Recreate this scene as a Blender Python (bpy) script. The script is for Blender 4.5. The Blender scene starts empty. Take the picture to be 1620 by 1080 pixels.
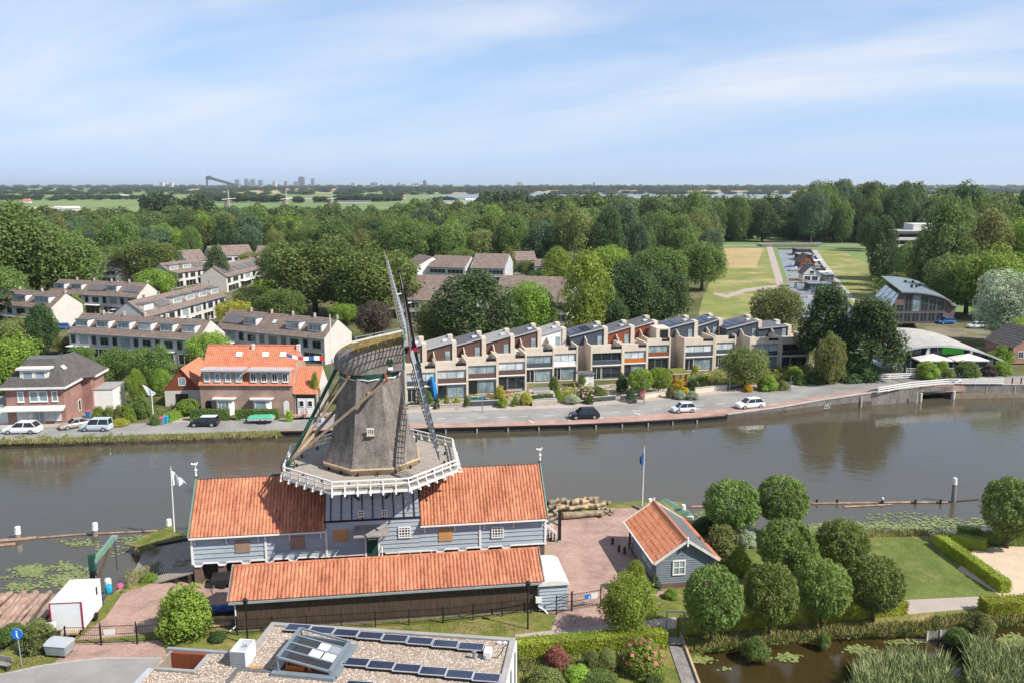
import bpy,bmesh,math,random
import numpy as np
from mathutils import Vector,Matrix
from mathutils.geometry import tessellate_polygon
R = math.radians
S = bpy.context.scene
COL = S.collection
# ---------------------------------------------------------------- camera, sky, sun, exposure
CAM_H = 35.0
F_PX = 1350.0
PITCH = math.atan(248.5 / F_PX)
cam_data = bpy.data.cameras.new('camera')
cam = bpy.data.objects.new('camera',cam_data)
COL.objects.link(cam)
cam.location = (0,0,CAM_H)
cam.rotation_euler = (math.pi / 2 - PITCH,0,0)
cam_data.sensor_width = 36.0
cam_data.lens = 36.0 * F_PX / 1620.0
cam_data.clip_start = 0.5
cam_data.clip_end = 80000.0
S.camera = cam

SUN_EL,SUN_AZ = 45.0,26.0          # elevation; azimuth measured from the right (+x) towards the camera side
sdir = Vector((math.cos(R(SUN_EL)) * math.cos(R(SUN_AZ)),-math.cos(R(SUN_EL)) * math.sin(R(SUN_AZ)),math.sin(R(SUN_EL))))
sun_data = bpy.data.lights.new('sun','SUN')
sun_data.energy = 5.0
sun_data.angle = R(0.53)
sun_data.color = (1.0,0.945,0.86)
sun = bpy.data.objects.new('sun',sun_data)
COL.objects.link(sun)
sun.rotation_euler = sdir.to_track_quat('Z','Y').to_euler()
sun.location = (60,-20,80)

W = bpy.data.worlds.new('World')
S.world = W
W.use_nodes = True
nt = W.node_tree
for n in list(nt.nodes):
 nt.nodes.remove(n)
def wn(t,**k):
 n = nt.nodes.new(t)
 for a,b in k.items():
  setattr(n,a,b)
 return n
sky = wn('ShaderNodeTexSky',sky_type='NISHITA',sun_disc=False)
sky.sun_elevation = R(SUN_EL)
sky.sun_rotation = math.atan2(sdir.x,sdir.y)
sky.altitude = 50
sky.air_density = 1.0
sky.dust_density = 0.25
sky.ozone_density = 1.6
bg = wn('ShaderNodeBackground')
SKY_STR = 0.10
bg.inputs['Strength'].default_value = SKY_STR
out = wn('ShaderNodeOutputWorld')
tc = wn('ShaderNodeTexCoord')
sep = wn('ShaderNodeSeparateXYZ')
nt.links.new(tc.outputs['Generated'],sep.inputs[0])
def wm(op,a,b=None,c=None,clamp=False):
 n = wn('ShaderNodeMath',operation=op)
 n.use_clamp = clamp
 for i,v in enumerate((a,b,c)):
  if v is None:
   continue
  if isinstance(v,(int,float)):
   n.inputs[i].default_value = v
  else:
   nt.links.new(v,n.inputs[i])
 return n.outputs[0]
# thin cirrus: the view direction is projected on a high flat layer, noise is stretched along the wind
zz = wm('ADD',wm('MAXIMUM',sep.outputs[2],0.0),0.13)
px_ = wm('DIVIDE',sep.outputs[0],zz)
py_ = wm('DIVIDE',sep.outputs[1],zz)
WND = R(-38)
cu = wm('ADD',wm('MULTIPLY',px_,math.cos(WND)),wm('MULTIPLY',py_,math.sin(WND)))
cv = wm('ADD',wm('MULTIPLY',px_,-math.sin(WND)),wm('MULTIPLY',py_,math.cos(WND)))
mp = wn('ShaderNodeCombineXYZ')
nt.links.new(wm('MULTIPLY',cu,0.42),mp.inputs[0]); nt.links.new(wm('MULTIPLY',cv,1.0),mp.inputs[1])
mp.inputs[2].default_value = 9.1
n1 = wn('ShaderNodeTexNoise'); n1.inputs['Scale'].default_value = 0.85; n1.inputs['Detail'].default_value = 7; n1.inputs['Roughness'].default_value = 0.55
n1.inputs['Distortion'].default_value = 0.4
nt.links.new(mp.outputs[0],n1.inputs['Vector'])
n2 = wn('ShaderNodeTexNoise'); n2.inputs['Scale'].default_value = 0.45; n2.inputs['Detail'].default_value = 3
nt.links.new(mp.outputs[0],n2.inputs['Vector'])
cl = wm('MULTIPLY',wm('SUBTRACT',n1.outputs['Fac'],0.34),2.8,clamp=True)
cl2 = wm('MULTIPLY',wm('SUBTRACT',n2.outputs['Fac'],0.25),3.2,clamp=True)
cfac = wm('MULTIPLY',wm('MULTIPLY',cl,cl2),1.05)
cfac = wm('MULTIPLY',cfac,wm('ADD',wm('MULTIPLY',sep.outputs[2],9.0,clamp=True),0.12,clamp=True),clamp=True)
cfac = wm('ADD',wm('MULTIPLY',cfac,0.96),0.04)
# pale blue air low over the horizon
hzf = wm('POWER',wm('SUBTRACT',1.0,wm('MAXIMUM',sep.outputs[2],0.0),clamp=True),3.2)
hzm = wn('ShaderNodeMix',data_type='RGBA')
nt.links.new(wm('MULTIPLY',hzf,0.85),hzm.inputs[0])
nt.links.new(sky.outputs[0],hzm.inputs[6])
hzm.inputs[7].default_value = (3.35,4.75,6.9,1)
mixw = wn('ShaderNodeMix',data_type='RGBA')
tint = wn('ShaderNodeMix',data_type='RGBA',blend_type='MULTIPLY')
tint.inputs[0].default_value = 1.0
nt.links.new(hzm.outputs[2],tint.inputs[6])
tint.inputs[7].default_value = (0.92,0.95,1.04,1)
nt.links.new(cfac,mixw.inputs[0])
nt.links.new(tint.outputs[2],mixw.inputs[6])
mixw.inputs[7].default_value = (6.1,6.4,7.0,1)
nt.links.new(mixw.outputs[2],bg.inputs['Color'])
nt.links.new(bg.outputs[0],out.inputs[0])

vs = S.view_settings
vs.view_transform = 'Standard'
vs.look = 'None'
vs.exposure = 0.5
vs.gamma = 1.0
vs.use_curve_mapping = False
S.render.engine = 'CYCLES'
cy = S.cycles
cy.use_denoising = True
cy.max_bounces = 5
cy.diffuse_bounces = 2
cy.glossy_bounces = 2
cy.transmission_bounces = 3
cy.transparent_max_bounces = 6
cy.volume_bounces = 0
cy.caustics_reflective = False
cy.caustics_refractive = False
cy.sample_clamp_indirect = 4.0
# ---------------------------------------------------------------- survey helpers (metres; x right, y away, z up)
PS,PC = math.sin(PITCH),math.cos(PITCH)
def G(x,y,z=0.0):
 """ground position of a surveyed photo point, on the level z"""
 u = (x - 810.0) / F_PX; v = (y - 540.0) / F_PX
 t = (z - CAM_H) / (-PS - v * PC)
 return (u * t,(PC - v * PS) * t)
def ZA(x,y,Y):
 """height (and x) of a surveyed point known to stand at depth Y"""
 v = (y - 540.0) / F_PX
 t = Y / (PC - v * PS)
 return ((x - 810.0) / F_PX * t,CAM_H + t * (-PS - v * PC))
class Frame:
 """a building's own axes: u along its front, w into its depth"""
 def __init__(s,x,y,deg):
  s.o = (x,y); s.a = R(deg); s.c = math.cos(s.a); s.s = math.sin(s.a)
 def w(s,u,v,z=0.0):
  return Vector((s.o[0] + u * s.c - v * s.s,s.o[1] + u * s.s + v * s.c,z))
 def loc(s,X,Y):
  dx,dy = X - s.o[0],Y - s.o[1]
  return (dx * s.c + dy * s.s,-dx * s.s + dy * s.c)
 def uz(s,x,y,v0):
  """surveyed point on the wall plane at local depth v0 -> (u, z)"""
  a = (x - 810.0) / F_PX; b = (y - 540.0) / F_PX
  d = Vector((a,PC - b * PS,-PS - b * PC))
  n = Vector((-s.s,s.c))
  p0 = s.w(0,v0)
  t = (p0.x * n.x + p0.y * n.y) / (d.x * n.x + d.y * n.y)
  X,Y = d.x * t,d.y * t
  return (s.loc(X,Y)[0],CAM_H + d.z * t)
# ---------------------------------------------------------------- materials
MATS = {}
def mat(name,c,rough=0.75,var=0.16,scale=1.2,c2=None,fine=0.0,fscale=14.0,bump=0.0,bscale=20.0,metal=0.0,spec=0.3,stretch=None,weights=None):
 m = bpy.data.materials.new(name)
 m.use_nodes = True
 t = m.node_tree; N = t.nodes; L = t.links
 b = N['Principled BSDF']
 b.inputs['Roughness'].default_value = rough
 b.inputs['Metallic'].default_value = metal
 b.inputs['Specular IOR Level'].default_value = spec
 geo = N.new('ShaderNodeNewGeometry')
 vec = geo.outputs['Position']
 if stretch:
  mpn = N.new('ShaderNodeMapping'); mpn.inputs['Scale'].default_value = stretch
  L.new(vec,mpn.inputs[0]); vec = mpn.outputs[0]
 no = N.new('ShaderNodeTexNoise'); no.inputs['Scale'].default_value = scale; no.inputs['Detail'].default_value = 5; no.inputs['Roughness'].default_value = 0.62
 L.new(vec,no.inputs['Vector'])
 mr = N.new('ShaderNodeMapRange'); mr.inputs[1].default_value = 0.3; mr.inputs[2].default_value = 0.7
 L.new(no.outputs['Fac'],mr.inputs[0])
 mx = N.new('ShaderNodeMix'); mx.data_type = 'RGBA'
 L.new(mr.outputs[0],mx.inputs[0])
 ca = [max(0,k * (1 - var)) for k in c]; cb = list(c2) if c2 else [k * (1 + var) for k in c]
 mx.inputs[6].default_value = (*ca,1); mx.inputs[7].default_value = (*cb,1)
 colr = mx.outputs[2]
 if fine:
  nf = N.new('ShaderNodeTexNoise'); nf.inputs['Scale'].default_value = fscale; nf.inputs['Detail'].default_value = 3
  L.new(vec,nf.inputs['Vector'])
  mf = N.new('ShaderNodeMapRange'); mf.inputs[1].default_value = 0.3; mf.inputs[2].default_value = 0.7; mf.inputs[3].default_value = 1 - fine; mf.inputs[4].default_value = 1 + fine
  L.new(nf.outputs['Fac'],mf.inputs[0])
  m2 = N.new('ShaderNodeMix'); m2.data_type = 'RGBA'; m2.blend_type = 'MULTIPLY'; m2.inputs[0].default_value = 1
  L.new(colr,m2.inputs[6]); L.new(mf.outputs[0],m2.inputs[7]); colr = m2.outputs[2]
 L.new(colr,b.inputs['Base Color'])
 if bump:
  nb = N.new('ShaderNodeTexNoise'); nb.inputs['Scale'].default_value = bscale; nb.inputs['Detail'].default_value = 4
  L.new(vec,nb.inputs['Vector'])
  bp = N.new('ShaderNodeBump'); bp.inputs['Strength'].default_value = bump; bp.inputs['Distance'].default_value = 0.05
  L.new(nb.outputs['Fac'],bp.inputs['Height']); L.new(bp.outputs[0],b.inputs['Normal'])
 MATS[name] = m
 return m
def brick_mat(name,c1,c2,mortar,bw=0.22,bh=0.075,horizontal=False,rough=0.85,patch=None):
 """small masonry: courses from a brick texture (pieces of a few pixels at most), large-scale weathering on top"""
 m = bpy.data.materials.new(name); m.use_nodes = True
 t = m.node_tree; N = t.nodes; L = t.links; b = N['Principled BSDF']; b.inputs['Roughness'].default_value = rough
 b.inputs['Specular IOR Level'].default_value = 0.2
 geo = N.new('ShaderNodeNewGeometry')
 if horizontal:
  vec = geo.outputs['Position']
  mpn = N.new('ShaderNodeMapping'); mpn.inputs['Rotation'].default_value = (0,0,R(horizontal)); L.new(vec,mpn.inputs[0]); vec = mpn.outputs[0]
 else:
  sp = N.new('ShaderNodeSeparateXYZ'); L.new(geo.outputs['Position'],sp.inputs[0])
  ad = N.new('ShaderNodeMath'); ad.operation = 'ADD'; L.new(sp.outputs[0],ad.inputs[0]); L.new(sp.outputs[1],ad.inputs[1])
  cb = N.new('ShaderNodeCombineXYZ'); L.new(ad.outputs[0],cb.inputs[0]); L.new(sp.outputs[2],cb.inputs[1]); vec = cb.outputs[0]
 br = N.new('ShaderNodeTexBrick')
 L.new(vec,br.inputs['Vector'])
 br.inputs['Color1'].default_value = (*c1,1); br.inputs['Color2'].default_value = (*c2,1); br.inputs['Mortar'].default_value = (*mortar,1)
 br.inputs['Scale'].default_value = 1.0; br.inputs['Brick Width'].default_value = bw; br.inputs['Row Height'].default_value = bh
 br.inputs['Mortar Size'].default_value = 0.008; br.inputs['Bias'].default_value = 0.0
 no = N.new('ShaderNodeTexNoise'); no.inputs['Scale'].default_value = 0.55; no.inputs['Detail'].default_value = 6; no.inputs['Roughness'].default_value = 0.65
 L.new(geo.outputs['Position'],no.inputs['Vector'])
 mr = N.new('ShaderNodeMapRange'); mr.inputs[1].default_value = 0.3; mr.inputs[2].default_value = 0.7; mr.inputs[3].default_value = 0.72; mr.inputs[4].default_value = 1.25
 L.new(no.outputs['Fac'],mr.inputs[0])
 mx = N.new('ShaderNodeMix'); mx.data_type = 'RGBA'; mx.blend_type = 'MULTIPLY'; mx.inputs[0].default_value = 1
 L.new(br.outputs['Color'],mx.inputs[6]); L.new(mr.outputs[0],mx.inputs[7])
 colr = mx.outputs[2]
 if patch:
  n2 = N.new('ShaderNodeTexNoise'); n2.inputs['Scale'].default_value = patch[1]; n2.inputs['Detail'].default_value = 7; n2.inputs['Roughness'].default_value = 0.7
  L.new(geo.outputs['Position'],n2.inputs['Vector'])
  m3 = N.new('ShaderNodeMapRange'); m3.inputs[1].default_value = patch[2]; m3.inputs[2].default_value = patch[2] + 0.12; m3.inputs[4].default_value = 0.75
  L.new(n2.outputs['Fac'],m3.inputs[0])
  m4 = N.new('ShaderNodeMix'); m4.data_type = 'RGBA'; L.new(m3.outputs[0],m4.inputs[0]); L.new(colr,m4.inputs[6]); m4.inputs[7].default_value = (*patch[0],1); colr = m4.outputs[2]
 L.new(colr,b.inputs['Base Color'])
 MATS[name] = m
 return m
def glass(name,c,rough=0.06,c2=None):
 m = mat(name,c,rough=rough,var=0.35,scale=0.6,c2=c2,spec=0.6)
 return m
def grass_mat(name,a,b_,dry,scale=0.25,dryth=0.55):
 m = bpy.data.materials.new(name); m.use_nodes = True
 t = m.node_tree; N = t.nodes; L = t.links; b = N['Principled BSDF']; b.inputs['Roughness'].default_value = 0.95; b.inputs['Specular IOR Level'].default_value = 0.1
 geo = N.new('ShaderNodeNewGeometry')
 def noise(s,d=6,r=0.65):
  n = N.new('ShaderNodeTexNoise'); n.inputs['Scale'].default_value = s; n.inputs['Detail'].default_value = d; n.inputs['Roughness'].default_value = r
  L.new(geo.outputs['Position'],n.inputs['Vector']); return n.outputs['Fac']
 def rng(v,lo,hi,o0=0.0,o1=1.0):
  n = N.new('ShaderNodeMapRange'); n.inputs[1].default_value = lo; n.inputs[2].default_value = hi; n.inputs[3].default_value = o0; n.inputs[4].default_value = o1
  L.new(v,n.inputs[0]); return n.outputs[0]
 def mix(f,p,q,bt='MIX'):
  n = N.new('ShaderNodeMix'); n.data_type = 'RGBA'; n.blend_type = bt
  for i,v in ((0,f),(6,p),(7,q)):
   if isinstance(v,tuple): n.inputs[i].default_value = (*v,1)
   elif isinstance(v,(int,float)): n.inputs[i].default_value = v
   else: L.new(v,n.inputs[i])
  return n.outputs[2]
 c = mix(rng(noise(scale),0.35,0.65),a,b_)
 c = mix(rng(noise(scale * 0.55,8,0.7),dryth,dryth + 0.14),c,dry)
 c = mix(1.0,c,rng(noise(6.0,4),0.25,0.75,0.6,1.4),'MULTIPLY')
 L.new(c,b.inputs['Base Color'])
 bp = N.new('ShaderNodeBump'); bp.inputs['Strength'].default_value = 0.7; bp.inputs['Distance'].default_value = 0.12
 L.new(noise(9.0,4),bp.inputs['Height']); L.new(bp.outputs[0],b.inputs['Normal'])
 MATS[name] = m
 return m
def water_mat(name,c,rough,b1,s1):  # ripples in two sizes
 m = bpy.data.materials.new(name); m.use_nodes = True
 t = m.node_tree; N = t.nodes; L = t.links; b = N['Principled BSDF']
 b.inputs['Base Color'].default_value = (*c,1); b.inputs['Roughness'].default_value = rough; b.inputs['IOR'].default_value = 1.33
 b.inputs['Specular IOR Level'].default_value = 1.0
 geo = N.new('ShaderNodeNewGeometry')
 mp = N.new('ShaderNodeMapping'); mp.inputs['Scale'].default_value = (0.75,1.0,1); mp.inputs['Rotation'].default_value = (0,0,R(-12)); L.new(geo.outputs['Position'],mp.inputs[0])
 n1 = N.new('ShaderNodeTexNoise'); n1.inputs['Scale'].default_value = s1; n1.inputs['Detail'].default_value = 4; n1.inputs['Roughness'].default_value = 0.6; L.new(mp.outputs[0],n1.inputs['Vector'])
 n2 = N.new('ShaderNodeTexNoise'); n2.inputs['Scale'].default_value = 0.06; n2.inputs['Detail'].default_value = 3; L.new(mp.outputs[0],n2.inputs['Vector'])
 mr = N.new('ShaderNodeMapRange'); mr.inputs[1].default_value = 0.35; mr.inputs[2].default_value = 0.65; mr.inputs[3].default_value = 0.35; mr.inputs[4].default_value = 1.0; L.new(n2.outputs['Fac'],mr.inputs[0])
 mu = N.new('ShaderNodeMath'); mu.operation = 'MULTIPLY'; mu.inputs[1].default_value = b1; L.new(mr.outputs[0],mu.inputs[0])
 bp = N.new('ShaderNodeBump'); bp.inputs['Distance'].default_value = 0.1; L.new(mu.outputs[0],bp.inputs['Strength']); L.new(n1.outputs['Fac'],bp.inputs['Height'])
 rg = N.new('ShaderNodeMapRange'); rg.inputs[1].default_value = 0.4; rg.inputs[2].default_value = 0.65; rg.inputs[3].default_value = rough; rg.inputs[4].default_value = rough * 3.2; L.new(n2.outputs['Fac'],rg.inputs[0]); L.new(rg.outputs[0],b.inputs['Roughness'])
 L.new(bp.outputs[0],b.inputs['Normal'])
 MATS[name] = m
 return m
def leaf_mat(name):
 m = bpy.data.materials.new(name); m.use_nodes = True
 t = m.node_tree; N = t.nodes; L = t.links
 for n in list(N): N.remove(n)
 outp = N.new('ShaderNodeOutputMaterial'); oi = N.new('ShaderNodeObjectInfo'); geo = N.new('ShaderNodeNewGeometry')
 no = N.new('ShaderNodeTexNoise'); no.inputs['Scale'].default_value = 0.5; no.inputs['Detail'].default_value = 3; L.new(geo.outputs['Position'],no.inputs['Vector'])
 def rng(v,lo,hi,a,b):
  n = N.new('ShaderNodeMapRange'); n.inputs[1].default_value = lo; n.inputs[2].default_value = hi; n.inputs[3].default_value = a; n.inputs[4].default_value = b; L.new(v,n.inputs[0]); return n.outputs[0]
 def mul(a,b):
  n = N.new('ShaderNodeMath'); n.operation = 'MULTIPLY'; L.new(a,n.inputs[0]); L.new(b,n.inputs[1]); return n.outputs[0]
 f = mul(mul(rng(no.outputs['Fac'],0.3,0.7,0.75,1.3),rng(geo.outputs['Random Per Island'],0,1,0.72,1.28)),rng(oi.outputs['Random'],0,1,0.85,1.15))
 hs = N.new('ShaderNodeHueSaturation'); L.new(oi.outputs['Color'],hs.inputs['Color'])
 L.new(rng(oi.outputs['Random'],0,1,0.478,0.512),hs.inputs['Hue']); L.new(f,hs.inputs['Value'])
 di = N.new('ShaderNodeBsdfPrincipled'); di.inputs['Roughness'].default_value = 0.55; di.inputs['Specular IOR Level'].default_value = 0.22
 L.new(hs.outputs[0],di.inputs['Base Color'])
 tr = N.new('ShaderNodeBsdfTranslucent')
 h2 = N.new('ShaderNodeHueSaturation'); h2.inputs['Hue'].default_value = 0.47; h2.inputs['Value'].default_value = 1.7; L.new(hs.outputs[0],h2.inputs['Color']); L.new(h2.outputs[0],tr.inputs['Color'])
 ms = N.new('ShaderNodeMixShader'); ms.inputs[0].default_value = 0.34; L.new(di.outputs[0],ms.inputs[1]); L.new(tr.outputs[0],ms.inputs[2])
 L.new(ms.outputs[0],outp.inputs['Surface'])
 MATS[name] = m
 return m
def solar_mat(name):
 m = bpy.data.materials.new(name); m.use_nodes = True
 t = m.node_tree; N = t.nodes; L = t.links; b = N['Principled BSDF']; b.inputs['Roughness'].default_value = 0.18; b.inputs['Specular IOR Level'].default_value = 0.5
 tcn = N.new('ShaderNodeTexCoord'); br = N.new('ShaderNodeTexBrick'); L.new(tcn.outputs['Object'],br.inputs['Vector'])
 br.offset = 0.0; br.inputs['Brick Width'].default_value = 0.16; br.inputs['Row Height'].default_value = 0.16; br.inputs['Scale'].default_value = 1; br.inputs['Mortar Size'].default_value = 0.008
 br.inputs['Color1'].default_value = (0.010,0.016,0.045,1); br.inputs['Color2'].default_value = (0.013,0.02,0.055,1); br.inputs['Mortar'].default_value = (0.06,0.08,0.12,1)
 L.new(br.outputs['Color'],b.inputs['Base Color'])
 MATS[name] = m
 return m

mat('white_paint',(0.74,0.73,0.70),0.5,0.06,2.0)
mat('old_white',(0.62,0.60,0.55),0.7,0.14,3.0)
mat('blue_board',(0.33,0.375,0.415),0.6,0.14,1.4,fine=0.08,fscale=8,stretch=(0.4,0.4,3))
mat('slate_blue_board',(0.165,0.19,0.21),0.6,0.12,1.4)
mat('dark_brown_board',(0.085,0.06,0.042),0.8,0.3,2.0,fine=0.2,stretch=(3,3,0.4))
mat('orange_tile',(0.43,0.15,0.08),0.78,0.34,0.8,c2=(0.56,0.225,0.125),fine=0.3,fscale=4.0,stretch=(1.7,0.45,0.45))
mat('orange_tile_new',(0.49,0.165,0.085),0.7,0.14,1.0,c2=(0.56,0.21,0.12),fine=0.1,fscale=4)
mat('dark_tile',(0.095,0.085,0.08),0.8,0.2,1.2,fine=0.2,fscale=5)
mat('brown_tile',(0.17,0.125,0.105),0.85,0.16,0.8,c2=(0.225,0.175,0.15),fine=0.14,fscale=3)
mat('roof_felt',(0.30,0.29,0.275),0.9,0.14,0.7,fine=0.06)
mat('roof_felt_dark',(0.115,0.115,0.12),0.9,0.16,0.7)
mat('thatch',(0.145,0.125,0.108),0.95,0.3,1.0,c2=(0.25,0.22,0.195),fine=0.4,fscale=13,bump=1.0,bscale=16,stretch=(1.6,1.6,0.55))
mat('thatch_moss',(0.16,0.105,0.03),0.95,0.3,1.6,c2=(0.26,0.19,0.075),fine=0.3,fscale=9,bump=0.6)
mat('deck_wood',(0.30,0.265,0.225),0.9,0.2,2.0,fine=0.15)
mat('grey_wood',(0.22,0.205,0.19),0.9,0.25,1.6,fine=0.2,fscale=7)
mat('dark_wood',(0.045,0.036,0.03),0.8,0.3,2.0)
mat('pale_wood',(0.42,0.31,0.20),0.75,0.18,1.5)
mat('plywood',(0.46,0.255,0.11),0.75,0.12,1.6)
mat('plywood_grey',(0.30,0.20,0.15),0.8,0.15,1.6)
mat('log_bark',(0.22,0.165,0.11),0.95,0.35,2.0,c2=(0.36,0.29,0.20),fine=0.3,fscale=9,bump=0.5)
mat('log_peeled',(0.42,0.30,0.19),0.9,0.25,2.0,fine=0.2)
mat('log_wet',(0.25,0.155,0.115),0.8,0.3,1.0,c2=(0.40,0.28,0.22),fine=0.25,fscale=7)
mat('log_end',(0.5,0.37,0.23),0.9,0.15,5.0)
mat('bark',(0.10,0.08,0.06),0.95,0.3,3.0,fine=0.3)
mat('green_paint',(0.018,0.07,0.05),0.45,0.15,2.0)
mat('green_trim',(0.13,0.24,0.18),0.6,0.12,2.0)
mat('black_paint',(0.012,0.012,0.014),0.5,0.2,2.0)
mat('red_paint',(0.30,0.02,0.045),0.5,0.1,2.0)
mat('tarred',(0.014,0.014,0.015),0.6,0.3,2.0)
mat('slate_clad',(0.055,0.068,0.085),0.75,0.12,2.0)
mat('brown_clad',(0.115,0.066,0.05),0.8,0.14,2.0,stretch=(3,3,0.3))
mat('red_clad',(0.22,0.062,0.03),0.6,0.2,2.0,stretch=(3,3,0.3))
mat('orange_clad',(0.46,0.13,0.02),0.55,0.12,2.0,stretch=(3,3,0.3))
mat('beige_brick',(0.58,0.505,0.415),0.9,0.1,1.2,fine=0.08,fscale=9)
mat('pale_brick',(0.56,0.52,0.47),0.9,0.07,1.0,fine=0.06,fscale=9)
mat('grey_block',(0.43,0.445,0.46),0.9,0.08,0.8,fine=0.06)
mat('cream_block',(0.53,0.50,0.46),0.9,0.07,0.8,fine=0.06)
brick_mat('red_brick',(0.25,0.115,0.095),(0.33,0.16,0.13),(0.33,0.27,0.24))
brick_mat('brown_brick',(0.27,0.165,0.125),(0.39,0.25,0.195),(0.42,0.35,0.30))
brick_mat('grey_brick',(0.30,0.26,0.235),(0.40,0.345,0.31),(0.42,0.38,0.34))
mat('orange_tile_bright',(0.66,0.235,0.10),0.7,0.12,1.0,c2=(0.70,0.28,0.14),fine=0.1,fscale=4)
brick_mat('dark_brick',(0.12,0.07,0.058),(0.17,0.10,0.085),(0.19,0.16,0.14))
brick_mat('yard_paving',(0.30,0.19,0.155),(0.40,0.265,0.22),(0.30,0.23,0.19),0.21,0.105,horizontal=8,patch=((0.36,0.27,0.18),0.18,0.56))
brick_mat('red_paving',(0.34,0.205,0.165),(0.42,0.27,0.225),(0.30,0.22,0.19),0.21,0.105,horizontal=12)
mat('asphalt',(0.23,0.222,0.21),0.92,0.18,0.22,c2=(0.30,0.29,0.272),fine=0.12,fscale=25)
mat('path_asphalt',(0.36,0.305,0.265),0.92,0.08,0.5,fine=0.1,fscale=18)
mat('paving_grey',(0.37,0.32,0.275),0.92,0.14,0.8,fine=0.12,fscale=9)
mat('concrete',(0.36,0.345,0.32),0.9,0.18,0.7,fine=0.12)
mat('concrete_stained',(0.17,0.155,0.14),0.9,0.35,0.8,fine=0.25,fscale=5,stretch=(1,1,0.35))
mat('quay_steel',(0.035,0.032,0.03),0.7,0.35,2.0,stretch=(1,1,0.4))
mat('road_paint',(0.72,0.72,0.70),0.8,0.14,3.0)
mat('sand',(0.50,0.395,0.285),0.95,0.1,0.9,fine=0.12,fscale=22)
mat('soil',(0.24,0.19,0.14),0.95,0.25,1.5,fine=0.25)
mat('gravel',(0.26,0.21,0.165),0.95,0.2,0.5,fine=0.2,fscale=22)
for i_,c_ in enumerate(((0.52,0.42,0.34),(0.36,0.27,0.21),(0.60,0.55,0.49),(0.25,0.20,0.17))):
 mat('pebble_%d' % i_,c_,0.85,0.25,6.0)
mat('zinc',(0.30,0.32,0.34),0.5,0.1,1.0,metal=0.3)
mat('grey_metal',(0.20,0.24,0.27),0.45,0.08,1.0,metal=0.2)
mat('light_metal',(0.55,0.57,0.6),0.35,0.08,1.0,metal=0.4)
mat('galvanised',(0.36,0.40,0.43),0.45,0.12,2.0,metal=0.4)
mat('white_box',(0.70,0.71,0.72),0.55,0.05,1.0)
mat('tarp_blue',(0.012,0.06,0.24),0.5,0.25,3.0)
mat('tarp_green',(0.07,0.36,0.22),0.5,0.15,2.0)
mat('tarp_black',(0.02,0.02,0.022),0.6,0.3,2.0)
mat('blue_plastic',(0.02,0.17,0.48),0.45,0.1,2.0)
mat('cyan_plastic',(0.02,0.33,0.5),0.45,0.1,2.0)
mat('pink_plastic',(0.55,0.09,0.22),0.5,0.1,2.0)
mat('sign_blue',(0.01,0.16,0.55),0.45,0.05,2.0)
mat('flag_white',(0.74,0.74,0.73),0.8,0.05,2.0)
mat('flag_blue',(0.03,0.12,0.33),0.8,0.1,2.0)
mat('flag_red',(0.5,0.05,0.03),0.8,0.1,2.0)
mat('lawn_sign_green',(0.05,0.42,0.02),0.6,0.1,2.0)
mat('canvas',(0.66,0.64,0.6),0.85,0.06,2.0)
mat('rubber',(0.014,0.014,0.014),0.8,0.2,4.0)
mat('rim',(0.42,0.43,0.44),0.35,0.1,4.0,metal=0.6)
mat('lamp_red',(0.4,0.01,0.01),0.3,0.1,4.0)
mat('lamp_white',(0.75,0.75,0.75),0.2,0.05,4.0)
for n_,c_ in (('car_white',(0.75,0.76,0.77)),('car_silver',(0.46,0.52,0.57)),('car_black',(0.012,0.014,0.02)),('car_navy',(0.015,0.018,0.028)),('car_beige',(0.33,0.30,0.255)),('car_palegrey',(0.60,0.635,0.66)),('car_blue',(0.02,0.12,0.38))):
 mat(n_,c_,0.22,0.03,1.0,spec=0.5)
glass('pane_dark',(0.02,0.026,0.032))
glass('pane_sky',(0.17,0.24,0.27),c2=(0.36,0.45,0.48))
glass('pane_curtain',(0.42,0.50,0.53),0.12,c2=(0.72,0.76,0.77))
glass('pane_white',(0.62,0.68,0.72),0.12)
glass('car_glass',(0.015,0.02,0.024),0.04)
mat('skin',(0.5,0.3,0.22),0.6,0.06,5)
mat('hair',(0.05,0.03,0.02),0.7,0.2,9)
mat('jacket',(0.05,0.05,0.055),0.8,0.2,5)
grass_mat('grass',(0.11,0.14,0.03),(0.17,0.195,0.05),(0.24,0.19,0.075),0.35,0.60)
grass_mat('lawn',(0.09,0.125,0.03),(0.155,0.185,0.05),(0.27,0.235,0.11),0.4,0.53)
grass_mat('bank_grass',(0.09,0.12,0.025),(0.19,0.19,0.05),(0.30,0.22,0.105),0.6,0.50)
grass_mat('meadow',(0.15,0.185,0.05),(0.24,0.245,0.085),(0.37,0.30,0.17),0.11,0.50)
grass_mat('dry_meadow',(0.34,0.26,0.13),(0.42,0.33,0.175),(0.26,0.235,0.09),0.06,0.58)
grass_mat('polder',(0.125,0.20,0.07),(0.19,0.235,0.10),(0.25,0.23,0.12),0.003,0.56)
grass_mat('garden_ground',(0.07,0.085,0.03),(0.13,0.13,0.055),(0.22,0.19,0.14),0.12,0.5)
water_mat('river_water',(0.072,0.063,0.040),0.03,0.5,0.9)
water_mat('ditch_water',(0.040,0.028,0.009),0.05,0.05,1.6)
water_mat('far_water',(0.20,0.23,0.25),0.3,0.4,1.0)
leaf_mat('leaf')
solar_mat('solar_cells')
mat('lily',(0.13,0.19,0.05),0.45,0.4,2.5,c2=(0.27,0.30,0.11),spec=0.4)
mat('sail_wood',(0.15,0.135,0.12),0.9,0.25,1.6)
mat('reed',(0.17,0.25,0.085),0.8,0.3,0.8,c2=(0.36,0.38,0.17))
mat('grass_blade',(0.17,0.21,0.05),0.9,0.3,0.7,c2=(0.38,0.33,0.13))
mat('city_grey',(0.26,0.28,0.31),0.8,0.1,0.02)
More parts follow.
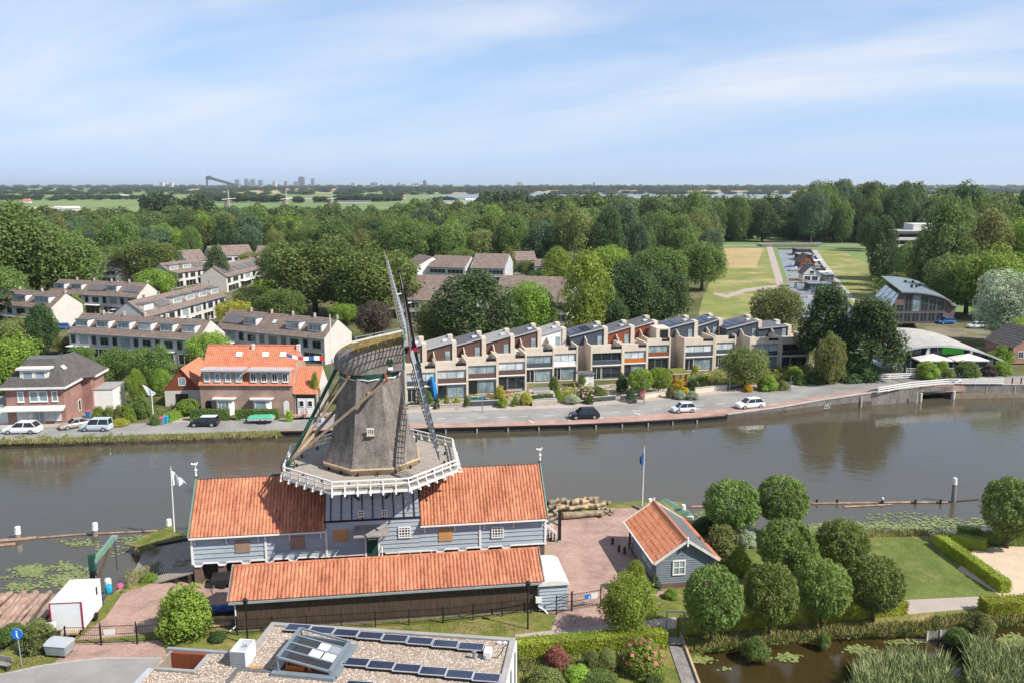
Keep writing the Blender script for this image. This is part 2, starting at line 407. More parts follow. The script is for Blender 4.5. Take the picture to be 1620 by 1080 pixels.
mat('city_dark',(0.10,0.13,0.16),0.6,0.15,0.02)
mat('city_pale',(0.52,0.50,0.49),0.8,0.1,0.02)
mat('ski_dark',(0.05,0.085,0.09),0.7,0.1,0.02)
# ---------------------------------------------------------------- mesh building
class MB:
 def __init__(s):
  s.v = []; s.f = []; s.mi = []; s.cur = 0
 def _add(s,vs,fs):
  o = len(s.v); s.v.extend([tuple(p) for p in vs])
  for f in fs:
   s.f.append([i + o for i in f]); s.mi.append(s.cur)
  return s
 def face(s,*pts):
  return s._add(pts,[list(range(len(pts)))])
 def box(s,x0,x1,y0,y1,z0,z1):
  return s._add([(x0,y0,z0),(x1,y0,z0),(x1,y1,z0),(x0,y1,z0),(x0,y0,z1),(x1,y0,z1),(x1,y1,z1),(x0,y1,z1)],
                      [(0,3,2,1),(4,5,6,7),(0,1,5,4),(1,2,6,5),(2,3,7,6),(3,0,4,7)])
 def cbox(s,cx,cy,cz,sx,sy,sz,rz=0.0,rx=0.0,ry=0.0):
  m = Matrix.Translation((cx,cy,cz)) @ Matrix.Rotation(rz,4,'Z') @ Matrix.Rotation(ry,4,'Y') @ Matrix.Rotation(rx,4,'X')
  b = MB().box(-sx / 2,sx / 2,-sy / 2,sy / 2,-sz / 2,sz / 2)
  return s._add([m @ Vector(p) for p in b.v],b.f)
 def beam(s,p,q,w,h=None,up=(0,0,1)):
  p = Vector(p); q = Vector(q); h = h or w
  d = (q - p).normalized(); u = Vector(up)
  if abs(d.dot(u)) > 0.98: u = Vector((0,1,0))
  a = d.cross(u).normalized() * (w / 2); b = d.cross(a).normalized() * (h / 2)
  vs = [p - a - b,p + a - b,p + a + b,p - a + b,q - a - b,q + a - b,q + a + b,q - a + b]
  return s._add(vs,[(0,3,2,1),(4,5,6,7),(0,1,5,4),(1,2,6,5),(2,3,7,6),(3,0,4,7)])
 def tube(s,p,q,r0,r1=None,n=8,caps=True):
  p = Vector(p); q = Vector(q); r1 = r0 if r1 is None else r1
  d = (q - p).normalized(); u = Vector((0,0,1)) if abs(d.z) < 0.95 else Vector((1,0,0))
  a = d.cross(u).normalized(); b = d.cross(a)
  vs = [p + (a * math.cos(t) + b * math.sin(t)) * r0 for t in [2 * math.pi * i / n for i in range(n)]]
  vs += [q + (a * math.cos(t) + b * math.sin(t)) * r1 for t in [2 * math.pi * i / n for i in range(n)]]
  fs = [(i,(i + 1) % n,n + (i + 1) % n,n + i) for i in range(n)]
  if caps: fs += [tuple(range(n))[::-1],tuple(range(n,2 * n))]
  return s._add(vs,fs)
 def path(s,pts,r,n=6):
  for a,b in zip(pts,pts[1:]): s.tube(a,b,r,r,n)
  return s
 def prism(s,poly,z0,z1):
  n = len(poly)
  vs = [(x,y,z0) for x,y in poly] + [(x,y,z1) for x,y in poly]
  return s._add(vs,[tuple(range(n))[::-1],tuple(range(n,2 * n))] + [(i,(i + 1) % n,n + (i + 1) % n,n + i) for i in range(n)])
 def extr(s,poly,y0,y1):
  n = len(poly)
  vs = [(x,y0,z) for x,z in poly] + [(x,y1,z) for x,z in poly]
  return s._add(vs,[tuple(range(n)),tuple(range(n,2 * n))[::-1]] + [(i,n + i,n + (i + 1) % n,(i + 1) % n) for i in range(n)])
 def loft(s,rings,closed=True,cap=True):
  n = len(rings[0]); o = []
  vs = [p for r in rings for p in r]; fs = []
  for k in range(len(rings) - 1):
   for i in range(n if closed else n - 1):
    j = (i + 1) % n
    fs.append((k * n + i,k * n + j,(k + 1) * n + j,(k + 1) * n + i))
  if cap: fs += [tuple(range(n))[::-1],tuple(range((len(rings) - 1) * n,len(rings) * n))]
  return s._add(vs,fs)
 def sphere(s,c,rx,ry,rz,n=8,m=6):
  rings = []
  for k in range(1,m):
   t = math.pi * k / m
   rings.append([(c[0] + rx * math.sin(t) * math.cos(2 * math.pi * i / n),c[1] + ry * math.sin(t) * math.sin(2 * math.pi * i / n),c[2] - rz * math.cos(t)) for i in range(n)])
  return s.loft(rings)
 def mesh(s,name,mats,smooth=False,recalc=True):
  me = bpy.data.meshes.new(name)
  me.from_pydata(s.v,[],s.f)
  for m in (mats if isinstance(mats,(list,tuple)) else [mats]):
   me.materials.append(MATS[m] if isinstance(m,str) else m)
  if any(s.mi): me.polygons.foreach_set('material_index',s.mi)
  if recalc:
   bm = bmesh.new(); bm.from_mesh(me); bmesh.ops.recalc_face_normals(bm,faces=bm.faces); bm.to_mesh(me); bm.free()
  if smooth: me.polygons.foreach_set('use_smooth',[True] * len(me.polygons))
  me.update()
  return me
 def build(s,name,mats,parent=None,loc=None,rz=0.0,smooth=False,recalc=True,kind=None):
  o = bpy.data.objects.new(name,s.mesh(name,mats,smooth,recalc)); COL.objects.link(o)
  if parent: o.parent = parent
  if loc is not None: o.location = loc
  if rz: o.rotation_euler = (0,0,rz)
  if kind: o['kind'] = kind
  return o
def tag(o,label,cat,group=None):
 o['label'] = label; o['category'] = cat
 if group: o['group'] = group
 return o
def thing(name,label,cat,loc=(0,0,0),rz=0.0,group=None,scale=None):
 o = bpy.data.objects.new(name,None); COL.objects.link(o)
 o.empty_display_size = 0.3
 o.location = loc; o.rotation_euler = (0,0,rz)
 if scale: o.scale = scale
 return tag(o,label,cat,group)
def struct(o):
 o['kind'] = 'structure'; return o
CACHE = {}
def inst(key,maker,name,parent=None,loc=(0,0,0),rot=(0,0,0)):
 if key not in CACHE: CACHE[key] = maker()
 o = bpy.data.objects.new(name,CACHE[key]); COL.objects.link(o)
 if parent: o.parent = parent
 o.location = loc; o.rotation_euler = rot
 return o
def copy_tree(o,parent=None):
 c = o.copy(); COL.objects.link(c); c.parent = parent
 for ch in list(o.children): copy_tree(ch,c)
 return c
def window(parent,u,z,w,h,v=0.0,rz=0.0,nx=2,nz=1,frame='white_paint',pane='pane_dark',t=0.07,name='window',sill=False,proud=0.07):
 """a window whose lower left corner is (u, z) on the wall plane v; looks to local -y when rz = 0"""
 def mk():
  m = MB()
  m.box(0,t,-proud,0,0,h).box(w - t,w,-proud,0,0,h).box(t,w - t,-proud,0,0,t).box(t,w - t,-proud,0,h - t,h)
  for i in range(1,nx):
   x = w * i / nx; m.box(x - t * 0.35,x + t * 0.35,-proud * 0.85,0,t,h - t)
  for i in range(1,nz):
   zc = h * i / nz
   for k in range(nx):
    xa = t if k == 0 else w * k / nx + t * 0.35; xb = w - t if k == nx - 1 else w * (k + 1) / nx - t * 0.35
    m.box(xa,xb,-proud * 0.8,0,zc - t * 0.3,zc + t * 0.3)
  return m.mesh('window',frame)
 o = inst(('win',w,h,nx,nz,frame,t,proud),mk,name,parent,(u,v,z),(0,0,rz))
 def mp(): return MB().box(t * 0.5,w - t * 0.5,-proud * 0.35,-0.004,t * 0.5,h - t * 0.5).mesh('pane',pane)
 inst(('pane',w,h,pane,t,proud),mp,'pane',o)
 if sill:
  inst(('sill',w,frame),lambda: MB().box(-0.05,w + 0.05,-0.16,0,-0.07,0).mesh('sill',frame),'sill',o)
 return o
def pantiles(m,o,u,v,lu,lv,tw=0.3,tc=0.34,amp=0.095,step=0.014,seg=4,seed=0):
 """rows of curved roof tiles: o lower corner, u unit vector along the eaves, v unit vector up the slope"""
 rnd = random.Random(seed)
 u = Vector(u); v = Vector(v); n = u.cross(v).normalized()
 if n.z < 0: n = -n
 o = Vector(o); nc = max(1,round(lu / tw)); tw = lu / nc; nr = max(1,round(lv / tc)); tc = lv / nr
 prof = [0.0,0.75,1.0,0.65,0.0][:seg + 1] if seg == 4 else [0,1,0]
 ns = nc * seg + 1
 hs = [prof[i % seg] * amp for i in range(ns)]
 vs = []; fs = []
 for r in range(nr):
  wob = [rnd.uniform(-0.008,0.008) for _ in range(nc + 1)]
  for e in (0,1):
   for i in range(ns):
    vs.append(o + u * (i * tw / seg) + v * ((r + e) * tc) + n * (hs[i] + (step if e == 0 else 0.0) + wob[i // seg]))
  b = r * 2 * ns
  for i in range(ns - 1):
   fs.append((b + i,b + i + 1,b + ns + i + 1,b + ns + i))
   if r: fs.append((b - ns + i,b - ns + i + 1,b + i + 1,b + i))
 # front lip of the eaves course
 b0 = len(vs)
 for i in range(ns): vs.append(o + u * (i * tw / seg) + n * (-0.02))
 for i in range(ns - 1): fs.append((b0 + i,b0 + i + 1,i + 1,i))
 return m._add(vs,fs)
# ---------------------------------------------------------------- ground, water, roads
def sheet(name,poly,z,m,side=None,sidemat=None):
 """flat sheet over an outline (any shape); side = level to which its edge drops"""
 vs = [Vector((x,y,0)) for x,y in poly]
 tris = tessellate_polygon([vs])
 b = MB()
 b._add([(x,y,z) for x,y in poly],[tuple(t) for t in tris])
 if side is not None:
  b.cur = 1
  n = len(poly)
  b._add([(x,y,z) for x,y in poly] + [(x,y,side) for x,y in poly],[(i,(i + 1) % n,n + (i + 1) % n,n + i) for i in range(n)])
 me = bpy.data.meshes.new(name); me.from_pydata(b.v,[],b.f)
 me.materials.append(MATS[m]); me.materials.append(MATS[sidemat or m]); me.polygons.foreach_set('material_index',b.mi)
 bm = bmesh.new(); bm.from_mesh(me)
 for f in bm.faces:
  if abs(f.normal.z) > 0.5 and f.normal.z < 0: f.normal_flip()
 bm.to_mesh(me); bm.free(); me.update()
 o = bpy.data.objects.new(name,me); COL.objects.link(o)
 return struct(o)
def sub(pts,n=3):
 out_ = []
 for a,b in zip(pts,pts[1:]):
  for k in range(n): out_.append((a[0] + (b[0] - a[0]) * k / n,a[1] + (b[1] - a[1]) * k / n))
 return out_ + [pts[-1]]
def rough(pts,amp,seed):
 r = random.Random(seed)
 q = sub(pts,5)
 return [(x + r.uniform(-amp,amp),y + r.uniform(-amp,amp)) for x,y in q]
def strip(name,rear,front,m,dz=0.0,skirt=None,thick=None):
 b = MB(); n = len(rear)
 b._add([tuple(p[:2]) + (p[2] + dz,) for p in rear] + [tuple(p[:2]) + (p[2] + dz,) for p in front],[(n + i,n + i + 1,i + 1,i) for i in range(n - 1)])
 if skirt is not None:
  for side in (rear,front):
   for a,c in zip(side,side[1:]):
    b.face((a[0],a[1],a[2] + dz),(c[0],c[1],c[2] + dz),(c[0],c[1],skirt),(a[0],a[1],skirt))
 o = b.build(name,m,recalc=False)
 me = o.data
 bm = bmesh.new(); bm.from_mesh(me)
 for f in bm.faces:
  if f.normal.z < -0.2: f.normal_flip()
 bm.to_mesh(me); bm.free()
 return struct(o)
ZL = 0.85                                     # level of the mill's bank
ZF = 0.80                                     # level of the far bank
MILL = Frame(-12.85,75.3,8.0)
sheet('river_water',[(-700,52),(9,52),(9,66),(120,66),(700,66),(700,160),(-700,160)],0.0,'river_water')
sheet('ditch_water',[(10,-20),(140,-20),(140,69),(10,69)],0.03,'ditch_water')
e = lambda *ps,z=0.4: [G(x,y,z) for x,y in ps]
RIV0 = rough(e((1112,826),(1180,836),(1280,843),(1370,847),(1460,841),(1560,843),(1660,838)),0.3,5)
RIV = [(x,y - 1.1) for x,y in RIV0]
DIT0 = rough(e((1660,983),(1560,996),(1460,1003),(1300,1010),(1170,1023),(1078,1040),z=0.1),0.16,7)
DIT = [(x,y + 1.5) for x,y in DIT0]
bk = [MILL.w(-16.2,2.0),MILL.w(-16.0,5.6),MILL.w(16.0,5.6)]
near_edge = rough(e((-400,1065),(-120,1062),(0,1040),(34,1018),(62,1002),(100,1000),(150,985),(170,952),(188,938),(262,914),(306,903),(306,868),(262,872),(222,872),(206,868),(236,849),(272,838)),0.14,3)
near_edge += [(p.x,p.y) for p in bk]
near_edge += e((872,810),(970,801),(1016,798),(1078,799),(1084,826)) + RIV + [(200,84),(200,64)]
near_edge += DIT + [(12.9,54),(12.9,-30),(-200,-30),(-200,58)]
sheet('near_bank',near_edge,ZL,'bank_grass',-0.6,'soil')
sheet('reed_bank',rough(e((1270,1130),(1335,1082),(1430,1064),(1520,1066),(1625,1054),(1800,1046)),0.3,9) + [(90,56),(90,-20),(18,-20)],0.35,'bank_grass',-0.5,'soil')
strip('bank_slope',[(x,y,ZL) for x,y in DIT],[(x,y,0.22) for x,y in DIT0],'bank_grass',0.0,skirt=-0.4)
strip('bank_slope',[(x,y,0.15) for x,y in RIV0],[(x,y,ZL) for x,y in RIV],'bank_grass',0.0,skirt=-0.4)
yard = e((862,816),(968,804),(1014,801),(1030,830),(1050,940),(955,968),(990,985),(870,1002),(880,975),(850,960),(845,940),(370,975),(335,985),(215,1004),(120,1012),(168,975),(192,940),(285,905),(300,925),(350,920),(600,905),(850,890),z=ZL)
sheet('yard',yard,ZL + 0.006,'yard_paving')
sheet('lawn',e((1075,985),(1130,880),(1128,842),(1290,848),(1380,852),(1465,848),(1580,942),(1440,949),(1250,964),z=ZL),ZL + 0.005,'lawn')
sheet('sand_garden',e((1515,900),(1540,868),(1660,858),(1700,938),(1585,943),z=ZL),ZL + 0.010,'sand')
sheet('path',e((815,1003),(980,985),(1075,975),(1250,963),(1440,948),(1570,942),(1680,936),(1680,956),(1560,960),(1440,971),(1250,985),(1075,993),(985,1000),(815,1017),z=ZL),ZL + 0.014,'path_asphalt')
sheet('driveway',e((-200,1085),(0,1068),(70,1053),(160,1042),(262,1042),(262,1300),(-200,1300),z=ZL),ZL + 0.012,'asphalt')
sheet('brick_apron',e((118,1016),(255,1012),(262,1030),(262,1040),(160,1040),(85,1049),z=ZL),ZL + 0.009,'yard_paving')
b_ = MB()                                      # pale kerb of the driveway
kp = [Vector((*G(x,y,ZL),ZL)) for x,y in ((-60,1076),(0,1067),(70,1052),(160,1041),(262,1041))]
for p,q in zip(kp,kp[1:]): b_.beam(p,q,0.16,0.1)
struct(b_.build('kerb','concrete'))
# far bank: one sheet out to the horizon with the side canal cut into it
QUAY = [(-33.2,115.9),(-9.5,117.9),(8.3,119.6),(20,121.4),(27.5,123.0),(32.4,124.4),(41,127.2),(49,130.4),(58,133.4),(66.8,136.2)]
QUAY_R = [(73.6,137.9),(85.7,138.7),(120,139.2),(420,140)]
CAN_L = [(69.2,152),(73.5,190),G(1260,500,0.3),G(1253,468,0.3),G(1244,440,0.3),G(1236,415,0.3),G(1229,394,0.3)]
CAN_R = [(76.2,152),(86,190),G(1356,495,0.3),G(1336,472,0.3),G(1313,440,0.3),G(1299,415,0.3),G(1282,395,0.3)]
far_poly = [(-700,84)] + rough([(-130,105.2),(-70,112.0),(-50,114.2),(-33.8,115.8)],0.15,11) + QUAY + CAN_L + CAN_R[::-1] + QUAY_R + [(30000,140),(30000,32000),(-30000,32000),(-30000,84)]
sheet('far_ground',far_poly,ZF,'polder',-0.6,'soil')
sheet('canal_water',[(64,152),(80,152),(100,190),G(1375,495,0.3),G(1300,385,0.3),G(1205,385,0.3),G(1225,500,0.3)],0.02,'far_water')
sheet('village_ground',[(-260,118),(-33,119),(60,150),(72,190),CAN_L[2],G(1160,470,ZF),(70,330),(90,460),(60,640),(-420,640)],ZF + 0.004,'garden_ground')
sheet('field',[G(x,y,ZF) for x,y in ((1100,520),(1228,510),(1246,470),(1237,442),(1230,416),(1222,393),(1140,390),(1132,430),(1112,470))],ZF + 0.010,'meadow')
sheet('dry_field',[G(x,y,ZF) for x,y in ((1138,425),(1143,393),(1206,393),(1206,398),(1196,424))],ZF + 0.016,'dry_meadow')
sheet('towpath_bank',[G(x,y,ZF) for x,y in ((1360,500),(1336,468),(1316,440),(1302,415),(1286,396),(1330,396),(1400,430),(1416,470),(1415,505))],ZF + 0.010,'meadow')
sheet('footpath',[G(x,y,ZF) for x,y in ((1212,389),(1221,389),(1230,416),(1241,452),(1230,454),(1219,416))],ZF + 0.022,'path_asphalt')
sheet('side_path',[G(x,y,ZF) for x,y in ((1241,452),(1229,457),(1180,462),(1150,472),(1128,466),(1130,463),(1150,466),(1178,457),(1229,451))],ZF + 0.026,'path_asphalt')
sheet('towpath',[G(x,y,ZF) for x,y in ((1284,396),(1292,396),(1312,424),(1333,450),(1356,478),(1350,478),(1328,452),(1304,424))],ZF + 0.022,'concrete')
sheet('raised_ground',[(79.5,145.2),(82,158),(93,192),(104,222),(240,222),(240,145.2)],1.98,'garden_ground',0.5,'soil')
# quay road
zr = [0.8] * 8 + [0.9,1.15,1.6,2.05,2.25,2.25]
rear_px = [(-260,696),(0,681),(240,668),(480,660),(640,654),(760,650),(900,645),(1000,637),(1100,627),(1200,617),(1300,607),(1380,600),(1500,596),(1640,594)]
front_px = [(-260,714),(0,697),(240,687),(440,680),(640,671),(760,668),(900,663),(1000,657),(1100,650),(1200,641),(1300,626),(1380,615),(1480,606),(1640,604)]
rear = [(*G(x,y,z),z) for (x,y),z in zip(rear_px,zr)]
front = [(*G(x,y,z),z) for (x,y),z in zip(front_px,zr)]
strip('road',rear,front,'asphalt',0.03,skirt=0.4)
walk_px = [(480,655),(640,644),(760,642),(900,637),(1000,628),(1100,618),(1200,608),(1300,599),(1380,593)]
wz = [0.8,0.8,0.8,0.8,0.8,0.9,1.15,1.6,2.05]
walk = [(*G(x,y,z),z) for (x,y),z in zip(walk_px,wz)]
strip('sidewalk',walk,[rear[i] for i in (3,4,5,6,7,8,9,10,11)],'paving_grey',0.09,skirt=0.4)
qs = [(-33.0,116.3),(-16.5,117.3),(-4.9,118.3),(8.3,119.6),(17.5,121.0),(27.5,123.0),(36.5,126.1),(46.0,129.6),(56.5,133.3)]
qstrip = [(x,y,z) for (x,y),z in zip(qs,(0.8,0.8,0.8,0.8,0.8,0.9,1.15,1.6,2.05))]
strip('brick_strip',[front[i] for i in (3,4,5,6,7,8,9,10,11)],qstrip,'red_paving',0.034,skirt=0.4)
sheet('verge',[(p[0],p[1]) for p in front[:4]][::-1] + [(-240,95),(-130,105.4),(-70,112.1),(-50,114.3),(-34.0,116.0)],ZF + 0.012,'bank_grass')
bm_ = MB()
dl = [Vector((*G(x,y,z),z + 0.042)) for x,y,z in ((690,662,.8),(820,659,.8),(900,656,.8),(1000,649.5,.8),(1100,642,.9),(1230,630,1.25))]
for a,c in zip(dl,dl[1:]):
 n = max(1,int((c - a).length / 2.9))
 for k in range(n):
  p = a.lerp(c,k / n); q = p + (c - a).normalized() * 1.4
  s_ = Vector((-(q - p).y,(q - p).x,0)).normalized() * 0.07
  bm_.face(p - s_,q - s_,q + s_,p + s_)
struct(bm_.build('lane_dashes','road_paint',recalc=False))
bm_ = MB()
for x,y,z in ((836,664,.8),(893,660,.8),(944,657,.8),(1003,652,.8),(1053,650,.82),(1102,645,.9),(1155,641,1.0)):
 g = G(x,y,z); p = Vector((g[0],g[1],z + 0.046))
 bm_.face(p,p + Vector((0.13,0.02,0)),p + Vector((0.85,-1.7,0)),p + Vector((0.72,-1.72,0)))
struct(bm_.build('parking_marks','road_paint',recalc=False))
# quay wall of dark timber and steel sheet with fender posts, then the concrete wall up to the bridge
t_ = thing('quay_wall','dark timber quay wall with pale capping below the brick strip','quay wall',(-33,116,0))
b_ = MB(); c_ = MB()
Q1 = [Vector((x,y,0)) for x,y in QUAY[:6]]
off = Vector((-33,116,0))
for a,c in zip(Q1,Q1[1:]):
 a = a - off; c = c - off
 b_.beam((a.x,a.y - 0.05,0.0),(c.x,c.y - 0.05,0.0),0.16,1.3)
 c_.beam((a.x,a.y - 0.1,0.74),(c.x,c.y - 0.1,0.74),0.42,0.16)
b_.build('sheet_piling','quay_steel',t_); c_.build('capping','tarred',t_)
pm = None
for a,c in zip(Q1,Q1[1:]):
 n = int((c - a).length / 3.6)
 for k in range(n):
  p = a.lerp(c,k / n) - off
  inst('fender',lambda: MB().tube((0,0,-0.5),(0,0,0.6),0.11,0.11,8).mesh('fender_post','concrete'),'fender_post',t_,(p.x,p.y - 0.24,0))
t_ = thing('concrete_wall','stained concrete retaining wall rising towards the bridge','retaining wall',(32.4,124.4,0))
off = Vector((32.4,124.4,0))
Q2 = [(32.4,124.4,0.9),(41,127.2,1.25),(49,130.4,1.65),(58,133.4,2.1),(66.6,136.1,2.35)]
b_ = MB(); c_ = MB()
for (x,y,z),(X,Y,Z) in zip(Q2,Q2[1:]):
 b_._add([(x - off.x,y - off.y,-0.6),(X - off.x,Y - off.y,-0.6),(X - off.x,Y - off.y,Z),(x - off.x,y - off.y,z),
             (x - off.x,y - off.y + 0.4,-0.6),(X - off.x,Y - off.y + 0.4,-0.6),(X - off.x,Y - off.y + 0.4,Z),(x - off.x,y - off.y + 0.4,z)],
   [(0,1,2,3),(5,4,7,6),(3,2,6,7),(0,3,7,4),(1,5,6,2)])
 c_.beam((x - off.x,y - off.y + 0.15,z + 0.07),(X - off.x,Y - off.y + 0.15,Z + 0.07),0.5,0.13)
b_.build('wall','concrete_stained',t_); c_.build('coping','concrete',t_)
for k,px in enumerate((1362,1450)):
 x,y = G(px,(640,634)[k],0.3)
 inst('wjoint',lambda: MB().box(-0.1,0.1,-0.09,0,-0.2,1.9).mesh('joint_strip','concrete'),'joint_strip',t_,(x - off.x,y - off.y - 0.06,0.0),(0,0,R(16)))
gx,gy = G(1303,640,0.75)
g_ = MB()                                       # two-line white and blue tag sprayed on the wall: strokes of paint
for (xa,za,xb,zb) in ((0,0,0.25,0.75),(0.25,0.75,0.45,0.1),(0.1,0.35,0.5,0.4),(0.55,0.05,0.6,0.7),(0.6,0.7,0.95,0.55),(0.95,0.55,0.65,0.35),(0.65,0.35,1.0,0.05),(1.05,0.1,1.3,0.75),(-0.1,-0.05,1.3,-0.02)):
 g_.beam((xa,0,za),(xb,0,zb),0.03,0.16,up=(0,1,0))
g_.build('graffiti','road_paint',t_,(gx - off.x - 0.1,gy - off.y - 0.42,0.35),R(20))
# bridge over the mouth of the side canal
BR = Frame(70.2,137.2,12.0)
t_ = thing('road_bridge','low concrete bridge with dark opening where the side canal joins','bridge',(*BR.o,0),BR.a)
MB().box(-3.6,3.6,0,11,1.45,2.2).build('deck','concrete_stained',t_)
MB().box(-3.6,-3.0,0.1,11,-0.6,1.45).build('abutment','concrete_stained',t_)
MB().box(3.0,3.6,0.1,11,-0.6,1.45).build('abutment','concrete_stained',t_)
for s_ in (-1,1):
 MB().tube((s_ * 3.1,-0.25,-0.6),(s_ * 3.1,-0.25,1.35),0.22,0.22,10).build('fender_post','old_white',t_)
t_ = thing('concrete_wall','straight concrete quay wall right of the bridge opening','retaining wall',(73.8,138.1,0))
b_ = MB(); c_ = MB()
Q3 = [(0,0,2.35),(11.9,0.75,2.1),(46,1.2,2.1),(200,1.5,2.1)]
for (x,y,z),(X,Y,Z) in zip(Q3,Q3[1:]):
 b_._add([(x,y,-0.6),(X,Y,-0.6),(X,Y,Z),(x,y,z),(x,y + 0.4,-0.6),(X,Y + 0.4,-0.6),(X,Y + 0.4,Z),(x,y + 0.4,z)],[(0,1,2,3),(5,4,7,6),(3,2,6,7),(0,3,7,4),(1,5,6,2)])
 c_.beam((x,y + 0.2,z + 0.06),(X,Y + 0.2,Z + 0.06),0.5,0.12)
b_.build('wall','concrete_stained',t_); c_.build('coping','concrete',t_)
for x in (5.3,10.2): MB().box(x - 0.09,x + 0.09,0.02 + x * 0.063 - 0.09,0.0 + x * 0.063,-0.2,2.0).build('joint_strip','concrete',t_)
strip('brick_strip',[front[-3],front[-2],front[-1]],[(66.6,136.75,2.2),(80.0,138.95,2.2),(130,139.8,2.2)],'red_paving',0.036,skirt=1.2)
def railing(name,label,pts,n_rails,h,m,spacing=2.0,post='post'):
 t = thing(name,label,'railing',pts[0])
 o = Vector(pts[0])
 P = [Vector(p) - o for p in pts]
 for k in range(n_rails):
  b = MB(); z = h * (k + 1) / n_rails
  for a,c in zip(P,P[1:]): b.beam(a + Vector((0,0,z - 0.06)),c + Vector((0,0,z - 0.06)),0.07,0.15)
  b.build('rail',m,t)
 for a,c in zip(P,P[1:]):
  n = max(1,int((c - a).length / spacing))
  for k in range(n + 1):
   p = a.lerp(c,k / n)
   inst(('rpost',h,m),lambda: MB().box(-0.06,0.06,0.04,0.14,0,h - 0.02).mesh('post',m),post,t,p)
 return t
railing('bridge_railing','long white railing along the water side of the bridge road',[(*G(1389,622,2.1),2.1),(*G(1440,613.5,2.35),2.35),(*G(1500,608,2.4),2.4),(*G(1587,608,2.25),2.25)],3,1.05,'white_paint')
railing('bridge_railing','short white railing on the restaurant side of the bridge road',[(*G(1388,601,2.05),2.05),(*G(1465,597,2.2),2.2)],3,1.0,'white_paint')
# ---------------------------------------------------------------- the mill
MR = R(8.0)
mill = thing('sawmill_windmill','thatched smock windmill with white stage above blue boarded sawmill','windmill',(MILL.o[0],MILL.o[1],ZL),MR)
EZ,RZ,HV,HU = 5.3 - ZL,9.0 - ZL,4.0,15.45          # eave, ridge (local z), half depth, half length
BB = 2.75 - ZL                                            # underside of the boarding
def mz(z): return z - ZL
# core of the long building: walls behind the boards, gable ends
c = MB()
c.box(-HU + 0.06,HU - 0.06,-HV + 0.06,HV - 0.06,BB,EZ)
c.build('wall','slate_blue_board',mill)
def gable(side):
 x0,x1 = (-HU + 0.06,-HU + 0.16) if side < 0 else (HU - 0.16,HU - 0.06)
 m = MB()
 m._add([(x0,-HV,EZ),(x0,HV,EZ),(x0,0,RZ - 0.12),(x1,-HV,EZ),(x1,HV,EZ),(x1,0,RZ - 0.12)],[(0,1,2),(5,4,3),(0,3,4,1),(1,4,5,2),(2,5,3,0)])
 m.build('gable','blue_board',mill)
gable(-1); gable(1)
# brick piers and dark openings under the boarding
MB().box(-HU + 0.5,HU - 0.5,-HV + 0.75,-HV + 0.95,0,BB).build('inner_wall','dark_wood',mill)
MB().box(-4.3,4.3,-HV + 0.1,-HV + 0.3,0,BB).build('brick_base','dark_brick',mill)
for u in [-15.1,-13.1,-11.1,-9.1,-7.1,-5.1] + [5.2,7.4,9.6,11.8,13.6,15.1]:
 inst('pier',lambda: MB().box(-0.33,0.33,0.05,0.7,0,BB).mesh('pier','dark_brick'),'pier',mill,(u,-HV,0))
# weatherboards, one by one (front wall in three stretches)
def boards(u0,u1,v,z0,z1,m,parent,n=None,lap=0.085,name='weatherboard'):
 n = n or max(1,round((z1 - z0) / 0.40)); h = (z1 - z0) / n
 key = ('wb',round(u1 - u0,3),round(h,4),m)
 def mk():
  L = u1 - u0
  return MB()._add([(0,-lap,0),(L,-lap,0),(L,0,0),(0,0,0),(0,-0.012,h * 1.02),(L,-0.012,h * 1.02),(L,0,h * 1.02),(0,0,h * 1.02)],
                         [(0,3,2,1),(4,5,6,7),(0,1,5,4),(1,2,6,5),(2,3,7,6),(3,0,4,7)]).mesh('weatherboard',m)
 for k in range(n): inst(key,mk,name,parent,(u0,v,z0 + k * h))
boards(-HU,-9.3,-HV + 0.06,BB,EZ,'blue_board',mill)
boards(-9.3,-4.1,-HV + 0.06,BB,EZ,'blue_board',mill)
boards(-4.1,4.1,-HV + 0.06,BB,EZ + 0.62,'blue_board',mill)
boards(4.1,9.5,-HV + 0.06,BB,EZ,'blue_board',mill)
boards(9.5,HU,-HV + 0.06,BB,EZ,'blue_board',mill)
for x,(v0,v1) in ((-HU,(-HV,HV)),(HU,(-HV,HV))):   # gable end boarding
 n = 7
 for k in range(n):
  h = (EZ - BB) / n
  inst(('wbg',x),lambda: MB().box(-0.03,0.03,v0,v1,0,h * 0.97).mesh('weatherboard','blue_board'),'weatherboard',mill,(x + (0.03 if x > 0 else -0.03),0,BB + k * h))
for u in (-HU - 0.03,-9.3,9.5,HU + 0.03,-4.1):
 inst('cornerboard',lambda: MB().box(-0.09,0.09,-0.12,0.0,BB - 0.1,EZ).mesh('corner_board','white_paint'),'corner_board',mill,(u,-HV + 0.05,0))
# scalloped white trim under the boards
def trim(u0,u1,pat):
 m = MB(); pts = [(u0,BB)]; u = u0; k = 0
 w = Vector
 fills = []
 while u + 2.0 <= u1 + 0.01:
  a = [(u + 0.10,BB - 0.28),(u + 0.62,BB - 0.28),(u + 0.78,BB - 0.02),(u + 2.0,BB - 0.02)]
  fills.append(u)
  pts += a; u += 2.0
 pts.append((u1,BB - 0.02))
 for (a,b),(c_,d) in zip(pts,pts[1:]):
  m.beam((a,-0.06,b),(c_,-0.06,d),0.12,0.10)
 t = m.build('scalloped_trim','white_paint',mill,(0,-HV + 0.03,0))
 for u in fills: inst('trimb',lambda: MB().extr([(-0.02,BB + 0.02),(0.10,BB - 0.28),(0.62,BB - 0.28),(0.78,BB + 0.02)],-0.03,0.02).mesh('trim_board','blue_board'),'trim_board',t,(u,0,0))
trim(-15.4,-5.2,0); trim(5.5,15.4,0)
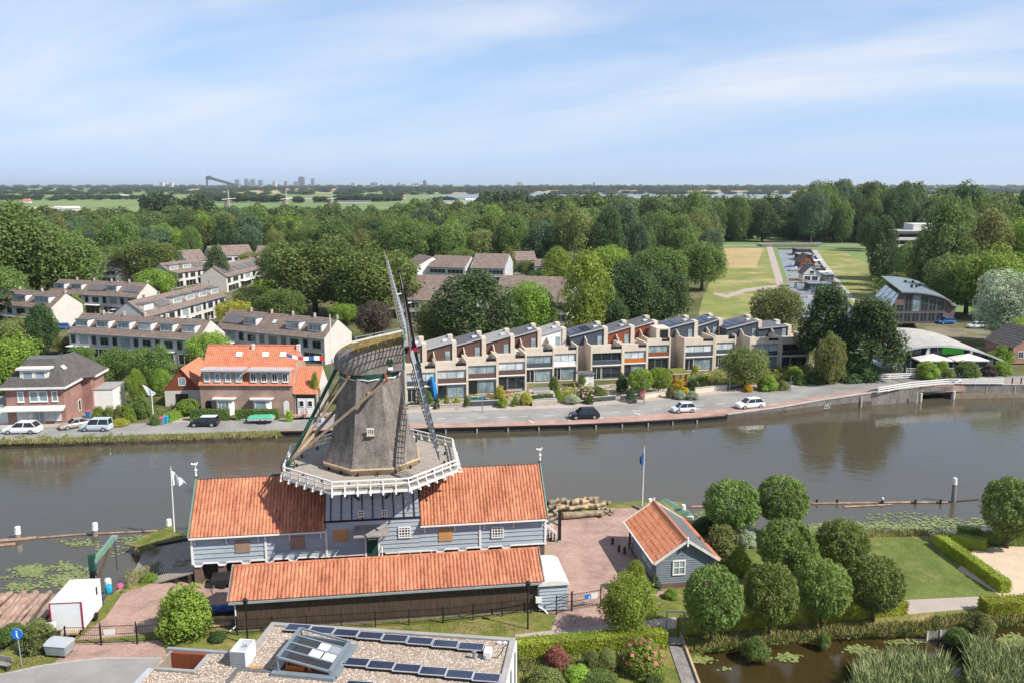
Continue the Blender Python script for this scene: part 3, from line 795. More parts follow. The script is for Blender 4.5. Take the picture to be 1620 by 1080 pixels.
MB().box(-5.2,-0.6,-HV - 0.03,-HV + 0.06,BB - 0.14,BB - 0.002).box(1.0,5.5,-HV - 0.03,-HV + 0.06,BB - 0.14,BB - 0.002).build('base_trim','white_paint',mill)
# roofs
def roof_half(u0,u1,label=None):
 ov = 0.38; dy,dz = HV + ov,RZ - (EZ - 0.05)
 L = math.hypot(dy,dz); v = Vector((0,dy / L,dz / L)); vb = Vector((0,-dy / L,dz / L))
 m = MB(); pantiles(m,(u0,-HV - ov,EZ - 0.05),(1,0,0),v,u1 - u0,L,seed=int(u0))
 pantiles(m,(u1,HV + ov,EZ - 0.05),(-1,0,0),vb,u1 - u0,L,seed=int(u0) + 3,tw=0.6,tc=0.7,seg=2)
 m.build('roof_tiles','orange_tile',mill,smooth=False,kind='stuff',recalc=False)
 MB()._add([(u0,-HV - ov,EZ - 0.14),(u1,-HV - ov,EZ - 0.14),(u1,0,RZ - 0.12),(u0,0,RZ - 0.12),(u1,HV + ov,EZ - 0.14),(u0,HV + ov,EZ - 0.14)],[(0,1,2,3),(3,2,4,5),(0,5,4,1)]).build('roof_deck','dark_wood',mill)
 n = int((u1 - u0) / 0.42)
 rm = MB()
 for k in range(n): rm.tube((u0 + (u1 - u0) * k / n,0,RZ + 0.02),(u0 + (u1 - u0) * (k + 1) / n + 0.03,0,RZ + 0.03),0.15,0.13,7)
 rm.build('ridge_tiles','dark_tile',mill,kind='stuff')
 MB().box(u0,u1,-HV - ov - 0.09,-HV - ov + 0.03,EZ - 0.21,EZ - 0.09).build('gutter','white_paint',mill)
 for k in range(5):
  u = u0 + 0.4 + (u1 - u0 - 0.8) * k / 4
  inst('gbracket',lambda: MB().box(-0.05,0.05,-0.42,-0.06,-0.1,0.0).box(-0.05,0.05,-0.16,-0.06,-0.62,-0.1).mesh('bracket','white_paint'),'bracket',mill,(u,-HV + 0.03,EZ - 0.22))
roof_half(-HU - 0.15,-4.15); roof_half(4.15,HU + 0.15)
for s_ in (-1,1):                                     # green barge boards, white finials with a bird on top
 u = s_ * (HU + 0.2)
 m = MB()
 for t in (-1,1): m.beam((u,t * (HV + 0.42),EZ - 0.1),(u,0,RZ + 0.06),0.1,0.32)
 m.build('barge_board','green_trim',mill)
 m = MB(); z = RZ
 m.box(u - 0.1,u + 0.1,-0.1,0.1,z - 0.2,z + 0.3); m.build('finial_base','black_paint',mill)
 m = MB(); m.tube((u,0,z + 0.3),(u,0,z + 0.75),0.09,0.05).sphere((u,0,z + 0.85),0.14,0.1,0.14).tube((u,0,z + 0.95),(u,0,z + 1.25),0.035,0.03)
 m.sphere((u - 0.02,0,z + 1.38),0.2,0.08,0.12).tube((u + 0.14,0,z + 1.42),(u + 0.2,0,z + 1.58),0.05,0.06).tube((u - 0.16,0,z + 1.38),(u - 0.36,0,z + 1.46),0.05,0.09)
 m.build('finial','white_paint',mill)
# windows, shutters, door of the front
def onwall(px,py,v=-HV): u,z = MILL.uz(px,py,v); return u,z - ZL
for px,py,w,h,mm in ((384,863,1.25,1.15,'plywood_grey'),(471,857,1.2,1.15,'plywood_grey'),(539,846,1.25,1.15,'plywood'),(705,845,1.25,1.2,'plywood')):
 u,z = onwall(px,py)
 MB().box(u - w / 2,u + w / 2,-HV - 0.06,-HV + 0.02,z - h / 2,z + h / 2).build('boarded_window',mm,mill)
for px,py in ((640,841),(787,841)):
 u,z = onwall(px,py); window(mill,u - 0.55,z - 0.52,1.1,1.05,-HV + 0.0,0,4,4,t=0.1,proud=0.1)
UV = -HV + 0.12
# the tall middle part under the stage
TZ0,TZ1 = EZ + 0.62,mz(9.75)
m = MB(); m._add([(-4.1,UV,TZ0),(4.1,UV,TZ0),(4.1,HV - 0.1,TZ0),(-4.1,HV - 0.1,TZ0),(-3.9,UV + 0.1,TZ1),(3.9,UV + 0.1,TZ1),(3.9,HV - 0.2,TZ1),(-3.9,HV - 0.2,TZ1)],[(4,5,6,7),(0,1,5,4),(1,2,6,5),(2,3,7,6),(3,0,4,7)])
m.build('tower_base','slate_blue_board',mill)
nb = 9
for k in range(nb):
 h = (TZ1 - TZ0) / nb; w = 4.1 - 0.2 * k / nb
 inst(('tb',k),lambda: MB()._add([(-w,-0.08,0),(w,-0.08,0),(w,0,0),(-w,0,0),(-w,-0.012,h),(w,-0.012,h),(w,0,h),(-w,0,h)],[(0,3,2,1),(4,5,6,7),(0,1,5,4),(1,2,6,5),(2,3,7,6),(3,0,4,7)]).mesh('weatherboard','blue_board'),'weatherboard',mill,(0,UV + 0.1 * k / nb,TZ0 + k * h))
for i in range(9):
 u = -3.6 + 0.9 * i
 MB().beam((u * 1.02,UV - 0.08,TZ0 + 0.05),(u * 0.97,UV + 0.0,TZ1),0.09,0.08).build('batten','tarred',mill)
MB().box(-4.2,4.2,UV - 0.17,UV - 0.03,TZ0 - 0.1,TZ0 + 0.06).build('sill_beam','tarred',mill)
for px,py in ((571,811),(608,810)):
 u,z = onwall(px,py,UV); window(mill,u - 0.24,z - 0.3,0.5,0.6,UV - 0.06,0,2,2,t=0.08,proud=0.08)
u,z = onwall(590,771,UV); window(mill,u - 0.5,z - 0.3,1.0,0.45,UV - 0.0,0,3,1,t=0.08,proud=0.1)
u,z = onwall(590,893); DU = u
d = MB().box(u - 0.5,u + 0.5,-HV - 0.05,-HV + 0.02,BB - 0.3,BB + 1.85).build('door','green_paint',mill)
window(mill,u - 0.36,BB + 1.3,0.72,0.45,-HV - 0.05,0,3,1,t=0.06,proud=0.05,name='door_light')
MB().box(u - 0.64,u - 0.5,-HV - 0.09,-HV + 0.02,BB - 0.3,BB + 1.98).box(u + 0.5,u + 0.64,-HV - 0.09,-HV + 0.02,BB - 0.3,BB + 1.98).box(u - 0.5,u + 0.5,-HV - 0.09,-HV + 0.02,BB + 1.85,BB + 1.98).build('door_frame','white_paint',mill)
m = MB(); m._add([(u - 1.5,-HV,EZ + 0.12),(u + 1.45,-HV,EZ + 0.12),(u + 1.5,-HV - 1.15,EZ - 0.5),(u - 1.55,-HV - 1.15,EZ - 0.5),(u - 1.5,-HV,EZ + 0.02),(u + 1.45,-HV,EZ + 0.02),(u + 1.5,-HV - 1.15,EZ - 0.6),(u - 1.55,-HV - 1.15,EZ - 0.6)],[(0,1,2,3),(4,7,6,5),(3,2,6,7),(0,3,7,4),(1,5,6,2)])
cn = m.build('canopy','grey_wood',mill)
for x in (u - 1.3,u + 1.25): MB().beam((x,-HV,EZ - 0.95),(x,-HV - 1.0,EZ - 0.52),0.09,0.09).build('strut','tarred',cn)
st = MB()
for k in range(5): st.box(u - 0.7,u + 0.7,-HV - 0.3 - 0.28 * (k + 1),-HV - 0.3 - 0.28 * k,0,BB - 0.35 - 0.3 * k)
st.build('steps','grey_wood',mill)
hr = MB().tube((u + 0.85,-HV - 0.2,BB + 0.6),(u + 0.9,-HV - 1.7,0.9),0.035).tube((u + 0.9,-HV - 1.7,0.0),(u + 0.9,-HV - 1.7,0.92),0.045)
hr.box(u + 2.3,u + 5.2,-HV - 1.05,-HV - 1.0,BB + 0.42,BB + 0.48)
for k in range(4): hr.box(u + 2.3 + k * 0.95,u + 2.36 + k * 0.95,-HV - 1.05,-HV - 1.0,0,BB + 0.42)
hr.box(u + 2.3,u + 5.2,-HV - 1.05,-HV - 1.0,BB - 0.2,BB - 0.15)
hr.build('handrail','white_paint',mill)
# stage: octagonal deck on struts with white balustrade
DZ,RT = mz(10.0),7.6
def octa(r_in,k0=0.5):
 r = r_in / math.cos(math.pi / 8)
 return [(r * math.cos(math.pi / 4 * (k + k0)),r * math.sin(math.pi / 4 * (k + k0))) for k in range(8)]
OC = octa(RT); OI = octa(3.9)
deck = MB()
for k in range(8):                                      # planks run outwards from the body
 a,b,ai,bi = Vector(OC[k]),Vector(OC[(k + 1) % 8]),Vector(OI[k]),Vector(OI[(k + 1) % 8])
 n = 15
 for i in range(n):
  g = 0.012
  p0 = a.lerp(b,i / n + g / 4); p1 = a.lerp(b,(i + 1) / n - g / 4); q0 = ai.lerp(bi,i / n + g / 4); q1 = ai.lerp(bi,(i + 1) / n - g / 4)
  deck.prism([p0,p1,q1,q0],DZ - 0.08,DZ + 0.004 * ((i * 7 + k) % 3))
deck.build('stage_planks','deck_wood',mill,kind='stuff')
m = MB()
for k in range(8):
 a,b = Vector(OC[k]),Vector(OC[(k + 1) % 8])
 m.beam((*(a * 0.995),DZ - 0.2),(*(b * 0.995),DZ - 0.2),0.16,0.24)
m.build('stage_edge_beam','white_paint',mill)
m = MB()
for k in range(8):
 a,b = Vector(OC[k]),Vector(OC[(k + 1) % 8])
 m.beam((*(a * 0.7),DZ - 0.22),(*(b * 0.7),DZ - 0.22),0.2,0.26)
m.build('stage_joists','tarred',mill)
for zt,th in ((0.82,0.1),(0.44,0.07)):
 for k in range(8):
  a,b = OC[k],OC[(k + 1) % 8]
  MB().beam((*a,DZ + zt),(*b,DZ + zt),0.11,th).build('rail','white_paint',mill)
def postm():
 m = MB().box(-0.04,0.04,-0.05,0.05,-0.38,0.8)
 m.beam((0,0.06,-0.34),(0.0,0.42,-0.36),0.14,0.09).beam((0,0.38,-0.3),(0,0.02,0.34),0.07,0.07)
 return m.mesh('baluster','white_paint')
for k in range(8):
 a,b = Vector(OC[k]),Vector(OC[(k + 1) % 8]); ang = math.atan2((b - a).y,(b - a).x) + math.pi
 for i in range(6):
  p = a.lerp(b,i / 6)
  inst('balus',postm,'baluster',mill,(p.x,p.y,DZ),(0,0,ang))
for k in range(8):                                      # long dark struts from the tower to the edge of the stage
 for fr in (0.15,0.5,0.85):
  p = Vector(OC[k]).lerp(Vector(OC[(k + 1) % 8]),fr) * 0.86
  q = Vector((max(-4.0,min(4.0,p.x * 0.55)),max(-3.9,min(3.9,p.y * 0.52))))
  MB().beam((p.x,p.y,DZ - 0.3),(q.x,q.y,DZ - 2.6),0.14,0.14).build('strut','tarred',mill)
# body: eight thatched faces, flared foot, wooden skirt
ringz = [(10.62,4.16),(11.0,3.98),(11.6,3.80),(12.6,3.55),(14.2,3.24),(16.2,2.90),(18.0,2.62),(18.35,2.6)]
m = MB()
m.loft([[(x,y,mz(z)) for x,y in octa(r)] for z,r in ringz])
body = m.build('thatched_body','thatch',mill)
m = MB(); m.loft([[(x,y,mz(z)) for x,y in octa(r)] for z,r in ((10.05,3.95),(10.06,4.05),(10.56,4.33),(10.66,4.28))])
m.build('skirt','pale_wood',mill)
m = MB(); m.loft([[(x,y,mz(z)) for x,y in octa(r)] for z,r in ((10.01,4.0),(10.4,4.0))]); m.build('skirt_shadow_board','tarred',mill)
def onface(px,py,r):
 u,z = MILL.uz(px,py,-r); return u,z - ZL
u,z = onface(586,681,3.42)
w = window(mill,u - 0.3,z - 0.32,0.6,0.6,-3.5,0,3,3,t=0.06,proud=0.12); w.rotation_euler = (R(7),0,0)
MB().cbox(u,-3.58,z - 0.42,0.8,0.3,0.08,rx=R(-25)).build('window_sill','pale_wood',mill)
u,z = onface(586,622,2.8)
MB().cbox(u,-2.83,z,0.5,0.14,0.28).build('hatch','pale_wood',mill)
# curb ring and cap
AX = R(11.0 - 8.0)                                      # the cap's heading in the mill's frame
cap = MB()
cz = mz(18.3)
m = MB(); m.tube((0,0,cz - 0.05),(0,0,cz + 0.42),2.68,2.72,24); m.build('curb','green_paint',mill,smooth=False)
m = MB()
for k in range(28):
 a0,a1 = 2 * math.pi * k / 28,2 * math.pi * (k + 1) / 28
 m.beam((2.74 * math.cos(a0),2.74 * math.sin(a0),cz - 0.03 - 0.1 * (k % 2)),(2.74 * math.cos(a1),2.74 * math.sin(a1),cz - 0.03 - 0.1 * ((k + 1) % 2)),0.05,0.08)
m.build('curb_trim','white_paint',mill)
def capring(x,hw,zb,zt,n=9):
 """a pointed-arch section across the cap: half width hw, foot zb, crest zt"""
 pts = []
 for i in range(n):
  t = i / (n - 1) * 2 - 1
  a = abs(t)
  pts.append((x,hw * math.copysign(math.sin(min(1,a * 1.0) * math.pi / 2) ** 0.85,t),zb + (zt - zb) * (1 - a ** 1.75)))
 return pts
secs = [(-3.15,0.3,cz + 0.9,cz + 1.3),(-3.0,1.05,cz + 0.65,cz + 1.75),(-2.4,1.95,cz + 0.45,cz + 2.3),(-1.4,2.55,cz + 0.38,cz + 2.75),(-0.2,2.7,cz + 0.38,cz + 3.05),(1.1,2.5,cz + 0.42,cz + 3.3),(2.3,2.1,cz + 0.5,cz + 3.5),(2.95,1.85,cz + 0.55,cz + 3.62)]
ca,sa = math.cos(AX),math.sin(AX)
def capxf(p): return (p[0] * ca - p[1] * sa,p[0] * sa + p[1] * ca,p[2])
m = MB(); rr_ = [[capxf(p) for p in capring(*s)] for s in secs]
m.loft(rr_,closed=False,cap=False); m.face(*rr_[-1]); m.face(*rr_[0])
capm = m.build('thatched_cap',['thatch','thatch_moss'],mill,smooth=False)
for p in capm.data.polygons:
 c_ = p.center
 if c_.z > cz + 2.35 and c_.x < 2.9: p.material_index = 1
bm = bmesh.new(); bm.from_mesh(capm.data); bmesh.ops.subdivide_edges(bm,edges=bm.edges,cuts=1,smooth=0.6,use_grid_fill=True); bm.to_mesh(capm.data); bm.free()
m = MB(); m.beam(capxf((-1.5,0,cz + 2.82)),capxf((3.05,0,cz + 3.72)),0.3,0.14); rb = m.build('ridge_board','old_white',mill)
m = MB(); m.beam(capxf((-1.3,0.12,cz + 3.2)),capxf((2.8,0.12,cz + 3.92)),0.06,0.06)
for k in range(4): x = -1.1 + k * 1.25; m.beam(capxf((x,0.12,cz + 2.8 + 0.17 * (x + 1.7))),capxf((x,0.12,cz + 3.22 + 0.17 * (x + 1.3))),0.05)
m.build('ridge_rail','zinc',mill)
m = MB(); fr = [capxf((3.02,y,z)) for _,y,z in capring(*secs[-1])]
for a,b in zip(fr,fr[1:]): m.beam(a,b,0.12,0.26)
m.build('front_barge_board','green_trim',mill)
m = MB(); m.cbox(*capxf((1.75,-2.28,cz + 1.3)),0.4,0.16,0.55,AX); m.build('cap_hatch','green_paint',mill)
MB().cbox(*capxf((1.75,-2.45,cz + 0.8)),0.42,0.3,0.06,AX,rx=R(40)).build('hatch_board','old_white',mill)
# windshaft, cross of stocks, four sails
TH,EP = R(11.0 - 8.0),R(12.0)
hub = Vector((3.65 * math.cos(TH),3.65 * math.sin(TH),mz(20.3)))
ax = Vector((math.cos(TH) * math.cos(EP),math.sin(TH) * math.cos(EP),math.sin(EP)))
e1 = Vector((-math.sin(TH),math.cos(TH),0)); e2 = ax.cross(e1)
if e2.z < 0: e2 = -e2
m = MB(); m.tube(hub - ax * 2.5,hub + ax * 0.5,0.32,0.3,8); shaft = m.build('windshaft','black_paint',mill)
m = MB(); m.cbox(0,0,0,0.9,0.6,0.6); hb = m.build('poll_end','red_paint',mill); hb.location = hub + ax * 0.2; hb.rotation_euler = (0,-EP,TH)
PH = R(43.0); LS = 10.9
for k in range(4):
 ang = PH + k * math.pi / 2
 d = e1 * math.cos(ang) + e2 * math.sin(ang)
 ts = (-e1 * math.sin(ang) + e2 * math.cos(ang))     # trailing side in the sail plane
 base = hub + ax * (0.42 if k % 2 else 0.1)
 sail = MB().beam(base,base + d * LS * 0.55,0.3,0.34,up=ax).beam(base + d * LS * 0.55,base + d * LS,0.2,0.22,up=ax)
 so = sail.build('sail','black_paint' if k % 2 else 'galvanised',mill)
 lat = MB(); tilt = lambda s: (ts * math.cos(R(22 - 20 * s)) - ax * math.sin(R(22 - 20 * s)))
 n = 22; s0 = 0.16
 for i in range(n + 1):
  s = s0 + (0.985 - s0) * i / n; t = tilt(s); p = base + d * LS * s
  lat.beam(p - t * 0.12,p + t * 1.75,0.065,0.065)
 for off_ in (0.6,1.18,1.75):
  pts = [base + d * LS * (s0 + (0.985 - s0) * i / 8) + tilt(s0 + (0.985 - s0) * i / 8) * off_ for i in range(9)]
  for a,b in zip(pts,pts[1:]): lat.beam(a,b,0.07,0.07)
 lat.build('sail_lattice','sail_wood',so)
 wb = MB()                                           # leading wind boards
 for i in range(10):
  sa_,sb_ = s0 + (0.98 - s0) * i / 10,s0 + (0.98 - s0) * (i + 1) / 10
  p,q = base + d * LS * (sa_ + 0.004),base + d * LS * (sb_ - 0.004); t0,t1 = tilt(sa_),tilt(sb_)
  wb._add([p - t0 * 0.12 + ax * 0.02,q - t1 * 0.12 + ax * 0.02,q - t1 * 0.5 + ax * 0.1,p - t0 * 0.5 + ax * 0.1],[(0,1,2,3)])
 wb.build('wind_board','grey_metal',so,recalc=False)
 if k in (1,3):
  cl_ = MB(); pts = []
  for i in range(13):
   s = 0.2 + 0.62 * i / 12; p = base + d * LS * s; pts.append(p + tilt(s) * 0.16 + ax * 0.1)
  for a,b in zip(pts,pts[1:]): cl_.tube(a,b,0.14,0.13,6)
  cl_.build('rolled_sailcloth','flag_white' if k == 3 else 'black_paint',so)
 MB().beam(base + d * LS * 0.6 - ax * 0.35,base + d * LS * 0.6 + ax * 0.5,0.1,0.1).build('stock_clamp','white_paint',so)
# tail pole and braces down to the winch on the stage
rear_ = capxf((-2.8,0,cz + 0.75)); foot = Vector((*MILL.loc(*[-19.9,72.9]),DZ + 0.55))
a_ = math.atan2(rear_[1],rear_[0])
MB().beam(rear_,foot,0.24,0.28).build('tail_pole','green_paint',mill)
for p,w in (((1.3,-4.75,cz + 0.3),0.22),((1.3,4.75,cz + 0.3),0.22),((-1.8,-2.6,cz + 0.35),0.15),((-1.8,2.6,cz + 0.35),0.15)):
 MB().beam(capxf(p),foot + Vector((0.15,0,0.25)),w,w).build('brace','pale_wood',mill)
MB().beam(capxf((1.3,-4.9,cz + 0.3)),capxf((1.3,4.9,cz + 0.3)),0.22,0.24).build('cross_beam','red_clad',mill)
MB().beam(capxf((-2.0,-3.1,cz + 0.45)),capxf((-2.0,3.1,cz + 0.45)),0.2,0.22).build('cross_beam','red_clad',mill)
wn_ = MB().tube(foot + Vector((-0.1,-0.5,0)),foot + Vector((-0.1,0.5,0)),0.16,0.16,8)
wheel = 10
for k in range(wheel):
 a0,a1 = 2 * math.pi * k / wheel,2 * math.pi * (k + 1) / wheel
 c0 = foot + Vector((0.75 * math.cos(a0) * 0.8,-0.55,0.75 * math.sin(a0) * 0.8 + 0.1)); c1 = foot + Vector((0.75 * math.cos(a1) * 0.8,-0.55,0.75 * math.sin(a1) * 0.8 + 0.1))
 wn_.beam(c0,c1,0.07); wn_.beam(foot + Vector((0,-0.55,0.1)),c0,0.06)
wn_.build('winch','green_paint',mill)
MB().cbox(foot.x - 0.45,foot.y - 0.35,DZ + 0.25,0.35,0.4,0.5).build('winch_box','red_paint',mill)
for k in range(16):                                     # dark cleats for the winch chain set round the stage
 a0 = math.pi * 2 * k / 16 + 0.12
 for r in (6.75,4.35):
  MB().cbox(r * math.cos(a0),r * math.sin(a0),DZ + 0.16,0.16,0.1,0.3,a0).build('cleat','tarred',mill)
# flag staff on the tail with a long pennant
fp0 = Vector(rear_) + Vector((-0.5,0,-0.6))
tp = ZA(522,497,75.0); bp_ = MILL.loc(tp[0],75.0)
staff = thing('flag_staff','white flag staff leaning from the tail of the windmill cap','flag staff',MILL.w(fp0.x,fp0.y,fp0.z + ZL),MR)
MB().tube((0,0,0),(bp_[0] - fp0.x,0.1,tp[1] - ZL - fp0.z),0.06,0.035,7).build('pole','white_paint',staff)
pn = thing('pennant','long red white and blue pennant streaming left from the windmill staff','pennant',MILL.w(fp0.x,fp0.y,fp0.z + ZL),MR)
pts = []
pz0 = ZA(526,569,75)[1] - ZL - fp0.z
for k in range(9):
 s = k / 8
 pts.append(Vector((-0.15 - 3.75 * s,0.1 * math.sin(5 * s),pz0 + 0.55 * s + 0.1 * math.sin(7 * s))))
for k in range(8):
 h = 0.22 - 0.012 * k
 a,b = pts[k],pts[k + 1]
 MB()._add([a + Vector((0,0,-h)),b + Vector((0,0,-h)),b + Vector((0,0.03,h)),a + Vector((0,0.03,h)),a + Vector((0,0.03,-h)),b + Vector((0,0.03,-h)),b + Vector((0,0.06,h)),a + Vector((0,0.06,h))],[(0,1,2,3),(7,6,5,4),(0,3,7,4),(1,5,6,2),(3,2,6,7)]).build('stripe',('flag_white','flag_red','flag_white','flag_blue')[k % 4],pn)
# ---------------------------------------------------------------- long open shed in front of the mill
SH = Frame(-21.4,61.2,8.0)                   # left front wall corner
SL,SD = 23.7,5.0
se,sr = 3.5 - ZL,5.1 - ZL
shed = thing('timber_shed','long low shed with orange pantile roof and dark brown plank wall','shed',(*SH.o,ZL),SH.a)
ov = 0.34; dy,dz = SD / 2 + ov,sr - se; L_ = math.hypot(dy,dz)
m = MB(); pantiles(m,(-0.45,-ov,se),(1,0,0),(0,dy / L_,dz / L_),SL + 0.9,L_,tw=0.3,seed=21)
pantiles(m,(SL + 0.45,SD + ov,se),(-1,0,0),(0,-dy / L_,dz / L_),SL + 0.9,L_,tw=0.6,tc=0.7,seg=2,seed=22)
m.build('roof_tiles','orange_tile',shed,smooth=False,kind='stuff',recalc=False)
MB()._add([(-0.4,-ov,se - 0.1),(SL + 0.4,-ov,se - 0.1),(SL + 0.4,SD / 2,sr - 0.12),(-0.4,SD / 2,sr - 0.12),(SL + 0.4,SD + ov,se - 0.1),(-0.4,SD + ov,se - 0.1)],[(0,1,2,3),(3,2,4,5),(0,5,4,1)]).build('roof_deck','dark_wood',shed)
m = MB()
for k in range(58): m.tube((-0.45 + (SL + 0.9) * k / 58,SD / 2,sr + 0.02),(-0.43 + (SL + 0.9) * (k + 1) / 58,SD / 2,sr + 0.03),0.14,0.12,7)
m.build('ridge_tiles','orange_tile',shed,kind='stuff')
for u in (-0.5,SL + 0.5):
 m = MB()
 for t in (-1,1): m.beam((u,SD / 2 + t * dy,se - 0.02),(u,SD / 2,sr + 0.05),0.09,0.28)
 m.build('barge_board','grey_wood',shed)
MB().box(-0.4,SL + 0.4,-ov - 0.16,-ov + 0.0,se - 0.18,se - 0.04).build('gutter','galvanised',shed)
MB().box(-0.3,SL + 0.3,-ov + 0.02,-0.05,se - 0.2,se - 0.12).build('soffit','grey_wood',shed)
MB().box(0,SL,0,0.12,0,se - 0.2).box(0,0.12,0.12,SD,0,se - 0.2).box(SL - 0.12,SL,0.12,SD,0,se - 0.2).build('wall','dark_wood',shed)
m = MB(); n = 155
rr = random.Random(4)
for k in range(n):
 x = SL * k / n; m.box(x + 0.012,x + SL / n - 0.012,-0.035 - 0.012 * (k % 2),0,0.1 + rr.uniform(0,0.03),se - 0.2)
m.build('wall_planks','dark_brown_board',shed,kind='stuff')
MB().box(-0.05,SL + 0.05,-0.06,0.03,0,0.1).build('plinth','grey_wood',shed)
m = MB(); m.path([(-0.05,-ov - 0.05,se - 0.15),(0.0,-0.12,se - 0.5),(0.0,-0.12,0.5),(-0.45,-0.4,0.25)],0.06); m.build('downpipe','white_paint',shed)
m = MB(); m.path([(SL + 0.1,-ov - 0.05,se - 0.15),(SL + 0.05,-0.12,se - 0.5),(SL + 0.05,-0.12,1.35)],0.06); m.build('downpipe','white_paint',shed)
m = MB(); m.box(SL - 0.2,SL + 0.3,-0.4,-0.1,0.85,1.35); m.path([(SL + 0.05,-0.25,0.9),(SL + 0.05,-0.3,0.5),(SL + 0.5,-0.5,0.25),(SL + 0.75,-0.7,0.0)],0.06); m.build('rain_diverter','white_paint',shed)
# ---------------------------------------------------------------- blue cabin with rounded white roof
x,y = G(853,968,ZL)
cab = thing('site_cabin','small blue boarded cabin with rounded white roof beside the shed','cabin',(x,y,ZL),R(8))
cw,cd,ch = 2.35,4.6,2.35
MB().box(0.05,cw - 0.05,0.05,cd,0.15,ch).build('wall','slate_blue_board',cab)
boards(0,cw,0.05,0.15,ch,'blue_board',cab,n=8)
pr = [(cw / 2 + (cw / 2 + 0.12) * math.cos(math.pi * (1 - k / 10)),ch - 0.02 + 0.42 * math.sin(math.pi * k / 10)) for k in range(11)]
MB().extr(pr,-0.18,cd + 0.15).build('roof','canvas',cab)
pr2 = [(cw / 2 + (cw / 2 - 0.02) * math.cos(math.pi * (1 - k / 10)),ch - 0.01 + 0.38 * math.sin(math.pi * k / 10)) for k in range(11)]
MB().extr(pr2,-0.0,0.08).build('gable','grey_metal',cab)
for i in (0.4,cd - 0.6):
 for x_ in (0.1,cw - 0.1): MB().tube((x_ - 0.08,i,0.25),(x_ + 0.08,i,0.25),0.25,0.25,12).build('wheel','rubber',cab)
# ---------------------------------------------------------------- little house with orange roof
LH = Frame(12.35,68.25,8.4)
LW,LD = 5.15,8.6
le,lr,lb = 3.5 - ZL,5.2 - ZL,0.45
lh = thing('garden_house','small slate blue boarded house with bright orange tiled roof','house',(*LH.o,ZL),LH.a)
MB().box(0.0,LW,0.0,LD,0,lb).build('base','dark_brick',lh)
MB().extr([(0.05,lb),(LW - 0.05,lb),(LW - 0.05,le),(LW / 2,lr - 0.1),(0.05,le)],0.06,LD - 1.9).build('wall','slate_blue_board',lh)
nb = 11; hb = (le - lb) / nb
for k in range(nb):
 inst(('lhb',0),lambda: MB()._add([(0,-0.075,0),(LW,-0.075,0),(LW,0,0),(0,0,0),(0,-0.01,hb),(LW,-0.01,hb),(LW,0,hb),(0,0,hb)],[(0,3,2,1),(4,5,6,7),(0,1,5,4),(1,2,6,5),(2,3,7,6),(3,0,4,7)]).mesh('weatherboard','slate_blue_board'),'weatherboard',lh,(0,0.06,lb + k * hb))
 inst(('lhs',0),lambda: MB()._add([(-0.075,0,0),(-0.075,LD - 1.9,0),(0,LD - 1.9,0),(0,0,0),(-0.01,0,hb),(-0.01,LD - 1.9,hb),(0,LD - 1.9,hb),(0,0,hb)],[(0,3,2,1),(4,5,6,7),(0,1,5,4),(1,2,6,5),(2,3,7,6),(3,0,4,7)]).mesh('weatherboard','slate_blue_board'),'weatherboard',lh,(0.05,0.06,lb + k * hb))
ng = 6; hg = (lr - le - 0.1) / ng
for k in range(ng):
 w0 = (LW / 2) * (1 - k / ng) ; w1 = (LW / 2) * (1 - (k + 1) / ng) + 0.02
 MB()._add([(LW / 2 - w0,0.02,le + k * hg),(LW / 2 + w0,0.02,le + k * hg),(LW / 2 + w1,0.05,le + (k + 1) * hg),(LW / 2 - w1,0.05,le + (k + 1) * hg),(LW / 2 - w0,0.06,le + k * hg),(LW / 2 + w0,0.06,le + k * hg),(LW / 2 + w1,0.06,le + (k + 1) * hg),(LW / 2 - w1,0.06,le + (k + 1) * hg)],[(0,1,2,3),(7,6,5,4),(0,4,5,1),(3,2,6,7)]).build('weatherboard','slate_blue_board',lh)
oy = 0.35; dxr = LW / 2 + 0.3; Lr = math.hypot(dxr,lr - le + 0.2); drop = (lr - le + 0.2)
m = MB(); pantiles(m,(-0.3,LD + oy,le - 0.18),(0,-1,0),(dxr / Lr,0,drop / Lr),LD + 2 * oy,Lr,tw=0.52,tc=0.5,amp=0.035,step=0.02,seed=31)
m.build('roof_tiles','orange_tile_bright',lh,smooth=False,kind='stuff',recalc=False)
m = MB(); m._add([(LW / 2,-oy,lr),(LW / 2,LD + oy,lr),(LW + 0.3,LD + oy,le - 0.18),(LW + 0.3,-oy,le - 0.18)],[(0,3,2,1)]); m.build('roof_slope','roof_felt_dark',lh)
m = MB(); m._add([(LW / 2 + 0.9,0.6,lr - 0.44),(LW + 0.05,0.6,le + 0.12),(LW + 0.05,LD - 0.5,le + 0.12),(LW / 2 + 0.9,LD - 0.5,lr - 0.44)],[(0,1,2,3)]);
sp_ = MB()
for k in range(5):
 y0 = 0.4 + k * 1.58
 f0,f1 = 0.14,0.86
 P = lambda f,y: (LW / 2 + f * (LW / 2 + 0.3),y,lr + 0.03 - f * drop)
 sp_._add([P(f0,y0),P(f1,y0),P(f1,y0 + 1.53),P(f0,y0 + 1.53),*[(a,b,c - 0.04) for a,b,c in (P(f0,y0),P(f1,y0),P(f1,y0 + 1.53),P(f0,y0 + 1.53))]],[(0,1,2,3),(0,4,5,1),(1,5,6,2),(2,6,7,3),(3,7,4,0)])
sp_.build('solar_panels','roof_felt_dark',lh)
m = MB(); m.tube((LW / 2,-oy,lr + 0.03),(LW / 2,LD + oy,lr + 0.03),0.15,0.15,8); m.beam((LW + 0.33,-oy,le - 0.16),(LW + 0.33,LD + oy,le - 0.16),0.35,0.1); m.build('ridge_tiles','orange_tile_new',lh)
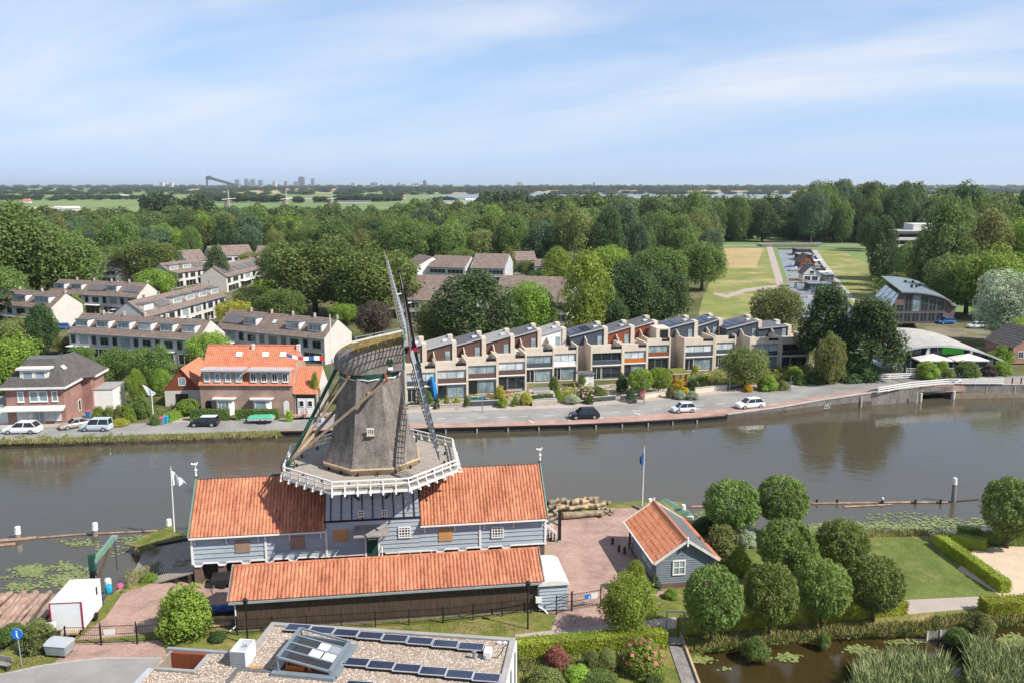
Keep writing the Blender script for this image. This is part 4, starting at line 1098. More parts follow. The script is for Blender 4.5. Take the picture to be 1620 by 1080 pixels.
for y in (-oy - 0.03,LD + oy + 0.03):
 m = MB()
 for s_ in (-1,1): m.beam((LW / 2 + s_ * (LW / 2 + 0.34),y,le - 0.2),(LW / 2,y,lr + 0.03),0.08,0.22)
 m.build('barge_board','old_white',lh)
 MB().box(LW / 2 - 0.07,LW / 2 + 0.07,y - 0.09,y + 0.03,lr - 0.45,lr + 0.38).build('finial','white_paint',lh)
MB().box(-0.44,-0.3,-oy,LD + oy,le - 0.28,le - 0.17).build('gutter','white_paint',lh)
window(lh,LW / 2 - 1.15,lb + 0.72,1.15,1.35,0.02,0,2,2,t=0.1,proud=0.1,pane='pane_sky')
for y in (1.3,2.75): window(lh,0.01,lb + 0.75,1.0,1.35,y + 1.0,-math.pi / 2,2,2,t=0.09,proud=0.08,pane='pane_sky')
for u in (0.05,LW - 0.05): MB().box(u - 0.08,u + 0.08,0.0,0.1,lb,le).build('corner_board','slate_blue_board',lh)
for y in (LD - 0.3,LD - 1.8): MB().box(0.0,0.16,y - 0.08,y + 0.08,0,le - 0.1).build('porch_post','dark_wood',lh)
MB().box(0.05,LW - 0.2,LD - 1.9,LD - 0.2,0.3,lb + 0.02).build('porch_floor','grey_wood',lh)
# benches and bits at the porch
for k,(px,py) in enumerate(((1010,872),(1022,892))):
 x,y = G(px,py,ZL)
 t = thing('garden_bench',('slatted bench against the left wall, nearer the porch post' if k == 0 else 'slatted bench against the left wall, nearer the corner windows'),'bench',(x,y,ZL),R(8.4 - 90))
 MB().box(-0.75,0.75,0,0.42,0.4,0.46).build('seat','grey_wood',t); MB().box(-0.75,0.75,0.42,0.48,0.55,0.9).build('backrest','grey_wood',t)
 for s_ in (-0.65,0.6):
  for q in (0.02,0.38): MB().box(s_,s_ + 0.07,q,q + 0.06,0,0.4).build('leg','dark_wood',t)
for px,py,nm in ((969,860,'short dark bollard just outside the house shadow'),(979,872,'short dark bollard inside the house shadow'),(988,875,'low dark post beside the garden house wall')):
 x,y = G(px,py,ZL); tag(MB().tube((0,0,0),(0,0,0.6),0.14,0.12,8).sphere((0,0,0.6),0.12,0.12,0.08).build('bollard','dark_wood',None,(x,y,ZL)),nm,'bollard')
# ---------------------------------------------------------------- near flat-roofed building with gravel roof
NB = Frame(-16.38,53.76,-7.1)
NR = 5.6
nbld = thing('flat_roofed_building','flat-roofed building with gravel covered roof in the foreground','building',(*NB.o,ZL),NB.a)
rz_ = NR - ZL
MB().box(0.15,16.6,-14,-0.15,0,rz_ - 0.2).box(-5.3,0.15,-14,-3.95,0,rz_ - 1.3).build('wall','old_white',nbld)
MB().box(0.2,16.5,-14,-0.2,rz_ - 0.2,rz_ - 0.05).box(-2.4,0.2,-14,-4.0,rz_ - 1.3,rz_ - 0.07).box(-5.2,-4.95,-14,-4.0,rz_ - 1.3,rz_ - 0.07).box(-4.95,-2.4,-14,-6.2,rz_ - 1.3,rz_ - 0.07).build('roof','gravel',nbld)
rr = random.Random(8)
gv = [MB() for _ in range(4)]
def pebble(mb,x,y,z,r):
 a = rr.uniform(0,6.28); ca_,sa_ = math.cos(a) * r,math.sin(a) * r; k = rr.uniform(0.6,1.0); h = r * rr.uniform(0.5,0.9)
 mb._add([(x + ca_,y + sa_,z),(x - sa_ * k,y + ca_ * k,z),(x - ca_,y - sa_,z),(x + sa_ * k,y - ca_ * k,z),(x + rr.uniform(-.2,.2) * r,y,z + h)],[(0,1,4),(1,2,4),(2,3,4),(3,0,4)])
for k in range(30000):
 x = rr.uniform(-5.1,16.4); y = rr.uniform(-8.6,-0.3)
 if x < 0.2 and (y > -4.1 or (-5.0 < x < -2.3 and y > -6.4)): continue
 pebble(gv[min(3,int(rr.random() ** 1.3 * 4))],x,y,rz_ - 0.055,rr.uniform(0.03,0.07))
for i,g_ in enumerate(gv): g_.build('roof_gravel','pebble_%d' % i,nbld,kind='stuff',recalc=False)
m = MB(); m.box(0,16.75,-0.35,0,rz_ - 0.25,rz_ + 0.1).box(16.4,16.75,-14,-0.35,rz_ - 0.25,rz_ + 0.1).box(0,0.3,-3.95,-0.35,rz_ - 0.25,rz_ + 0.1); m.build('parapet','roof_felt',nbld)
m = MB(); m.box(-5.35,-0.6,-4.1,-3.85,rz_ - 0.25,rz_ + 0.1); m.build('parapet','zinc',nbld)
m = MB(); m.box(-5.35,-5.05,-14,-6.3,rz_ - 0.25,rz_ + 0.08); m.build('parapet','light_metal',nbld)
m = MB(); m.box(0.05,0.3,-14,-5.4,rz_ - 0.06,rz_ + 0.04).box(0.3,4.0,-5.75,-5.35,rz_ - 0.06,rz_ + 0.0).box(8.0,16.4,-6.9,-6.5,rz_ - 0.06,rz_ + 0.0); m.build('roof_seam','roof_felt_dark',nbld)
m = MB(); m.box(16.76,16.84,-14,0,0.0,rz_ - 0.1); m.build('side_cladding','white_paint',nbld)
for y in (-1.5,-3.6,-5.7): MB().box(16.85,16.93,y - 0.12,y + 0.12,0,rz_ - 0.1).build('mullion','grey_metal',nbld)
lw = MB(); lw.box(-4.93,-2.42,-4.35,-4.12,rz_ - 1.2,rz_ - 0.02); lw.build('light_well_wall','red_clad',nbld)
m = MB(); m.box(-4.9,-2.3,-6.35,-6.1,rz_ - 0.05,rz_ + 0.06).box(-2.5,-2.25,-6.1,-4.3,rz_ - 0.05,rz_ + 0.06); m.build('light_well_curb','roof_felt',nbld)
MB().box(-4.93,-2.42,-6.18,-4.36,rz_ - 1.29,rz_ - 1.2).build('light_well_floor','dark_wood',nbld)
# vent block on the roof
vb = thing('chimney_stack','pale grey slatted vent housing standing on the gravel roof edge','chimney',NB.w(0.05,-4.6,NR - 0.05),NB.a)
m = MB(); m.box(-0.5,0.5,-0.75,-0.65,0,1.05); m.box(-0.5,-0.42,-0.65,0.75,0,1.05).box(0.42,0.5,-0.65,0.75,0,1.05).box(-0.42,0.42,0.67,0.75,0,1.05); m.build('housing','white_box',vb)
MB().box(-0.42,0.42,-0.65,0.67,0,0.85).build('inner_lid','light_metal',vb)
for k in range(6): inst('slat',lambda: MB().box(-0.5,0.5,-0.8,-0.755,0,0.12).mesh('slat','zinc'),'slat',vb,(0,0,0.08 + k * 0.165))
MB().tube((0,0.1,0.85),(0,0.1,1.15),0.04,0.04).tube((0.15,0.2,0.85),(0.15,0.2,1.05),0.05,0.05).build('vent_pipe','zinc',vb)
tg = MB().box(-0.35,0.35,-0.15,0.15,0,0.07).box(-0.35,0.35,-0.05,0.05,0.07,0.12).build('wood_block','plywood',None,NB.w(1.2,-5.3,NR - 0.04),NB.a + 0.2)
tag(tg,'small piece of reddish wood on the gravel beside the vent housing','wood block')
# glass roof lantern
gx,gy = G(497,1045,NR)
lu,lv = NB.loc(gx,gy)
lan = thing('glass_roof_lantern','grey framed glass roof lantern standing on the gravel roof','roof lantern',NB.w(lu,lv,NR - 0.05),NB.a - R(2))
LWd,LDp,h0,h1 = 3.3,3.7,0.85,1.15
y0,y1 = -1.6,1.9
MB().box(-LWd / 2 - 0.35,LWd / 2 + 0.35,y0 - 0.35,y0 + 0.02,0,0.22).box(-LWd / 2 - 0.35,-LWd / 2,y0,y1 + 0.2,0,0.22).box(LWd / 2,LWd / 2 + 0.45,y0,y1 + 0.2,0,0.22).box(-LWd / 2,LWd / 2,y1,y1 + 0.2,0,0.22).build('curb','grey_metal',lan)
MB().box(-LWd / 2,LWd / 2,y0 + 0.02,y1,0.0,0.06).build('interior_floor','plywood_grey',lan)
def lz(y,x=0): return 0.16 + 0.62 - 0.32 * x / (LWd / 2)
m = MB()
for x_ in (-LWd / 2,LWd / 2):
 m.beam((x_,y0,lz(y0,x_)),(x_,y1,lz(y1,x_)),0.2,0.16)
 m.beam((x_,y0,0.2),(x_,y0,lz(y0,x_)),0.1); m.beam((x_,y1,0.2),(x_,y1,lz(y1,x_)),0.1)
for k in range(5):
 y = y0 + (y1 - y0) * k / 4; m.beam((-LWd / 2,y,lz(y,-LWd / 2)),(LWd / 2,y,lz(y,LWd / 2)),0.12,0.12)
m.beam((-LWd / 2,y1,0.2),(-LWd / 2,y0,0.2),0.1)
m.build('frame','grey_metal',lan)
gl = bpy.data.materials.new('clear_glass'); gl.use_nodes = True
b = gl.node_tree.nodes['Principled BSDF']; b.inputs['Base Color'].default_value = (0.62,0.72,0.8,1); b.inputs['Transmission Weight'].default_value = 0.96; b.inputs['Roughness'].default_value = 0.03; b.inputs['IOR'].default_value = 1.2
MATS['clear_glass'] = gl
for k in range(4):
 ya,yb = y0 + (y1 - y0) * k / 4 + 0.06,y0 + (y1 - y0) * (k + 1) / 4 - 0.06
 MB()._add([(q,r,lz(r,q)) for q,r in ((-LWd / 2 + 0.1,ya),(LWd / 2 - 0.1,ya),(LWd / 2 - 0.1,yb),(-LWd / 2 + 0.1,yb))],[(0,1,2,3)]).build('pane','clear_glass',lan,recalc=False)
for xa,ka in ((-0.1,1),(0.75,1),(0.15,2),(0.8,2)):
 ya,yb = y0 + (y1 - y0) * ka / 4 + 0.08,y0 + (y1 - y0) * (ka + 1) / 4 - 0.08
 MB()._add([(q,r,lz(r,q) + 0.04) for q,r in ((xa,ya),(xa + 0.75,ya),(xa + 0.75,yb),(xa,yb))],[(0,1,2,3)]).build('blind','pane_white' if xa != 0.8 else 'zinc',lan,recalc=False)
m = MB(); m.box(-1.3,-0.1,y0 + 0.3,y0 + 1.0,0.06,0.4).box(-1.3,-1.2,y0 + 0.35,y0 + 1.6,0.4,0.6).box(0.1,0.3,y0 + 0.3,y0 + 0.9,0.06,0.6); m.build('interior_furniture','orange_clad',lan)
MB().box(-0.9,0.1,y0 + 1.4,y0 + 2.2,0.06,0.25).build('interior_furniture','pink_plastic',lan)
# solar panels on low tilted frames
def panel(u,v,label,m='solar_cells',tilt=-4):
 t = thing('solar_panel',label,'solar panel',NB.w(u,v,NR - 0.05),NB.a,'solar panels on the gravel roof')
 def fr():
  q = MB(); w,d = 1.66,0.98
  q.box(0,w,-0.0,0.05,0,0.05).box(0,w,d - 0.05,d,0,0.05).box(0,0.05,0.05,d - 0.05,0,0.05).box(w - 0.05,w,0.05,d - 0.05,0,0.05); return q.mesh('frame','light_metal')
 f = inst('spf',fr,'frame',t,(0,0,0.2),(R(tilt),0,0))
 inst('spc',lambda: MB().box(0.045,1.615,0.045,0.935,0.015,0.035).mesh('cells','solar_cells'),'cells',f)
 inst('sps',lambda: MB().box(0.0,1.66,0.02,0.05,0.0,0.19).box(0.0,1.66,0.9,0.93,0,0.13).box(0,0.04,0.05,0.9,0,0.12).box(1.62,1.66,0.05,0.9,0,0.12).mesh('stand','black_paint'),'stand',t)
nth = ('first','second','third','fourth','fifth','sixth','seventh','eighth','ninth','tenth','eleventh','twelfth','thirteenth')
u0,v0 = NB.loc(*G(450,997,NR)); u1,v1 = NB.loc(*G(765,1032,NR))
for k in range(8):
 f = k / 8
 panel(u0 + (u1 - u0) * f,v0 + (v1 - v0) * f - 0.2,'dark blue solar panel, %s from left in the far row on the gravel roof' % nth[k])
u0,v0 = NB.loc(*G(540,1052,NR)); u1,v1 = NB.loc(*G(790,1082,NR))
for k in range(6):
 f = k / 6
 panel(u0 + (u1 - u0) * f,v0 + (v1 - v0) * f - 0.2,'dark blue solar panel, %s from left in the near row on the gravel roof' % nth[k])
for k,(px,py) in enumerate(((548,1082),(608,1087))):
 u,v = NB.loc(*G(px,py,NR)); panel(u,v - 0.7,('left' if k == 0 else 'right') + ' of the two solar panels cut off by the bottom edge')
u,v = NB.loc(*G(750,1040,NR))
tag(MB().tube((0,0,0),(0,0,0.45),0.11,0.11,10).sphere((0,0,0.5),0.16,0.16,0.1).build('roof_vent','grey_metal',None,NB.w(u,v,NR - 0.05)),'small grey capped vent pipe between the two solar rows','vent pipe')
u,v = NB.loc(*G(765,1042,NR))
inv = thing('inverter_box','white electrical box at the right end of the far solar row','electrical box',NB.w(u,v,NR - 0.05),NB.a)
MB().box(0,0.45,0,0.75,0.05,0.5).build('case','white_box',inv); MB().box(0.05,0.15,-0.06,0,0.1,0.3).build('switch','zinc',inv)
m = MB(); m.path([(0.45,0.2,0.1),(0.8,0.3,0.03),(1.0,0.9,0.03),(1.1,1.7,0.05),(1.5,2.1,0.1)],0.02); m.build('cable','rubber',inv)
u,v = NB.loc(*G(787,1018,NR))
tag(MB().box(0,0.22,0,0.16,0,0.16).box(0.4,0.62,0,0.16,0,0.16).tube((0.22,0.08,0.06),(0.4,0.08,0.06),0.03).build('roof_lamp','white_box',None,NB.w(u,v,NR - 0.03),NB.a),'pair of small white fittings at the far right roof corner','roof fitting')
# ---------------------------------------------------------------- houses on the far bank
def courses(m,A,B,C,D,n,step=0.03):
 """tile courses on a sloping quad: A-B eaves, D-C top"""
 A,B,C,D = map(Vector,(A,B,C,D))
 nrm = (B - A).cross(D - A).normalized()
 if nrm.z < 0: nrm = -nrm
 for k in range(n):
  a0,b0 = A.lerp(D,k / n),B.lerp(C,k / n); a1,b1 = A.lerp(D,(k + 1) / n),B.lerp(C,(k + 1) / n)
  m._add([a0 + nrm * step,b0 + nrm * step,b1,a1,a0 - nrm * 0.01,b0 - nrm * 0.01],[(0,1,2,3),(4,5,1,0)])
 return m
def dormer(parent,u,v,z,w,h,d,pane='pane_sky',nx=3,wallm='white_paint',roofm='roof_felt_dark',framem='white_paint'):
 dm = MB().box(u,u + w,v,v + d,z,z + h).build('dormer',wallm,parent)
 MB().box(u - 0.12,u + w + 0.12,v - 0.22,v + d,z + h,z + h + 0.12).build('dormer_roof',roofm,dm)
 window(dm,u + 0.18,z + 0.2,w - 0.36,h - 0.35,v,0,nx,1,frame=framem,pane=pane)
 return dm
# --- hipped brick house at the left
a = G(14,671,ZF); b = G(105,669,ZF)
HB = Frame(*a,math.degrees(math.atan2(b[1] - a[1],b[0] - a[0])))
hw = math.dist(a,b); hd = 6.4; he = 5.6
h1 = thing('brick_house','red brick house with dark hipped roof, dormer and white side extension','house',(*a,ZF),HB.a)
MB().box(0,hw,0,hd,0,he).box(3.2,hw + 1.4,hd,hd + 5.0,0,he).build('wall','red_brick',h1)
m = MB(); o_ = 0.55; rt = 9.0
E1 = [(-o_,-o_,he),(hw + o_,-o_,he),(hw + o_,hd + o_,he),(-o_,hd + o_,he)]
T1 = [(2.1,2.6,rt),(hw - 2.1,2.6,rt),(hw - 2.1,hd - 1.2,rt),(2.1,hd - 1.2,rt)]
for i in range(4): j = (i + 1) % 4; courses(m,E1[i],E1[j],T1[j],T1[i],13)
m.build('roof','dark_tile',h1,recalc=False)
m = MB(); E2 = [(3.0,hd - 3.2,he + 0.003),(hw + 1.4 + o_,hd - 0.6,he + 0.003),(hw + 1.4 + o_,hd + 5 + o_,he + 0.003),(3.0,hd + 5 + o_,he + 0.003)]
T2 = [(4.6,hd - 0.8,rt - 0.1),(hw - 2.0,hd + 1.4,rt - 0.1),(hw - 2.0,hd + 2.8,rt - 0.1),(4.6,hd + 2.8,rt - 0.1)]
for i in range(4): j = (i + 1) % 4; courses(m,E2[i],E2[j],T2[j],T2[i],13)
m.build('rear_roof','dark_tile',h1,recalc=False)
MB().box(2.0,hw - 2.0,2.5,hd - 1.1,rt - 0.12,rt + 0.1).build('roof_flat','roof_felt_dark',h1)
MB().box(-o_ - 0.05,hw + o_ + 0.05,-o_ - 0.08,hd + o_,he - 0.32,he - 0.005).box(hw - 1,hw + 1.45 + o_,hd + o_,hd + 5.05 + o_,he - 0.32,he - 0.008).build('eaves','white_paint',h1)
dm = MB().box(2.0,5.9,0.5,2.6,he + 0.75,he + 2.35).build('dormer','white_paint',h1)
MB().box(1.6,6.3,0.15,2.6,he + 2.35,he + 2.6).build('dormer_roof','old_white',dm)
for u in (2.35,4.05): window(dm,u,he + 1.0,1.5,1.15,0.5,0,1,1,pane='pane_sky',t=0.12)
for u,w in ((1.6,0.9),(3.25,1.25),(4.55,1.25),(6.35,0.85)): window(h1,u,3.35,w,1.55,0,0,1,1,pane='pane_sky',t=0.12,sill=True)
m = MB(); m._add([(-0.2,0,2.75),(hw + 0.1,0,2.75),(hw + 0.25,-1.3,2.35),(-0.35,-1.3,2.35),(-0.2,0,2.55),(hw + 0.1,0,2.55),(hw + 0.25,-1.3,2.2),(-0.35,-1.3,2.2)],[(0,1,2,3),(4,7,6,5),(3,2,6,7),(0,3,7,4),(1,5,6,2)]); m.build('canopy','old_white',h1)
window(h1,1.3,0.45,2.2,1.75,0,0,2,1,pane='pane_curtain',t=0.1); window(h1,5.2,0.45,2.2,1.75,0,0,2,1,pane='pane_curtain',t=0.1)
window(h1,3.65,0.05,1.45,2.2,0,0,2,1,pane='pane_sky',name='door')
MB().box(hw + 1.4,hw + 4.2,hd + 0.6,hd + 5.5,0,3.3).build('extension','white_paint',h1); MB().box(hw + 1.3,hw + 4.3,hd + 0.5,hd + 5.6,3.3,3.42).build('extension_roof','roof_felt',h1)
MB().box(-3.6,-0.05,0.5,6,0,2.7).build('garage','white_paint',h1); MB().box(-3.7,0.0,0.4,6.1,2.7,2.85).build('garage_roof','roof_felt',h1)
window(h1,hw + 0.0,0.6,0.9,1.7,hd - 1.9,math.pi / 2,1,1,pane='pane_dark')
for p_,q_ in (((hw + 0.9,3.0),7.2),((hw + 0.7,hd + 2.0),7.3)):
 MB().cbox(hw - 0.9,p_[1],q_ + 0.55,0.7,1.0,0.1,ry=R(48)).build('skylight','pane_white',h1)
# --- semi-detached pair with orange roof, plus annex
a = G(319,654,ZF); b = G(463,657,ZF)
TW = Frame(*a,math.degrees(math.atan2(b[1] - a[1],b[0] - a[0])) + 3)
tw_ = math.dist(a,b)
def semi(u0,w,label,left):
 t = thing('brick_house',label,'house',TW.w(u0,0,ZF),TW.a)
 D,ev,rg = 9.0,4.7,9.7
 m = MB(); m._add([(0,0,0),(w,0,0),(w,D,0),(0,D,0),(0,0,ev),(w,0,ev),(w,D,ev),(0,D,ev),(0,D / 2,rg - 0.1),(w,D / 2,rg - 0.1)],[(0,1,5,4),(2,3,7,6),(1,2,6,9,5),(3,0,4,8,7)]); m.build('wall','brown_brick',t,recalc=False)
 m = MB(); L = math.hypot(D / 2 + 0.3,rg - ev + 0.2); pantiles(m,(-0.15 if left else 0,-0.3,ev - 0.2),(1,0,0),(0,(D / 2 + 0.3) / L,(rg - ev + 0.2) / L),w + 0.15,L,tw=0.32,tc=0.36,amp=0.04,seg=2,seed=int(u0 * 3))
 pantiles(m,(w,D + 0.3,ev - 0.2),(-1,0,0),(0,-(D / 2 + 0.3) / L,(rg - ev + 0.2) / L),w,L,tw=0.64,tc=0.7,seg=2)
 m.build('roof_tiles','orange_tile_new',t,smooth=False,kind='stuff',recalc=False)
 MB().tube((-0.1,D / 2,rg + 0.02),(w,D / 2,rg + 0.02),0.13,0.13,7).build('ridge_tiles','orange_tile_new',t)
 dm = MB().box(0.55,w - 0.45,-0.02,3.4,ev - 0.4,ev + 1.95).build('dormer','grey_brick',t)
 MB().box(0.25,w - 0.2,-0.55,3.6,ev + 1.95,ev + 2.2).build('dormer_roof','light_metal',dm)
 n = 4
 for k in range(n):
  x = 0.75 + (w - 2.2) * k / 3 * 0.99; window(dm,x,ev + 0.35,0.85,1.35,-0.02,0,1 if left else 2,1,pane='pane_sky' if left else 'pane_dark',t=0.1,sill=True)
 m = MB(); bx = 2.3 if left else 0.9
 m.prism([(bx,0),(bx + 0.45,-0.75),(bx + 2.35,-0.75),(bx + 2.8,0)],0.0 if left else 0.5,2.45); bay = m.build('bay_window','white_paint',t)
 MB().prism([(bx - 0.4,0),(bx - 0.2,-1.0),(bx + 3.0,-1.0),(bx + 3.2,0)],2.45,2.62).build('bay_roof','old_white',bay)
 window(bay,bx + 0.55,0.3 if left else 0.75,1.7,1.9 if left else 1.5,-0.75,0,3 if left else 1,1,pane='pane_sky',t=0.08)
 dx = 0.75 if left else w - 1.55
 MB().box(dx,dx + 0.85,-0.06,0.0,0.0,1.75).extr([(dx + 0.425 + 0.425 * math.cos(math.pi * k / 8),1.75 + 0.4 * math.sin(math.pi * k / 8)) for k in range(9)],-0.06,0).build('door','black_paint' if left else 'white_paint',t)
 for k in range(3):
  if left and k > 0: break
  xs = (w * 0.72,) if left else (w * 0.3,w * 0.68,w * 0.5)
  x = xs[k]; s = 0.42 if k < 2 else 0.62
  z = ev + (rg - ev) * s + 0.35; y = D / 2 * s
  if k == 2: MB().cbox(x,3.4,ev + 2.7,0.9,0.5,0.45).build('air_unit','white_box',t); continue
  MB().cbox(x,D / 2 * 0.74,ev + (rg - ev) * 0.76 + 0.05,0.95,0.85,0.12,rx=R(47)).build('skylight','pane_white',t)
 MB().box(w - 0.2 if left else w - 0.3,w + 0.2,D / 2 - 0.6,D / 2 - 0.1,rg - 0.8,rg + 0.25).build('chimney','old_white',t)
 return t
semi(0,tw_ * 0.5,'brown brick half with black arched door under orange roof',True)
semi(tw_ * 0.5,tw_ * 0.5,'brown brick half with white door and four paired windows under orange roof',False)
u0 = tw_ + 0.1
t = thing('annex_house','low annex with orange roof and white double doors beside the brick pair','house',TW.w(u0,0.2,ZF),TW.a)
aw = 3.5
MB().box(0,aw,0,7,0,3.3).build('wall','grey_brick',t); MB().box(0.25,aw - 0.25,-0.03,0,0,3.0).build('front_panel','dark_wood',t)
m = MB(); L = math.hypot(4.2,3.4); pantiles(m,(-0.1,-0.3,3.2),(1,0,0),(0,4.2 / L,3.4 / L),aw + 0.2,L,tw=0.32,tc=0.36,amp=0.04,seg=2,seed=9); m.build('roof_tiles','orange_tile_new',t,kind='stuff',recalc=False)
MB()._add([(0,0,3.3),(0,7,3.3),(0,3.9,6.5),(aw,0,3.3),(aw,7,3.3),(aw,3.9,6.5)],[(0,1,2),(5,4,3),(1,4,5,2)]).build('gable','pale_brick',t)
for x in (0.45,1.75):
 d = MB().box(x,x + 1.25,-0.09,-0.03,0.05,2.5).build('door','white_paint',t); window(d,x + 0.25,1.2,0.75,0.95,-0.09,0,1,1)
MB().cbox(aw * 0.4,2.2,5.05,0.95,0.85,0.1,rx=R(39)).build('skylight','pane_white',t)
# --- gabled house with dark red boarded gable
a = G(262,642,ZF)
GH = Frame(*a,3)
t = thing('gabled_house','small house with dark red boarded gable and orange roof slope','house',(*a,ZF),GH.a)
gw,ge,gr_ = 5.6,2.6,6.0
MB().box(0,gw,0,9,0,ge).build('wall','pale_brick',t)
MB().extr([(-0.1,ge),(gw + 0.1,ge),(gw / 2,gr_)],-0.05,0.1).build('gable','red_clad',t)
m = MB(); s_ = math.hypot(gw / 2 + 0.4,gr_ - ge + 0.4)
pantiles(m,(gw + 0.4,-0.3,ge - 0.35),(0,1,0),(-(gw / 2 + 0.4) / s_,0,(gr_ - ge + 0.4) / s_),9.6,s_,tw=0.32,tc=0.36,amp=0.04,seg=2)
pantiles(m,(-0.4,9.3,ge - 0.35),(0,-1,0),((gw / 2 + 0.4) / s_,0,(gr_ - ge + 0.4) / s_),9.6,s_,tw=0.32,tc=0.36,amp=0.04,seg=2)
m.build('roof_tiles','orange_tile_new',t,kind='stuff',recalc=False)
window(t,gw / 2 - 0.55,ge + 0.7,1.1,1.3,-0.05,0,2,1,pane='pane_sky'); window(t,1.7,0.5,1.9,1.5,0,0,2,1,frame='dark_wood')
dm = MB().box(gw - 1.0,gw + 0.8,3.0,5.5,ge + 0.2,ge + 1.3).build('dormer','dark_wood',t); MB().box(gw - 1.4,gw + 1.0,2.8,5.7,ge + 1.3,ge + 1.45).build('dormer_roof','roof_felt',dm)
x,y = G(537,650,ZF)
t = thing('brick_barn','brown brick outbuilding with brown tiled roof behind the windmill tail','outbuilding',(x - 0.9,y + 4,ZF),R(-8))
MB().extr([(0,0),(4.6,0),(4.6,2.6),(2.3,5.4),(0,2.6)],0,9).build('wall','brown_brick',t)
m = MB(); courses(m,(-0.3,-0.3,2.4),(-0.3,9.3,2.4),(2.3,9.3,5.55),(2.3,-0.3,5.55),9); courses(m,(4.9,9.3,2.4),(4.9,-0.3,2.4),(2.3,-0.3,5.55),(2.3,9.3,5.55),9); m.build('roof','brown_tile',t,recalc=False)
# ---------------------------------------------------------------- brown-roofed terraces behind: every dwelling on its own
def row(pl,pr,n,label,depth=8.5,ez=5.3,rz_=8.4,zf=None,wallm='grey_block',endm='cream_block',dorm=None,near=True,group=None,ends='right',gz=ZF,facing=1,reverse=False):
 A = G(*pl,ez + gz); B = G(*pr,ez + gz)
 ang = math.degrees(math.atan2(B[1] - A[1],B[0] - A[0])); fr = Frame(*A,ang); L = math.dist(A,B); w = L / n
 rnd = random.Random(int(pl[0] * 7 + pr[0]))
 for i in range(n):
  nm = ('leftmost' if i == 0 else 'rightmost' if i == n - 1 else nth[i] + ' from left') if n > 1 else 'single'
  t = thing('terraced_house','%s house of the %s' % (nm,label),'house',fr.w(i * w,0,gz),fr.a,group or label)
  wl = MB(); D = depth
  wl._add([(0,0,0),(w,0,0),(w,D,0),(0,D,0),(0,0,ez),(w,0,ez),(w,D,ez),(0,D,ez)],[(0,1,5,4),(2,3,7,6),(1,2,6,5),(3,0,4,7)]); wl.build('wall',wallm,t,recalc=False)
  for x0,is_end in ((0,i == 0),(w,i == n - 1)):
   if is_end:
    MB()._add([(q,*r) for q in ((x0 - 0.12,x0 - 0.004) if x0 == 0 else (x0 + 0.004,x0 + 0.12)) for r in ((0,0),(D,0),(D,ez),(D / 2,rz_ - 0.05),(0,ez))],[(0,1,2,3,4),(9,8,7,6,5),(3,2,7,8),(4,3,8,9),(0,4,9,5),(1,6,7,2)]).build('gable_wall',endm,t)
  m = MB(); e0 = -0.3 if i == 0 else 0; e1_ = 0.3 if i == n - 1 else 0
  courses(m,(e0,-0.35,ez - 0.25),(w + e1_,-0.35,ez - 0.25),(w + e1_,D / 2,rz_),(e0,D / 2,rz_),12 if near else 5)
  courses(m,(w + e1_,D + 0.35,ez - 0.25),(e0,D + 0.35,ez - 0.25),(e0,D / 2,rz_),(w + e1_,D / 2,rz_),4)
  m.build('roof','brown_tile',t,recalc=False)
  if near:
   MB().box(0,w,-0.5,-0.36,ez - 0.36,ez - 0.22).build('gutter','grey_metal',t)
   s = (D / 2) / (rz_ - ez)
   kind = dorm[i] if dorm else rnd.choice('wwsbn')
   if kind in 'wbs':
    dormer(t,w * 0.16,1.1,ez + 0.75,w * 0.62,1.5,2.6,pane={'w': 'pane_sky','b': 'pane_curtain','s': 'pane_white'}[kind],nx=3 if kind != 's' else 1,framem='white_paint')
   elif kind == 'p':
    MB().cbox(w * 0.5,D * 0.22,ez + (rz_ - ez) * 0.46 + 0.12,w * 0.8,2.2,0.08,rx=math.atan2(rz_ - ez,D / 2)).build('solar_panels','roof_felt_dark',t)
   else:
    MB().cbox(w * 0.45,D * 0.26,ez + (rz_ - ez) * 0.53 + 0.12,0.8,1.0,0.1,rx=math.atan2(rz_ - ez,D / 2)).build('skylight','pane_white',t)
   pv = rnd.choice(('pane_dark','pane_sky','pane_dark'))
   window(t,w * 0.08,2.95,w * 0.22,1.7,0,0,1,1,frame='grey_metal',pane='pane_dark'); window(t,w * 0.5,3.0,w * 0.38,1.5,0,0,2,1,frame='grey_metal',pane=pv)
   window(t,w * 0.1,0.1,w * 0.8,2.1,0,0,3,1,frame='old_white',pane='pane_dark')
   MB().box(w - 0.12,w + 0.12,D / 2 - 0.3,D / 2 + 0.3,rz_ - 0.3,rz_ + 0.7).build('chimney','grey_brick',t)
   if rnd.random() < 0.45: MB().box(w * 0.05,w * 0.95,-1.6,0,2.45,2.6).build('awning',rnd.choice(('white_paint','zinc')),t)
  else:
   window(t,w * 0.06,2.9,w * 0.88,1.5,0,0,4,1,frame='old_white',pane='pane_dark'); window(t,w * 0.06,0.3,w * 0.88,1.8,0,0,4,1,frame='old_white',pane='pane_dark')
 return fr,L
row((109,524),(312,536),6,'grey terrace with brown roof behind the brick house',dorm='wwwswb')
row((343,517),(512,534),5,'grey terrace with brown roof behind the orange-roofed pair',dorm='pwnww')
row((-60,474),(80,487),4,'pale terrace with dormers at the left edge',dorm='wwww')
row((77,462),(216,469),5,'terrace with brown roof behind the small garages',dorm='wwpwp')
row((232,499),(356,467),6,'long terrace seen end-on with white dormers',dorm='spwwww',wallm='cream_block',endm='grey_block',depth=8.5)
row((270,432),(330,424),3,'half-hidden cream terrace left of the dark tree',wallm='cream_block',dorm='wwp')
row((358,437),(432,418),4,'cream terrace with solar panels left of the big willow',wallm='cream_block',dorm='pppw')
row((150,424),(184,425),1,'brown roofed house between the left trees',near=False,rz_=9.0,depth=14)
